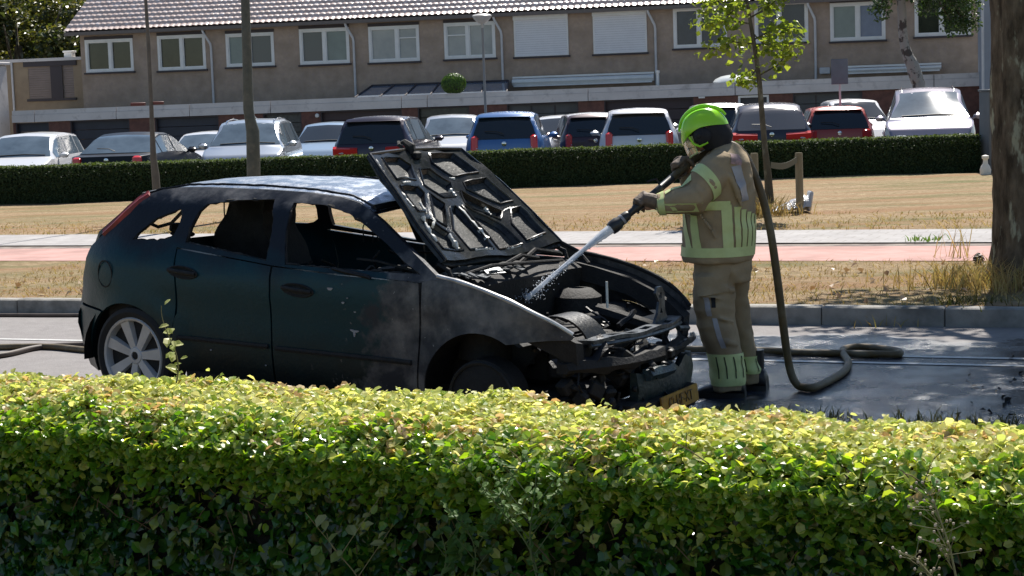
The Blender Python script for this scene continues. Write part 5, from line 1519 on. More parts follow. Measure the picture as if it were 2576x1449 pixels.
k = 22000; X_ = rng.uniform(HX0, HX1, k); Y_ = rng.uniform(-.42, .42, k); Z_ = np.array([ftop(x) for x in X_]) + rng.normal(0, .016, k)
leaf_cloud('hedge_top', np.c_[X_, Y_, Z_], np.c_[rng.normal(0, .5, k), rng.normal(0, .5, k), np.ones(k)], .040, leafmat('yew top', [(.07, .11, .025), (.11, .15, .04), (.04, .07, .02)], rough=.6, trans=.25, spec=.2), fh, simple=True)

# ------------------------------------------------------------------ terraced houses
HYAW = 0.2240954
HD = Vector((cos(HYAW), -sin(HYAW), 0)); HF = Vector((sin(HYAW), cos(HYAW), 0))
HC0 = Vector((2.55, 61.4, 0)); UNIT = 5.3
def plane_sz(px, py, off=0.0):
    g = ray(px, py); o = Vector((0, 0, CAM_H)); c = HC0 + HF * off
    t = ((c - o).dot(HF)) / g.dot(HF); q = o + g * t
    return (q - HC0).dot(HD), q.z
def hw_(s, z, off=0.0): return HC0 + HD * s + HF * off + Vector((0, 0, z))
M_BRICK = mat('grey brown brick', (.46, .36, .285), (.35, .275, .215), rough=.9, scale=2.6, bump=.006, bscale=30, lo=.35, hi=.65, col3=(.38, .30, .26), scale3=9, lo3=.5, hi3=.72, spec=.2)
M_BRICKR = mat('red brown brick', (.20, .10, .08), (.13, .07, .06), rough=.9, scale=6, lo=.35, hi=.65, spec=.2)
M_WHITE = mat('white frame', (.86, .86, .84), (.78, .78, .76), rough=.5, scale=3)
M_GLASSD = mat('dark pane', (.020, .026, .022), (.05, .055, .04), rough=.06, scale=.8, spec=.6)
M_LINTEL = mat('dark lintel', (.06, .05, .055), rough=.7)
M_PIPE = mat('grey pipe', (.66, .66, .67), (.56, .56, .57), rough=.5, scale=3)
def tile_mat():
    m = mat('glazed roof tiles', (.70, .53, .45), (.58, .44, .37), rough=.30, scale=1.2, lo=.35, hi=.65, col3=(.78, .68, .65), scale3=5, spec=.9, coat=.5, bump=.004, bscale=40)
    return m
M_TILE = tile_mat()
def pane_mat(kind):
    return {'dark': M_GLASSD,
            'teal': mat('pane teal curtain', (.20, .26, .26), (.16, .21, .22), rough=.08, scale=2, spec=.5),
            'blue': mat('pane navy blind', (.05, .065, .10), (.035, .045, .07), rough=.08, scale=2, spec=.5),
            'slate': mat('pane slate blind', (.10, .115, .13), rough=.08),
            'grey': mat('pane net curtain', (.40, .42, .42), (.30, .33, .34), rough=.12, scale=1.6, spec=.5),
            'sky': mat('pane blue blind', (.16, .21, .33), (.12, .16, .26), rough=.08, scale=2)}[kind]
WIN = [((213, 98.5, 338, 181), ('dark', 'dark'), .52), ((395, 88, 520, 176), ('dark', 'dark'), .50), ((567, 83, 692, 167), ('teal', 'slate'), .48), ((752, 71, 881, 161), ('slate2', 'teal'), .50),
       ((926, 65, 1057, 155.6), ('grey', 'grey'), .56), ((1116, 55.6, 1248, 147), ('grey', 'grey'), .46), ((1292, 35, 1431.6, 141), 'shutter', 0), ((1491, 24.6, 1629, 133.7), 'shutter', 0),
       ((1692.6, 17.6, 1829.8, 119.7), ('blue', 'blue'), .48), ((1897, 3, 2034, 107), ('blue', 'blue'), .46), ((2087.5, 5.3, 2228, 102), ('teal', 'sky'), .50), ((2300, -12, 2443, 90), ('dark', 'dark'), .48)]
s_first = plane_sz(213, 180)[0]
bounds = [plane_sz(207, 200)[0]] + [(k - 2.5) * UNIT for k in range(6)]
zE = plane_sz(500, 66, -.35)[1]
zE = (plane_sz(156, 83, -.35)[1] + plane_sz(1806, 5, -.35)[1]) / 2
zB = .28
LABELS = ['end house of the terrace at the left with two dark white framed windows',
          'brick terraced house with teal and slate blinds in its windows behind the broad post',
          'brick terraced house with two pale net curtained windows, behind the small street lamp',
          'brick terraced house with both windows shut by plain grey roller shutters',
          'brick terraced house with navy blue windows, behind the young tree',
          'brick terraced house at the right, behind the birch and the square sign']
print('zE', zE, 'fascia', plane_sz(116, 276, -3.2), plane_sz(2497, 181, -3.2))
for h in range(6):
    s0, s1 = bounds[h], bounds[h + 1]
    if h == 5: s1 = bounds[6]
    O = hw_(s0, 0)
    root = thing('terraced_house', LABELS[h], 'house', O, group='row of terraced houses')
    L = lambda s, z, off=0.0: hw_(s, z, off) - O
    rects = []
    for (r, kd, ml) in WIN[2 * h:2 * h + 2]:
        sa, za = plane_sz(r[0], r[1]); sb, zb2 = plane_sz(r[2], r[3]); sc, zc = plane_sz(r[0], r[3]); sdd, zd = plane_sz(r[2], r[1])
        rects.append((sa, (zc + zb2) / 2, sb, (za + zd) / 2, kd, ml))
    holes = [[(a, b_), (c, b_), (c, d), (a, d)] for (a, b_, c, d, _, _) in rects]
    V, F = panel([(s0, zB), (s1, zB), (s1, zE), (s0, zE)], holes, 9, lambda s, z: L(s, z), .28, lambda s, z: HF, inner=False)
    mb = MB(); mb.add(V, F)
    for (sa, sb) in ((s0, s0 + .02), (s1 - .02, s1)):      # party walls / gable
        if h in (0,) and sa == s0 or h == 5 and sb == s1:
            zr = zE + 3.2
            P_ = [L(sa, zB, .281), L(sa, zE, .281), L(sa, zr, 4.2), L(sa, zE, 8.2), L(sa, zB, 8.2)]; Q_ = [p_ + HD * (sb - sa) for p_ in P_]
            mb.loft([P_, Q_])
    mb.build('wall', M_BRICK, root, smooth=False)
    mb = MB(); mb.add([L(s0, zB, 8.22), L(s1, zB, 8.22), L(s1, zE, 8.22), L(s0, zE, 8.22)], [(0, 1, 2, 3)]); mb.build('back_wall', M_BRICK, root, smooth=False)
    mb = MB(); mb.add([L(s0 + .05, zB, .9), L(s1 - .05, zB, .9), L(s1 - .05, zE, .9), L(s0 + .05, zE, .9)], [(0, 1, 2, 3)]); mb.build('inner_wall', M_LINTEL, root, smooth=False)
    Rw = Matrix.Rotation(-HYAW, 3, 'Z')
    for (a, b_, c, d, kd, ml) in rects:
        cx, cz, w_, hh = (a + c) / 2, (b_ + d) / 2, c - a, d - b_
        fr = MB(); T = .085
        if kd == 'shutter':
            n_s = 16; T = .05
            for q in range(n_s): fr.box(L(cx, b_ + .03 + (hh - .20) * (q + .5) / n_s, -.03), (w_ - .10, .02, (hh - .20) / n_s - .004), Rw)
            wobj = fr.build('roller_shutter', mat('shutter grey', (.80, .81, .84), (.74, .75, .78), rough=.6, scale=2), root, smooth=False)
            f2 = MB()
            f2.box(L(cx, d - .09, -.05), (w_ + .02, .18, .18), Rw); f2.box(L(a + .025, cz - .09, -.03), (.05, .07, hh - .18), Rw); f2.box(L(c - .025, cz - .09, -.03), (.05, .07, hh - .18), Rw); f2.box(L(cx, b_ + .015, -.04), (w_, .07, .03), Rw)
            f2.build('frame', M_WHITE, wobj, smooth=False)
        else:
            fr.box(L(cx, d - T / 2, .03), (w_, .12, T), Rw); fr.box(L(cx, b_ + T / 2, .03), (w_, .12, T), Rw)
            for sx in (a + T / 2, c - T / 2): fr.box(L(sx, cz, .03), (T, .12, hh - 2 * T), Rw)
            mx_ = a + w_ * ml; fr.box(L(mx_, cz, .028), (.10, .11, hh - 2 * T), Rw)
            # opening sash: inner frame on one side
            for (xa, xb) in ((a + T, mx_ - .05), (mx_ + .05, c - T)):
                t2 = .035
                fr.box(L((xa + xb) / 2, d - T - t2 / 2, .036), (xb - xa, .07, t2), Rw); fr.box(L((xa + xb) / 2, b_ + T + t2 / 2, .036), (xb - xa, .07, t2), Rw)
                for sx in (xa + t2 / 2, xb - t2 / 2): fr.box(L(sx, cz, .036), (t2, .07, hh - 2 * T - 2 * t2), Rw)
            if kd[0] == 'grey':
                xa, xb = (mx_ + .05, c - T) if ml > .5 else (a + T, mx_ - .05)
                fr.box(L((xa + xb) / 2, d - T - .34, .036), (xb - xa - .07, .06, .04), Rw)
            wobj = fr.build('window', M_WHITE, root, smooth=False)
            for (xa, xb, kk) in ((a + T, mx_, kd[0]), (mx_, c - T, kd[1])):
                kk = {'slate2': 'slate'}.get(kk, kk)
                pp = MB(); pp.box(L((xa + xb) / 2, cz, .07), (xb - xa, .012, hh - 2 * T), Rw); pp.build('pane', pane_mat(kk), wobj, smooth=False)
        sl_ = MB(); sl_.box(L(cx, b_ - .035, -.03), (w_ + .10, .16, .06), Rw); sl_.build('sill', M_LINTEL, wobj, smooth=False)
        ln = MB(); ln.box(L(cx, d + .06, -.012), (w_ + .02, .05, .10), Rw); ln.build('lintel', M_LINTEL, wobj, smooth=False)
    # roof: pantiles with real waves and courses
    pitch = radians(31); sw = .215; cl = .33; wL = s1 - s0 + (.45 if h == 0 else 0) + (.3 if h == 5 else 0); sL = s0 - (.45 if h == 0 else 0)
    ncol = int(round(wL / sw)); nsub = 6; ncr = 16
    U = np.linspace(0, wL, ncol * nsub + 1); rowsT = []
    for c_ in range(ncr):
        rowsT += [(c_ * cl + .001, .030), (c_ * cl + cl * .5, .016), ((c_ + 1) * cl, .002)]
    V = []
    ph = 2 * pi * U / sw
    wave = .019 * (np.sin(ph) * .8 + .35 * np.sin(2 * ph + .6))
    for (t_, dz) in rowsT:
        base = -.35 + cos(pitch) * t_; zz = zE + .02 + sin(pitch) * t_
        nx, nz__ = -sin(pitch), cos(pitch)
        d_ = dz + wave
        offs = base + nx * d_; zs = zz + nz__ * d_
        p_ = np.array(HC0 - O)[None] + np.outer(sL + U, np.array(HD)) + np.outer(offs, np.array(HF)); p_[:, 2] += zs
        V.append(p_)
    V = np.concatenate(V); W_ = len(U); ii = np.arange(len(rowsT) - 1)[:, None] * W_ + np.arange(W_ - 1)[None]
    Ff = np.stack([ii, ii + 1, ii + W_ + 1, ii + W_], -1).reshape(-1, 4)
    ro = fast_mesh('roof', V, Ff, M_TILE, root, smooth=True)
    mb = MB(); zr = zE + sin(pitch) * ncr * cl; br_ = -.35 + cos(pitch) * ncr * cl
    mb.add([L(sL, zr - .02, br_), L(sL + wL, zr - .02, br_), L(sL + wL, zE, 8.6), L(sL, zE, 8.6)], [(0, 1, 2, 3)])
    mb.add([L(sL, zE - .06, -.34), L(sL + wL, zE - .06, -.34), L(sL + wL, zr - .10, br_), L(sL, zr - .10, br_)], [(0, 1, 2, 3)])
    mb.build('roof_underside', M_LINTEL, root, smooth=False)
    mb = MB(); mb.tube([L(sL, zr + .03, br_), L(sL + wL, zr + .03, br_)], .11, 10); mb.build('ridge', M_TILE, root)
    mb = MB(); mb.box(L(sL + wL / 2, zE - .075, -.30), (wL, .10, .12), Rw); mb.box(L(sL + wL / 2, zE - .10, -.13), (wL, .26, .03), Rw); mb.build('gutter', mat('gutter', (.16, .14, .13), rough=.7), root, smooth=False)
    mb = MB(); sp = s1 - .02
    mb.tube([L(sp - .22, zE - .12, -.28), L(sp - .20, zE - .22, -.26), L(sp - .02, zE - .62, -.09), L(sp, zE - .75, -.08), L(sp, 2.2, -.08)], .042, 8)
    mb.build('drainpipe', M_PIPE, root)

# garages in front of the terrace ------------------------------------------------
gz = lambda s: float(np.interp(s, [plane_sz(116, 276, -3.2)[0], plane_sz(2497, 181, -3.2)[0]], [plane_sz(116, 276, -3.2)[1], plane_sz(2497, 181, -3.2)[1]]))
gh = lambda s: .41
sA, sB = -19.5, plane_sz(2500, 190, -3.2)[0]
gar = thing('garage_row', 'long low garage row with pale concrete fascia and dark doors below the terrace', 'garages', hw_(sA, 0, -3.2))
OG = Vector(gar.location); LG = lambda s, z, off=0.0: hw_(s, z, -3.2 + off) - OG
M_CONC = mat('pale concrete fascia', (.72, .68, .66), (.62, .585, .57), rough=.85, scale=1.2, lo=.35, hi=.65, col3=(.48, .45, .44), scale3=3.2, lo3=.55, hi3=.75, spec=.25)
mb = MB(); 
joints = [plane_sz(x, 260, -3.2)[0] for x in (-120, 85, 291, 476, 680, 1010, 1075, 1480, 1850, 2350)]
ss_ = [sA] + [j_ for j_ in joints if sA < j_ < sB] + [sB]
for a, c in zip(ss_, ss_[1:]):
    za, zc = gz(a), gz(c)
    for (dz0, dz1, o0, o1) in ((-.41, -.16, -.02, .10), (-.155, 0, .015, .12)):
        P_ = [LG(a + .012, za + dz0, o0), LG(a + .012, za + dz1, o0), LG(a + .012, za + dz1, o1), LG(a + .012, za + dz0, o1)]
        Q_ = [LG(c - .012, zc + dz0, o0), LG(c - .012, zc + dz1, o0), LG(c - .012, zc + dz1, o1), LG(c - .012, zc + dz0, o1)]
        mb.loft([P_, Q_])
mb.build('fascia', M_CONC, gar, smooth=False)
mb = MB(); mb.loft([[LG(sA, gz(sA) - .38, .125), LG(sA, gz(sA) - .03, .125), LG(sA, gz(sA) - .03, 3.18), LG(sA, gz(sA) - .38, 3.18)], [LG(sB, gz(sB) - .38, .125), LG(sB, gz(sB) - .03, .125), LG(sB, gz(sB) - .03, 3.18), LG(sB, gz(sB) - .38, 3.18)]])
mb.build('flat_roof', mat('roof felt', (.20, .19, .18), (.28, .26, .24), rough=.95, scale=2), gar, smooth=False)
# piers and doors
DR = [(-60, 120, 'navy'), (174, 323, 'navy'), (388, 548, 'navy'), (660, 757, 'net'), (805, 1010, 'maroon'), (1050, 1180, 'leafy'), (1275, 1455, 'slat'), (1520, 1745, 'maroon2'), (1857, 1935, 'white'), (1995, 2170, 'slat'), (2300, 2400, 'maroon2')]
dm = {'navy': mat('navy garage door', (.028, .034, .055), (.022, .026, .042), rough=.5, scale=3), 'net': mat('dark net window', (.07, .075, .075), (.03, .03, .035), rough=.4, scale=9),
      'maroon': mat('maroon garage door', (.055, .035, .038), rough=.6), 'maroon2': mat('plum garage door', (.045, .032, .038), rough=.6), 'leafy': mat('dark window', (.05, .06, .05), (.02, .022, .02), rough=.3, scale=7),
      'slat': mat('grey slatted door', (.10, .105, .11), (.07, .072, .075), rough=.6, scale=2), 'white': mat('shaded door', (.05, .05, .06), rough=.5)}
prev = sA
for (x0, x1, kd) in DR:
    a, c = plane_sz(x0, 300, -3.2)[0], plane_sz(x1, 300, -3.2)[0]
    a = max(a, sA + .1)
    if a > prev + .05:
        mb = MB(); zt = gz((prev + a) / 2) - .42
        P_ = [LG(prev, .27, .06), LG(prev, zt, .06), LG(prev, zt, .40), LG(prev, .27, .40)]; mb.loft([P_, [p_ + HD * (a - prev) for p_ in P_]]); mb.build('brick_pier', M_BRICKR, gar, smooth=False)
    zt = gz((a + c) / 2) - .43; d = MB(); hh = zt - .28
    npn = 5
    for q in range(npn): d.box(LG((a + c) / 2, .28 + hh * (q + .5) / npn, .24), (c - a, .03, hh / npn - .012), Rw, bev=.006)
    dob = d.build('garage_door', dm[kd], gar, smooth=False)
    f_ = MB(); fw = .07 if kd == 'white' else .035
    f_.box(LG((a + c) / 2, zt - fw / 2, .14), (c - a, .14, fw), Rw); f_.box(LG(a + fw / 2, .28 + hh / 2 - fw / 2, .14), (fw, .14, hh - fw), Rw); f_.box(LG(c - fw / 2, .28 + hh / 2 - fw / 2, .14), (fw, .14, hh - fw), Rw)
    f_.build('door_frame', M_WHITE if kd == 'white' else M_LINTEL, dob, smooth=False)
    if kd == 'slat':
        f_ = MB(); 
        for q in (.33, .66): f_.box(LG(a + (c - a) * q, .28 + hh * .75, .21), (.04, .03, hh * .4), Rw)
        f_.build('mullion', M_LINTEL, dob, smooth=False)
    prev = c
mb = MB(); zt = gz(sB) - .42; P_ = [LG(prev, .27, .06), LG(prev, zt, .06), LG(prev, zt, .40), LG(prev, .27, .40)]; mb.loft([P_, [p_ + HD * (sB - prev) for p_ in P_]]); mb.build('brick_pier', M_BRICKR, gar, smooth=False)
s_, z_ = plane_sz(797, 291, -3.2); mb = MB(); mb.lathe([(.07, 0), (.075, .05), (.05, .09), (0, .1)], LG(s_, z_, .05), Matrix.Rotation(pi / 2, 3, 'X'), 14); mb.build('wall_lamp', M_WHITE, gar)
s_, z_ = plane_sz(1765, 244, -3.2); mb = MB(); mb.box(LG(s_, z_, .03), (.20, .10, .09), Rw, bev=.01); mb.build('wall_lamp', M_WHITE, gar)

# things on and above the garage roof ----------------------------------------
def on_plane(name, label, cat, px, py, off, fn, m, group=None):
    s, z = plane_sz(px, py, off); O = hw_(s, z, off); mb = MB(); fn(mb); o = mb.build(name, m, None, smooth=True, loc=O); tag(o, label, cat, group); return o
# lean-to veranda roof
s0, z0_ = plane_sz(892, 243, -2.9); s1, _ = plane_sz(1275, 232, -2.9); zt_ = plane_sz(1100, 211, -.15)[1]
rt = thing('veranda_roof', 'sloping glazed veranda roof with dark bars above the garages', 'roof', hw_(s0, 0, -2.9)); OV = Vector(rt.location)
mb = MB(); zb_ = gz(s0) - .02
st0, st1 = plane_sz(935, 218, -.2)[0], plane_sz(1279, 206, -.2)[0]
fnv = lambda a, b, dz=0.0: hw_((s0 + (s1 - s0) * a) * (1 - b) + (st0 + (st1 - st0) * a) * b, (zb_ + (zt_ - zb_) * b) + dz, -2.9 + 2.7 * b) - OV
mb.add([fnv(0, 0), fnv(1, 0), fnv(1, 1), fnv(0, 1), fnv(0, 0, -.03), fnv(1, 0, -.03), fnv(1, 1, -.03), fnv(0, 1, -.03)], [(0, 1, 2, 3), (4, 7, 6, 5), (0, 4, 5, 1), (1, 5, 6, 2), (2, 6, 7, 3), (3, 7, 4, 0)])
mb.build('glazing', mat('veranda glazing', (.22, .26, .32), (.16, .20, .26), rough=.10, scale=2), rt, smooth=False)
mb = MB()
for q in range(7): mb.tube([fnv(q / 6, 0, .02), fnv(q / 6, 1, .02)], .025, 6)
mb.tube([fnv(0, 1, .02), fnv(1, 1, .02)], .04, 6); mb.build('glazing_bars', M_LINTEL, rt)
# clipped bush
g = hw_(plane_sz(1142, 233, -3.0)[0], gz(0) + .0, -3.0)
bush = thing('potted_bush', 'round clipped green bush standing on the garage roof', 'bush', g)
mb = MB(); mb.lathe([(.12, 0), (.16, .12), (.15, .12), (0, .10)], (0, 0, 0), None, 14); mb.build('pot', M_CONC, bush)
k = 2600; D = rng.normal(size=(k, 3)); D /= np.linalg.norm(D, axis=1, keepdims=True); r_ = .40 * (1 - np.abs(rng.normal(0, .06, k)))
P = D * r_[:, None] * np.array([1.05, 1.05, .88]) + np.array([0, 0, .30]); P = P[P[:, 2] > .0]; D = D[:len(P)]
ell(mb := MB(), Vector((0, 0, .30)), (.36, .36, .30)); mb.build('bush_heart', M_LINTEL, bush)
leaf_cloud('foliage', P, (P - np.array([0, 0, .3])), .06, leafmat('bush leaves', [(.05, .12, .02), (.13, .23, .04), (.02, .06, .012)], trans=.35), bush, simple=True)
# awning cassettes
def cassette(x0, x1, y0, y1, off, label):
    a, za = plane_sz(x0, (y0 + y1) / 2, off); c, zc = plane_sz(x1, (y0 + y1) / 2 - .04 * (x1 - x0), off); hh = (y1 - y0) / 74.0
    O = hw_(a, 0, off); mb = MB()
    zc = za = (za + zc) / 2
    mb.loft([[hw_(s, za + dz, off + o_) - O for (dz, o_) in ((-hh / 2, -.10), (-.01, -.16), (hh * .3, -.14), (hh / 2, -.02), (hh / 2, .08), (-hh / 2, .08))] for s in (a, c)])
    mb.box(hw_((a + c) / 2, za - hh * .5 - .03, off - .12) - O, (c - a - .1, .05, .05), Rw)
    mb.box(hw_((a + c) / 2, za + hh * .5 + .05, off + .02) - O, (c - a, .10, .06), Rw)
    o = mb.build('awning', M_WHITE, None, smooth=False, loc=O); tag(o, label, 'awning', 'folded awnings on the terrace'); return o
cassette(1290, 1645, 200, 216, -.25, 'closed white awning cassette under the two shuttered windows')
cassette(2098, 2368, 174, 184, -.25, 'closed white awning cassette behind the birch trunk')
on_plane('vent_pipe', 'short white vent pipe beside the drainpipe right of the shuttered windows', 'vent', 1655, 212, -1.6, lambda mb: mb.lathe([(.05, -.1), (.05, .36), (.075, .37), (.075, .45), (0, .46)], n=14), M_WHITE)
on_plane('skylight', 'white dome skylight on the garage roof behind the young tree', 'skylight', 1842, 205, -2.6, lambda mb: mb.lathe([(.62, -.05), (.62, .0), (.54, .09), (.36, .17), (.15, .21), (0, .215)], n=24), mat('dome acrylic', (.75, .78, .78), rough=.15))
on_plane('vent_box', 'small grey box on the house wall beside the drainpipe behind the young tree', 'box', 2075, 178, -.12, lambda mb: mb.box((0, 0, 0), (.34, .16, .22), Rw, bev=.02), M_PIPE)

# lower flat roofed annex at the left
sa_, za_ = plane_sz(5, 165, 0.3); sb_, _ = plane_sz(206, 150, .3); zt_ = plane_sz(100, 155, .3)[1]
an = thing('annex', 'low flat roofed brick annex with brown shutters at the far left', 'building', hw_(sa_, 0, .3)); OA = Vector(an.location); LA = lambda s, z, o_=0.0: hw_(s, z, .3 + o_) - OA
r1 = (plane_sz(70, 170, .3), plane_sz(131, 247, .3)); r2 = (plane_sz(157, 163, .3), plane_sz(188, 244, .3))
hol = [[(r[0][0], r[1][1]), (r[1][0], r[1][1]), (r[1][0], r[0][1]), (r[0][0], r[0][1])] for r in (r1, r2)]
V, F = panel([(sa_, zB), (sb_ - .01, zB), (sb_ - .01, zt_), (sa_, zt_)], hol, 9, lambda s, z: LA(s, z), .25, lambda s, z: HF, inner=False)
mb = MB(); mb.add(V, F); mb.loft([[LA(sa_, zB, .251), LA(sa_, zt_, .251), LA(sa_, zt_, 6), LA(sa_, zB, 6)], [LA(sa_ + .2, zB, .251), LA(sa_ + .2, zt_, .251), LA(sa_ + .2, zt_, 6), LA(sa_ + .2, zB, 6)]])
mb.build('wall', mat('tan brick', (.36, .28, .19), (.28, .215, .15), rough=.9, scale=2, bump=.005, bscale=30), an, smooth=False)
mb = MB(); mb.box(LA((sa_ + sb_) / 2, zt_ + .06, 3.0), (sb_ - sa_ + .12, 6.2, .11), Rw); mb.build('flat_roof', M_CONC, an, smooth=False)
for r in (r1, r2):
    mb = MB(); w_ = r[1][0] - r[0][0]; hh = r[0][1] - r[1][1]
    for q in range(14): mb.box(LA((r[0][0] + r[1][0]) / 2, r[1][1] + hh * (q + .5) / 14, .03), (w_, .03, hh / 14 - .008), Rw)
    mb.build('shutter', mat('brown grey shutter', (.27, .215, .19), (.23, .185, .165), rough=.7, scale=3), an, smooth=False)
mb = MB(); zz1 = r1[0][1]; zz0 = r1[1][1]
mb.box(LA((r1[1][0] + r2[0][0]) / 2, (zz0 + zz1) / 2, -.02), (r2[0][0] - r1[1][0] - .02, .06, zz1 - zz0 + .02), Rw); mb.box(LA((r1[0][0] + r2[1][0]) / 2, zz1 + .13, -.03), (r2[1][0] - r1[0][0] + .3, .08, .22), Rw); mb.box(LA((r1[0][0] + r2[1][0]) / 2, zz0 - .05, -.03), (r2[1][0] - r1[0][0] + .15, .08, .09), Rw)
mb.build('window_surround', M_LINTEL, an, smooth=False)
mb = MB(); mb.tube([LA(sa_ + .42, zt_, -.07), LA(sa_ + .42, 2.2, -.07)], .04, 8); mb.build('drainpipe', M_PIPE, an)
on_plane('chimney_box', 'white metal vent box on the annex roof beside the end house', 'vent', 176, 152, .9, lambda mb: (mb.box((0, 0, .14), (.30, .30, .30), Rw, bev=.01), mb.box((0, 0, .32), (.38, .38, .06), Rw, bev=.01)), M_WHITE)
# small pale shed further left
O = at(2, 215, 63); mb = MB(); mb.box((-1.0, 0, -.6), (1.9, 1.5, 2.6), Rw, bev=.02); mb.box((-1.0, 0, .76), (2.1, 1.7, .10), Rw, bev=.02)
o = mb.build('shed', M_CONC, None, smooth=False, loc=O); tag(o, 'pale grey shed at the very left edge beside the annex', 'shed')

# right end: tall grey panel building, fence post, grey screen
O = at(2483, 90, 53.0); O.z = 0; rb = thing('panel_building', 'narrow blue grey clad building at the right end of the terrace', 'building', O)
mb = MB(); mb.box((1.98, 1.5, 3.2), (3.5, 3, 6.4), Rw, bev=.02); mb.build('wall', mat('blue grey cladding', (.30, .33, .38), (.26, .29, .33), rough=.7, scale=1), rb, smooth=False)
mb = MB(); mb.tube([(-.22, -.35, 1.9), (-.22, -.35, 6.0)], .04, 8); mb.build('drainpipe', M_PIPE, rb)
O = at(2486, 432, 36.1); O.z = .25; mb = MB()
mb.box((0, .0, .80), (.15, .75, 1.62), bev=.01); mb.box((.0, 0, 1.63), (.19, .80, .04), bev=.005)
o = mb.build('grey_screen', mat('grey screen', (.13, .15, .17), (.10, .115, .13), rough=.6, scale=2), None, loc=O); tag(o, 'upright grey metal cabinet at the right end of the dark hedge', 'cabinet')
O = at(2504, 430, 35.6); O.z = .25; mb = MB(); mb.lathe([(.05, 0), (.05, .02), (.034, .03), (.032, 1.75), (.036, 1.76), (0, 1.78)], n=12)
o = mb.build('steel_post', M_PIPE, None, loc=O); tag(o, 'thin grey steel post between the cabinet and the thick tree trunk', 'post')
O = at(2479, 429, 34.8); O.z = .25; mb = MB(); mb.lathe([(.10, 0), (.11, .10), (.085, .17), (.05, .22), (.045, .30), (.07, .32), (.07, .37), (.0, .39)], n=14)
o = mb.build('bollard', mat('chalk white', (.72, .70, .64), rough=.6), None, loc=O); tag(o, 'small white bollard at the right end of the dark hedge', 'bollard')

# ------------------------------------------------------------------ posts and lamps
M_POST = mat('weathered green grey paint', (.05, .06, .052), (.085, .092, .078), rough=.6, scale=8, col3=(.13, .125, .10), scale3=3, lo3=.55, hi3=.7)
def post(name, label, cat, prof, m, group=None):
    """prof: list of (px, py, half width px) at distance Y"""
    Y, pts = prof; P_ = [at(x, y, Y) for x, y, _ in pts]; base = P_[-1].copy(); gzz = .2
    dirn = (P_[-1] - P_[-2]); k = (P_[-1].z - gzz) / max(1e-6, -dirn.z) if dirn.z < 0 else 0
    P_.append(P_[-1] + dirn * k); O = P_[-1].copy(); mb = MB()
    rs = [w_ / (FPX / Y) for _, _, w_ in pts]; rs.append(rs[-1]); P_ = [p_ - O for p_ in P_]
    up = P_[0] + (P_[0] - P_[1]).normalized() * 3.2
    mb.tube([up] + P_, [rs[0] * .85] + rs, 14); o = mb.build(name, m, None, loc=O); tag(o, label, cat, group); return o
post('lamp_post', 'broad weathered green grey post rising behind the burnt car roof', 'post', (30, [(617, 0, 11), (622, 160, 12), (625, 275, 13), (629, 300, 13.5), (636, 330, 16.5), (637, 380, 17), (638, 440, 17)]), M_POST)
post('sign_post', 'slim grey brown post left of the broad one with small red tabs', 'post', (30, [(366.5, 0, 4), (374, 120, 5), (380, 250, 5), (383, 330, 6), (386, 400, 8), (391, 440, 10), (393, 470, 10)]), mat('brown grey steel', (.075, .068, .06), (.11, .10, .085), rough=.6, scale=6))
for o in list(COL.objects):
    if o.name == 'sign_post':
        mb = MB(); c_ = at(379, 261, 30) - o.location
        mb.box(c_ + Vector((-.21, 0, 0)), (.25, .03, .055), bev=.008); mb.box(c_ + Vector((.13, 0, .01)), (.18, .03, .05), bev=.008); mb.build('tab', mat('dull red tab', (.10, .025, .025), rough=.6), o)
# small street lamp
b_ = at(1223, 300, 44); b_.z = .29; top = at(1213, 58, 44)
lamp = thing('street_lamp', 'small street lamp with a flat pale bowl head on a thin post', 'street lamp', b_); T_ = top - b_
mb = MB(); mb.tube([Vector((0, 0, 0)), T_ * .25, T_ * .26, T_], [.055, .05, .034, .028], 12); mb.build('pole', mat('lamp pole', (.26, .25, .24), rough=.5), lamp)
mb = MB(); mb.lathe([(.03, -.12), (.045, -.02), (.10, .0), (.20, .10), (.235, .16)], T_, None, 24); mb.build('lamp_bowl', mat('lamp bowl', (.55, .53, .50), rough=.3, trans=.2), lamp)
mb = MB(); mb.lathe([(.236, .155), (.24, .175), (.20, .205), (.10, .225), (0, .23)], T_, None, 24); mb.build('lamp_cap', mat('lamp cap', (.60, .58, .56), rough=.4), lamp)
# sign seen from behind
b_ = at(2116, 270, 43); b_.z = .29; sg = thing('road_sign', 'back of a rectangular blue grey sign on a thin post', 'sign', b_)
c_ = at(2112, 180, 43) - b_
mb = MB(); mb.box(c_, (.40, .02, .60), bev=.01); mb.build('sign_plate', mat('sign back', (.17, .20, .24), (.14, .165, .20), rough=.5, scale=3), sg)
mb = MB(); mb.tube([Vector((0, .03, 0)), Vector((c_.x, .03, c_.z + .28))], .026, 10); mb.box(c_ + Vector((0, .02, .15)), (.30, .02, .03)); mb.box(c_ + Vector((0, .02, -.15)), (.30, .02, .03)); mb.build('post', M_PIPE, sg)

# ------------------------------------------------------------------ trees
def bark(name, c1, c2, c3, s=9):
    return mat(name, c1, c2, rough=.95, scale=s, stretch=(1, 1, .35), bump=.03, bscale=s * 1.5, col3=c3, scale3=s * .7, lo3=.56, hi3=.64, spec=.15)
M_BARK = bark('trunk bark', (.05, .038, .026), (.17, .135, .095), (.34, .34, .25), 11)
def crown_leaves(name, centres, k, size, m, parent, org, squash=.8):
    P = []; N = []
    for (c, r, kk) in centres:
        D = rng.normal(size=(kk, 3)); D /= np.linalg.norm(D, axis=1, keepdims=True)
        rr = r * rng.random(kk) ** .45
        P.append(np.array(c) + D * rr[:, None] * np.array([1, 1, squash])); N.append(D * .5 + np.array([0, 0, .8]) + rng.normal(size=(kk, 3)) * .5)
    return leaf_cloud(name, np.concatenate(P) - np.array(org), np.concatenate(N), size, m, parent, simple=True)
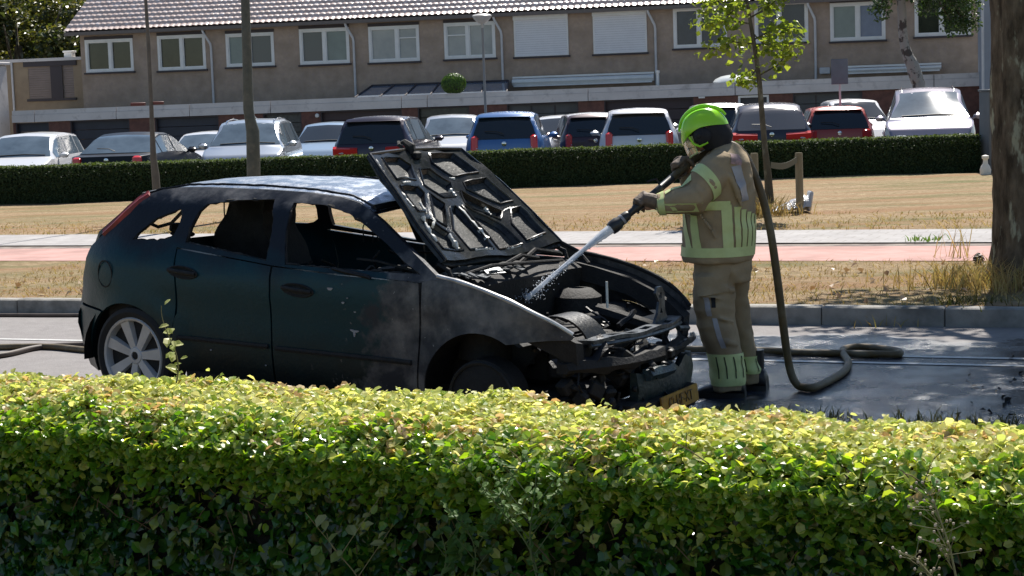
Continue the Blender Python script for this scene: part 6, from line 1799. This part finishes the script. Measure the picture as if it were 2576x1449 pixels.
# thick trunk at the right
b_ = G(2602, 705, .14); tt = thing('tree', 'thick rough barked tree trunk at the right edge, its crown above the picture', 'tree', b_)
mb = MB(); rings = []
for i, z in enumerate([-.05, .0, .06, .16, .35, .7, 1.2, 1.8, 2.4, 3.0, 3.8, 4.8]):
    r_ = float(np.interp(z, [-.05, .06, .2, .5, 1.5, 3, 4.8], [.50, .44, .38, .35, .345, .345, .26])); ax = float(np.interp(z, [0, 1, 3, 5], [0, -.01, -.02, .1]))
    rings.append([Vector((ax + r_ * (1 + .10 * mnoise.noise(Vector((cos(a) * 2, sin(a) * 2, z * .8))) + .16 * max(0, .3 - z) * sin(a * 5)) * cos(a), r_ * (1 + .10 * mnoise.noise(Vector((cos(a) * 2, sin(a) * 2, z * .8 + 5)))) * sin(a), z)) for a in np.linspace(0, 2 * pi, 40, endpoint=False)])
# finer vertical steps for the fissured bark
fine = []
for q in np.linspace(0, len(rings) - 1.001, 110):
    i = int(q); f = q - i; zf = rings[i][0].z * (1 - f) + rings[i + 1][0].z * f
    ring = []
    for a_, b2 in zip(rings[i], rings[i + 1]):
        p_ = a_.lerp(b2, f); d = Vector((p_.x, p_.y, 0)).normalized(); ang = atan2(p_.y, p_.x)
        ring.append(p_ + d * (.016 * (mnoise.noise(Vector((cos(ang) * 7, sin(ang) * 7, zf * 2.2))) + .7 * mnoise.noise(Vector((cos(ang) * 17, sin(ang) * 17, zf * 6))))))
    fine.append(ring)
mb.loft(fine); mb.build('trunk', M_BARK, tt)
mb = MB(); br = []
for k in range(7):
    a = k * 2.4; e = Vector((.1 + cos(a) * random.uniform(1.2, 2.2), sin(a) * random.uniform(1.2, 2.2) + .4, 4.3 + random.uniform(1.2, 3.4)))
    mb.tube([Vector((.1, 0, 4.2)), Vector((.1, 0, 4.6)).lerp(e, .5) + Vector((0, 0, .3)), e], [.13, .08, .03], 8); br.append(e)
mb.build('branch', M_BARK, tt)
M_TL = leafmat('tree leaves', [(.05, .10, .025), (.09, .15, .035), (.13, .20, .05)], trans=.35)
crown_leaves('crown', [((b_.x + e.x, b_.y + e.y, b_.z + e.z), 1.15, 650) for e in br] + [((b_.x + .1 + random.gauss(0, 1.0), b_.y + .3 + random.gauss(0, 1.0), b_.z + random.uniform(5.4, 8)), 1.0, 450) for _ in range(6)], 0, .13, M_TL, tt, b_)
# a second street tree just outside the frame to the right (its shade falls on the road)
b2_ = rp(11.5, 16.6, .14); t2 = thing('tree', 'street tree beyond the right edge of the picture shading the road', 'tree', b2_)
mb = MB(); mb.tube([(0, 0, -.05), (0, 0, .3), (.02, .0, 2.5), (.1, .1, 5.0)], [.40, .31, .28, .18], 20); mb.build('trunk', M_BARK, t2)
crown_leaves('crown', [((b2_.x + random.gauss(0, 1.1), b2_.y + random.gauss(0, 1.1), b2_.z + random.uniform(4.6, 8)), 1.2, 520) for _ in range(12)], 0, .13, M_TL, t2, b2_)

# young staked tree
Yt = 26.0
base = at(1936, 505, Yt); base.z = .20; yt = thing('young_tree', 'slender young tree with bright yellow green leaves tied between two stakes', 'tree', base)
TP = [(1936, 512), (1932, 440), (1925, 380), (1918, 300), (1910, 200), (1897, 110), (1885, 40), (1876, -20), (1868, -120), (1860, -260)]
tp = [at(x, y, Yt) - base for x, y in TP]; mb = MB(); mb.tube(tp, [.070, .055, .044, .040, .036, .030, .026, .022, .016, .010], 10)
mb.build('trunk', bark('young bark', (.07, .065, .05), (.12, .11, .085), (.18, .18, .14), 14), yt)
mb = MB(); cl = []
BR = [((1909, 190), (1955, 165), (2000, 110)), ((1905, 170), (1880, 205), (1862, 200)), ((1898, 110), (1840, 105), (1785, 130)), ((1896, 100), (1955, 70), (1995, 75)), ((1888, 60), (1830, 50), (1765, 62)), ((1886, 45), (1930, 20), (1965, -10)), ((1880, 5), (1830, -10), (1770, 20)), ((1890, 80), (1920, 110), (1975, 130)), ((1884, 30), (1850, 20), (1800, 75)), ((1872, -60), (1930, -60), (1990, -70)), ((1870, -80), (1820, -80), (1760, -60))]
for i, b3 in enumerate(BR):
    dy = random.uniform(-.35, .35); p3 = [at(b3[0][0], b3[0][1], Yt) - base, at(b3[1][0], b3[1][1], Yt + dy * .5) - base, at(b3[2][0], b3[2][1], Yt + dy) - base]
    mb.tube(p3, [.014, .010, .005], 6)
    for q in np.linspace(.35, 1.05, 9): cl.append((p3[0].lerp(p3[1], q * 2) if q < .5 else p3[1].lerp(p3[2], q * 2 - 1), .13))
mb.build('branch', _mc['young bark'], yt)
for (x, y) in ((1770, 55), (1790, 40), (1810, 75), (1835, 30), (1850, 60), (1900, 20), (1930, 50), (1960, 85), (1985, 70), (1990, 110), (1960, 115), (1930, 100), (1945, 10), (1880, 10), (1800, 130), (1830, 140), (1855, 130), (1780, 10), (1885, 150), (1905, 130), (1870, 110), (1875, 200), (1985, 95), (1925, 75), (1850, 95), (1915, 190), (1940, 150), (1825, 5), (1905, -10)):
    cl.append((at(x, y, Yt + random.uniform(-.3, .3)) - base, .15))
crown_leaves('crown', [((c + base), r_ * 1.5, 8) for c, r_ in cl], 0, .10, leafmat('young leaves', [(.11, .17, .03), (.19, .26, .05), (.29, .34, .08), (.07, .12, .025)], trans=.5, tcol=(1.5, 1.5, .5)), yt, base)
for (px, y0, y1, ly, lab) in ((1897, 385, 512, -.1, 'left round wooden stake of the young tree'), (2009, 384, 487, .25, 'right round wooden stake of the young tree')):
    a_ = at(px, y0, Yt + ly); b2 = at(px + 3, y1, Yt + ly); b2.z = .2; mb = MB()
    mb.tube([b2 - b2, (a_ - b2) * .97, a_ - b2], [.058, .056, .050], 12); o = mb.build('tree_stake', mat('stake wood', (.20, .17, .11), (.30, .26, .18), rough=.9, scale=8, stretch=(1, 1, .2)), None, loc=b2); tag(o, lab, 'stake', 'stakes of the young tree')
a_, c_ = at(1945, 415, Yt), at(2006, 400, Yt + .18); O = a_.copy(); mb = MB()
mb.loft([[p_ + Vector((0, 0, -.05)), p_ + Vector((0, -.01, .04)), p_ + Vector((0, .012, .04))] for p_ in [(c_ - a_) * q + Vector((0, 0, -.05 * sin(pi * q))) for q in np.linspace(-.1, 1, 8)]])
o = mb.build('tree_tie', mat('tie', (.14, .14, .11), rough=.8), None, loc=O); tag(o, 'sagging strap between the right stake and the young tree', 'strap')
# crumpled plastic sheet
O = at(1987, 503, 26.4); O.z = .2; V = []; F = []
for i in range(15):
    for j2 in range(10):
        u, v = i / 14, j2 / 9; x = -.30 + .58 * u; hh = .28 * (u ** .8) * sin(pi * min(1, v * .9 + .1)) * (1 if u < .9 else .9)
        V.append((x, -.20 + .4 * v, max(.004, hh + .03 * mnoise.noise(Vector((u * 6, v * 5, 0))))))
for i in range(14):
    for j2 in range(9): a = i * 10 + j2; F.append((a, a + 1, a + 11, a + 10))
mb = MB(); nV = len(V); mb.add(V + [(x, y, z - .004) for x, y, z in V], F + [tuple(q + nV for q in reversed(f)) for f in F]); mb.box((.285, 0, .15), (.05, .30, .30), Matrix.Rotation(.15, 3, 'Y'), bev=.02)
o = mb.build('plastic_sheet', mat('silver plastic', (.55, .56, .60), (.42, .43, .46), rough=.22, scale=9, bump=.01), None, smooth='all', loc=O); tag(o, 'crumpled silvery plastic sheet at the foot of the right stake', 'plastic sheet')
g = at(1925, 500, 25.7); tuft('grass_tuft', 'straw coloured weeds round the foot of the young tree', (g.x, g.y, .2), 260, .26, M_BLADE, .22, wid=.008)

# birch
Yb = 46.0; b_ = at(2312, 232, Yb); b_.z = .29; bt = thing('birch_tree', 'leaning white barked birch behind the grey people carrier', 'tree', b_)
BP = [(2312, 222, 16), (2308, 205, 16), (2300, 180, 17), (2296, 165, 16), (2284, 140, 13), (2275, 110, 11.5), (2270, 70, 11), (2269, 30, 11), (2266, -10, 11), (2260, -120, 9)]
P_ = [Vector((.05, 0, 0))] + [at(x, y, Yb) - b_ for x, y, _ in BP]; R_ = [.19] + [w_ / (FPX / Yb) for _, _, w_ in BP]
cc_ = catmull(P_, 4); rr_ = list(np.interp(np.linspace(0, len(P_) - 1, len(cc_)), range(len(P_)), R_))
mb = MB(); mb.tube(cc_, [r_ * (1 + .12 * mnoise.noise(p_ * 3)) for r_, p_ in zip(rr_, cc_)], 14)
mb.build('trunk', mat('birch bark', (.32, .31, .29), (.07, .06, .055), rough=.8, scale=5, stretch=(1, 1, .9), lo=.50, hi=.56, bump=.01), bt)
mb = MB(); cl = []
for (x, y) in ((2225, -10), (2330, 10), (2380, 20), (2420, 45), (2440, 10), (2350, -20), (2400, -10), (2215, 20), (2300, -30), (2440, 55), (2395, 60)):
    e = at(x, y, Yb + random.uniform(-.8, .8)) - b_; mb.tube([at(2266, -90, Yb) - b_, (at(2266, -90, Yb) - b_).lerp(e, .6) + Vector((0, 0, .3)), e], [.05, .03, .012], 6)
    cl.append((tuple(e + b_), .33, 210 if y > 0 else 260)); cl.append((tuple(e + b_ + Vector((0, 0, .7))), .5, 200))
mb.build('branch', M_BARK, bt)
crown_leaves('crown', cl + [((b_.x + random.gauss(.5, 1.2), b_.y + random.gauss(0, .8), 4.3 + random.uniform(0, 2.0)), .8, 260) for _ in range(14)], 0, .085, leafmat('birch leaves', [(.025, .055, .02), (.05, .09, .03), (.08, .13, .04)], trans=.3), bt, b_, 1.1)

# big trees behind the left end
def big_tree(x, y, h, r, label, k=16, seed=0, cols=None, nm='broadleaf_tree'):
    random.seed(seed); base = Vector((x, y, .1)); root = thing(nm, label, 'tree', base, group='trees behind the terrace')
    mb = MB(); mb.tube([(0, 0, 0), (.1, 0, h * .3), (0, .1, h * .6)], [.45, .34, .18], 12)
    for q in range(7):
        a = q * 2.4; mb.tube([(.05, 0, h * .3 + q * .2), (cos(a) * r * .4, sin(a) * r * .4, h * .5), (cos(a) * r * .75, sin(a) * r * .75, h * .62 + .3 * q)], [.16, .09, .03], 7)
    mb.build('trunk', M_BARK, root); cs = []
    for q in range(k):
        d = Vector((random.gauss(0, 1), random.gauss(0, 1), random.gauss(0, 1))).normalized() * (random.random() ** .4)
        cs.append(((x + d.x * r, y + d.y * r, .1 + h * .58 + d.z * h * .40), r * random.uniform(.24, .36), 620))
    crown_leaves('crown', cs, 0, .24, cols or leafmat('back tree leaves', [(.03, .05, .018), (.07, .09, .03), (.13, .135, .045), (.19, .17, .07)], trans=.3), root, base)
big_tree(-21.5, 80, 8.6, 3.9, 'large tree in full leaf behind the annex at the upper left', 34, 3)
big_tree(-18.3, 84, 9.4, 3.6, 'second broad tree right behind the roof end at the upper left', 30, 5)
big_tree(-26.5, 86, 10.5, 4.2, 'darker tree at the far upper left corner behind the annex', 30, 8)
big_tree(-23, 96, 15, 6.5, 'tallest tree rising behind the other trees at the upper left', 46, 12)
big_tree(-31, 100, 15, 6.5, 'wide dark tree farthest back at the upper left', 46, 14)
random.seed(77)
# ------------------------------------------------------------------ parked cars
def paint(name, c, metal=.3, rough=.28): return mat('paint ' + name, c, rough=rough, metal=metal, coat=.6, spec=.5)
M_CG = mat('car glass', (.016, .022, .028), rough=.04, spec=.8)
M_CGL = mat('car glass sky sheen', (.11, .15, .19), (.06, .085, .11), rough=.05, scale=1.5, spec=.9)  # pale blue base stands for sky reflected in the panes
M_TRIM = mat('black trim', (.015, .015, .016), rough=.5)
M_TAIL = mat('tail lamp', (.65, .03, .03), rough=.12, coat=.5)
M_HEAD = mat('head lamp', (.55, .57, .60), rough=.1, coat=.6)
M_CHR = mat('chrome', (.7, .7, .72), rough=.15, metal=1)
M_PLY = mat('yellow plate', (.72, .46, .03), rough=.5)
def make_car(label, x, y, yaw, body, L=4.2, Wd=1.74, H=1.5, kind='hatch', front=False, glass=None, lamps='std', rails=False, wiper=True, glass_r=None, group='cars parked behind the dark hedge', name='parked_car', roofc=None, plate=False, spoiler=True, zg=.165, belt=None):
    """x,y: middle of the end that faces the road; yaw: heading of the car's nose from +Y (clockwise); front: nose faces the camera"""
    root = thing(name, label, 'car', (x, y, zg), group=group)
    hd = yaw + (pi if front else 0)
    root.rotation_euler = (0, 0, pi / 2 - hd)             # local +X = nose
    sh = L / 2
    off = -L if front else 0.0                           # local x of the tail so that the facing end sits at the origin
    hf_ = Wd / 2; B = belt or H * .62
    if kind == 'sedan': top = [(0, B * .80), (.04, B * 1.02), (.55, B * 1.06), (1.15, H * .93), (1.6, H), (2.2, H * .995), (2.55, H * .95), (L - 1.15, B * 1.04), (L - .35, B * .86), (L, B * .62)]; g0, g1, w0, w1 = .58, 1.32, 2.5, L - 1.17
    elif kind == 'mpv': top = [(0, B * .75), (.03, B), (.22, H * .86), (.42, H * .97), (1.2, H), (2.4, H * .985), (2.75, H * .94), (L - .85, B * 1.05), (L - .25, B * .86), (L, B * .60)]; g0, g1, w0, w1 = .03, .30, 2.72, L - .87
    elif kind == 'estate': top = [(0, B * .8), (.04, B), (.45, H * .90), (.75, H * .98), (1.5, H), (2.4, H * .985), (2.75, H * .93), (L - 1.1, B * 1.03), (L - .3, B * .86), (L, B * .60)]; g0, g1, w0, w1 = .06, .55, 2.7, L - 1.12
    else: top = [(0, B * .78), (.03, B), (.25, H * .88), (.42, H * .97), (1.1, H), (2.1, H * .985), (2.4, H * .94), (L - 1.0, B * 1.04), (L - .3, B * .86), (L, B * .60)]; g0, g1, w0, w1 = .045, .34, 2.38, L - 1.02
    tx = [p_[0] for p_ in top]; tz = [p_[1] for p_ in top]
    Tz = lambda q: float(np.interp(q, tx, tz))
    def Bz(q): return min(B + .03 * (q / L - .5) * -2, Tz(q) - .012)
    def Wf(q): return hf_ * (1 - .16 * max(0, (.35 - q) / .35) ** 2 - .20 * max(0, (q - (L - .55)) / .55) ** 2)
    def sec(q):
        T = Tz(q); b_ = Bz(q); w_ = Wf(q); gh = T - b_; k = min(1, gh / .45); wr = w_ * (.93 - .20 * k)
        return [(w_ * .80, .20), (w_ * .965, .27), (w_, .50), (w_ * .995, b_ * .82), (w_ * .955, b_), (wr + (w_ * .945 - wr) * .5, b_ + (T - .05 - b_) * .5 if gh > .06 else b_ + gh * .4), (wr, b_ + (T - .05 - b_) if gh > .06 else b_ + gh * .7), (wr - .06 * k - .02, T - .012 * k - gh * .02), (wr * .5, T), (0, T + .012 * k)]
    def S(q, t, side):
        s_ = sec(q); i = min(int(t), 8); f = t - i
        yv = s_[i][0] * (1 - f) + s_[i + 1][0] * f; zv = s_[i][1] * (1 - f) + s_[i + 1][1] * f
        return Vector((q + off, side * yv, zv))
    def patch(q0, q1, t0, t1, side, o_=.006, nq=8, nt_=5, t1b=None, t0b=None, both=False):
        V = []
        for i in range(nq + 1):
            q = q0 + (q1 - q0) * i / nq
            ta = t0 + ((t0b if t0b is not None else t0) - t0) * i / nq; tb = t1 + ((t1b if t1b is not None else t1) - t1) * i / nq
            for j in range(nt_ + 1):
                t = ta + (tb - ta) * j / nt_
                if both: sd_ = -1 if t < 9 else 1; tt_ = t if t <= 9 else 18 - t
                else: sd_, tt_ = side, t
                tt_ = min(max(tt_, 0), 8.9999)
                p_ = S(q, tt_, sd_); e = .01
                a = S(q + e, tt_, sd_) - S(q - e, tt_, sd_); b2 = S(q, min(tt_ + .05, 8.9999), sd_) - S(q, tt_ - .05, sd_)
                n_ = a.cross(b2) * sd_
                n_ = -n_ if n_.dot(Vector((0, sd_ * .2, .3))) < 0 and n_.z < -.2 else n_
                n_ = n_.normalized() if n_.length > 1e-9 else Vector((0, 0, 1))
                if n_.dot(p_ - Vector((off + L * .45, 0, .7))) < 0: n_ = -n_
                V.append(p_ + n_ * o_)
        return V, [(i * (nt_ + 1) + j, i * (nt_ + 1) + j + 1, (i + 1) * (nt_ + 1) + j + 1, (i + 1) * (nt_ + 1) + j) for i in range(nq) for j in range(nt_)]
    # body
    qs = sorted(set([0.0, .015, .04] + [round(v, 3) for v in np.linspace(.1, L - .1, 40)] + tx + [L - .03, L]))
    rings = []
    for q in qs:
        s_ = sec(q); rings.append([Vector((q + off, -a, z)) for a, z in s_] + [Vector((q + off, a, z)) for a, z in reversed(s_[:-1])])
    mb = MB(); mb.loft(rings)
    # rounded bumper ends
    s0_ = sec(0); mb.loft([[Vector((off + dx, -a * k, z)) for a, z in s0_[:5]] + [Vector((off + dx, a * k, z)) for a, z in reversed(s0_[:5])] for dx, k in ((-.0, 1.0), (-.06, .94), (-.085, .84))])
    s1_ = sec(L); mb.loft([[Vector((off + L + dx, -a * k, z)) for a, z in s1_[:4]] + [Vector((off + L + dx, a * k, z)) for a, z in reversed(s1_[:4])] for dx, k in ((0, 1.0), (.07, .93), (.10, .80))])
    if spoiler and kind in ('hatch', 'mpv'):
        V, F = patch(g1 - .02, g1 + .12, 6.6, 11.4, 1, .02, 2, 10, both=True); mb.add(V, F)
        mb.box((g1 + off - .03, 0, Tz(g1) + .012), (.16, Wf(g1) * 1.30, .022), bev=.008)
    mb.build('body', body, root)
    if roofc is not None:
        V, F = patch(g1 + .03, w0 - .03, 6.4, 11.6, 1, .004, 8, 12, both=True); mb = MB(); mb.add(V, F); mb.build('roof', roofc, root)
    gm = glass or M_CG; gr = glass_r or gm
    V, F = patch(g0, g1, 7.0, 11.0, 1, .007, 8, 10, both=True); mb = MB(); mb.add(V, F); rw_ = mb.build('rear_window', gr if not front else M_CG, root)
    V, F = patch(w0, w1, 7.0, 11.0, 1, .007, 8, 10, both=True); mb = MB(); mb.add(V, F); mb.build('windscreen', gm if front else M_CG, root)
    # side windows in three lights
    e0 = .62 if kind == 'sedan' else .30; e1 = w1 - .25
    cuts = [(e0 + .10, e0 + .55), (e0 + .62, e0 + .62 + (e1 - e0 - .62) * .47), (e0 + .69 + (e1 - e0 - .62) * .47, e1)]
    for sd_ in (-1, 1):
        for (a, c) in cuts:
            V, F = patch(a, c, 4.22, 5.85, sd_, .006, 8, 4); mb = MB(); mb.add(V, F); mb.build('side_window', M_CGL if front or True else M_CG, root)
    # lamps
    for sd_ in (-1, 1):
        mb = MB(); yy = Wf(.05) * .84
        if lamps == 'wide':
            mb.loft([[Vector((off + a, sd_ * y_, z)) for (a, z) in ((-.02, B * .80 + dz), (-.03, B * .93 + dz), (.05, B * .98 + dz), (.06, B * .78 + dz))] for (y_, a0, dz) in ((hf_ * .34, 0, -.01), (hf_ * .66, 0, .0), (hf_ * .93, .05, .01))])
            mb.loft([[Vector((off + x_, sd_ * (Wf(x_) + .004), B * .82 + dz)), Vector((off + x_, sd_ * (Wf(x_) + .004), B * .97 + dz)), Vector((off + x_, sd_ * (Wf(x_) - .08), B * .95)), Vector((off + x_, sd_ * (Wf(x_) - .08), B * .84))] for x_, dz in ((.0, 0), (.12, .01), (.26, .02))])
        elif lamps == 'tall': mb.box((off + .035, sd_ * yy, B * .92), (.13, .15, B * .40), Matrix.Rotation(sd_ * -.25, 3, 'Z') @ Matrix.Rotation(.12, 3, 'Y'), bev=.05)
        else: mb.box((off + .03, sd_ * yy, B * .90), (.12, .20, B * .24), Matrix.Rotation(sd_ * -.25, 3, 'Z') @ Matrix.Rotation(.1, 3, 'Y'), bev=.04)
        tl = mb.build('tail_light', M_TAIL, root)
        mb = MB(); mb.box((off + .015, sd_ * yy * .99, B * .84), (.10, .13, .05), Matrix.Rotation(sd_ * -.25, 3, 'Z'), bev=.02); mb.build('reversing_light', M_HEAD, tl)
        mb = MB(); V, F = patch(L - .42, L - .06, 3.2, 4.1, sd_, .008, 6, 3, t1b=3.9); mb.add(V, F); mb.box((off + L - .05, sd_ * hf_ * .66, B * .70), (.10, .30, .13), Matrix.Rotation(sd_ * .3, 3, 'Z'), bev=.04); mb.build('headlight', M_HEAD, root)
        mb = MB(); mx_ = off + w1 - .42; mb.box((mx_, sd_ * (hf_ + .09), B + .06), (.13, .20, .13), Matrix.Rotation(sd_ * .2, 3, 'Z'), bev=.05); mb.tube([(mx_, sd_ * (hf_ - .04), B + .01), (mx_, sd_ * (hf_ + .05), B + .04)], .025, 6); mb.build('door_mirror', body, root)
        if rails:
            mb = MB(); mb.tube([S(q, 7.2, sd_) + Vector((0, 0, dz)) for q, dz in ((g1 + .10, .0), (g1 + .2, .035), ((g1 + w0) / 2, .045), (w0 - .2, .035), (w0 - .1, .0))], .014, 6); mb.build('roof_rail', M_CHR, root)
        for wx in (.78, L - .85):
            mb = MB(); mb.lathe([(.19, -.10), (.29, -.10), (.315, -.06), (.315, .06), (.29, .10), (.20, .10)], (off + wx, sd_ * (hf_ - .09), .315), Matrix.Rotation(pi / 2, 3, 'X'), 24)
            wh = mb.build('wheel', M_TYRE, root); mb = MB(); mb.lathe([(.19, -.09), (.19, .09), (.12, .095), (.05, .10), (0, .10)], (off + wx, sd_ * (hf_ - .088), .315), Matrix.Rotation(-sd_ * pi / 2, 3, 'X'), 20); mb.build('rim', M_RIM, wh)
    if wiper and not front:
        mb = MB(); zc = Tz(g0 + .05) + .03; mb.tube([(off + g0 - .01, 0, zc - .02), (off + g0 + .02, .15, zc + .04), (off + g0 + .05, .42, zc + .05)], .010, 5); mb.build('wiper', M_TRIM, root)
    if front:
        mb = MB(); mb.tube([S(w1 - .03, 7.3, 1) + Vector((0, 0, .015)), S(w1 - .06, 8.6, 1) + Vector((0, 0, .02)), S(w1 - .03, 7.6, -1) + Vector((0, 0, .02))], .010, 5); mb.build('wiper', M_TRIM, root)
    mb = MB(); mb.lathe([(.045, 0), (.05, .008), (.02, .014), (0, .016)], (off - .02, 0, B * .93), Matrix.Rotation(-pi / 2, 3, 'Y'), 14); mb.build('badge', M_CHR, root)
    mb = MB(); mb.box((off - (.095 if True else 0), 0, B * .60), (.012, .50, .11), bev=.004); mb.build('number_plate', M_PLY, root)
    mb = MB(); mb.box((off + L + .10, 0, .42), (.012, .50, .11), bev=.004); mb.build('number_plate', M_PLY, root)
    mb = MB(); mb.box((off + L / 2, 0, .22), (L * .96, Wd * .80, .10)); mb.build('underbody', M_TRIM, root)
    return root
def xat(px, Y): return at(px, 300, Y).x
A = lambda d: radians(d)
def C_(px, Y): return xat(px, Y), Y
make_car('white hatchback at the far left edge, seen from its front corner', *C_(0, 38.6), A(1), paint('white', (.70, .70, .72), .1), L=4.2, H=1.48, front=True, glass=M_CGL)
make_car('black four door saloon with a sloping rear window, second from the left', *C_(262, 38.3), A(7), mat('paint black blue', (.005, .007, .013), rough=.35, coat=.0, spec=.3), L=4.55, Wd=1.80, H=1.42, kind='sedan', glass_r=M_CGL, lamps='std', belt=.92)
make_car('white car half hidden between the black saloon and the silver people carrier', *C_(486, 45), A(0), paint('white', (.70, .70, .72), .1), H=1.32, front=True, glass=M_CGL)
mp = make_car('silver blue people carrier with a tilted roof aerial, behind the broad post', *C_(598, 38.5), A(0), paint('silver blue', (.42, .46, .52), .6), L=4.4, Wd=1.80, H=1.62, kind='mpv', front=True, glass=M_CGL, rails=True)
mb = MB(); mb.tube([(-3.0, 0, 1.62), (-3.02, -.24, 1.90)], [.008, .005], 5); mb.build('aerial', M_CHR, mp)
make_car('light blue car just peeping out right of the silver blue people carrier', *C_(800, 46), A(2), paint('pale blue', (.30, .40, .52), .5), H=1.45, front=True, glass=M_CG)
make_car('dark plum crossover with big wide red tail lights left of the open bonnet', *C_(931, 38.3), A(7.5), paint('dark plum', (.030, .022, .040), .4), L=4.3, Wd=1.80, H=1.60, lamps='wide')
make_car('silver car with a sunlit windscreen between the plum crossover and the blue hatchback', *C_(1130, 44.5), A(0), paint('silver', (.50, .51, .53), .6), H=1.55, front=True, glass=M_CGL)
make_car('bright blue hatchback with a sun glint on its rear window', *C_(1266, 38.5), A(4), paint('bright blue', (.055, .16, .40), .2), L=4.0, Wd=1.72, H=1.60, lamps='tall')
make_car('small white car seen past the blue hatchback', *C_(1403, 47), A(4), paint('white', (.70, .70, .72), .1), H=1.42, front=True, glass=M_CG)
make_car('dark red hatchback with a white roof left of the white hatchback', *C_(1497, 41.5), A(-3), paint('dark red', (.045, .018, .028), .3), L=3.7, Wd=1.66, H=1.50, roofc=paint('white', (.7, .7, .72), .1), lamps='tall')
wc = make_car('white hatchback with a sticker on its wide black rear window', *C_(1607, 38.5), A(3), paint('pearl white', (.62, .64, .70), .2), L=4.05, Wd=1.74, H=1.58, lamps='tall')
mb = MB()
for (y_, z_, a, b2) in ((-.22, 1.16, .30, .05), (-.10, 1.15, .16, .10), (-.36, 1.17, .10, .03), (-.40, 1.22, .08, .03)): mb.box((.115 + (z_ - 1.05) * .52, y_, z_ + .015), (.006, a, b2), Matrix.Rotation(.50, 3, 'Y'), bev=.002)
mb.build('sticker', mat('sticker', (.25, .40, .48), rough=.4), wc)
make_car('silver car mostly hidden behind the firefighter helmet', *C_(1822, 44.5), A(0), paint('silver', (.50, .51, .53), .6), H=1.62, L=4.3, glass_r=M_CG)
make_car('dark estate with a yellow plate and wide maroon tail lights right of the helmet', *C_(1941, 38.8), A(5), paint('dark grey plum', (.045, .042, .055), .5), L=4.5, Wd=1.80, H=1.60, kind='estate', lamps='wide', glass_r=mat('car glass grey', (.12, .12, .13), rough=.06, spec=.9), rails=False)
make_car('small red hatchback right of the dark estate', *C_(2112, 41.5), A(5), paint('red', (.42, .05, .030), .1), L=3.8, Wd=1.66, H=1.47, lamps='std')
make_car('white car partly hidden between the red hatchback and the grey people carrier', *C_(2178, 47), A(2), paint('white', (.70, .70, .72), .1), H=1.60, front=True, glass=M_CG)
make_car('large mauve grey people carrier facing the road at the right', *C_(2340, 37.3), A(12), paint('mauve grey', (.27, .25, .31), .5), L=4.6, Wd=1.88, H=1.82, kind='mpv', front=True, glass=M_CGL, rails=True)
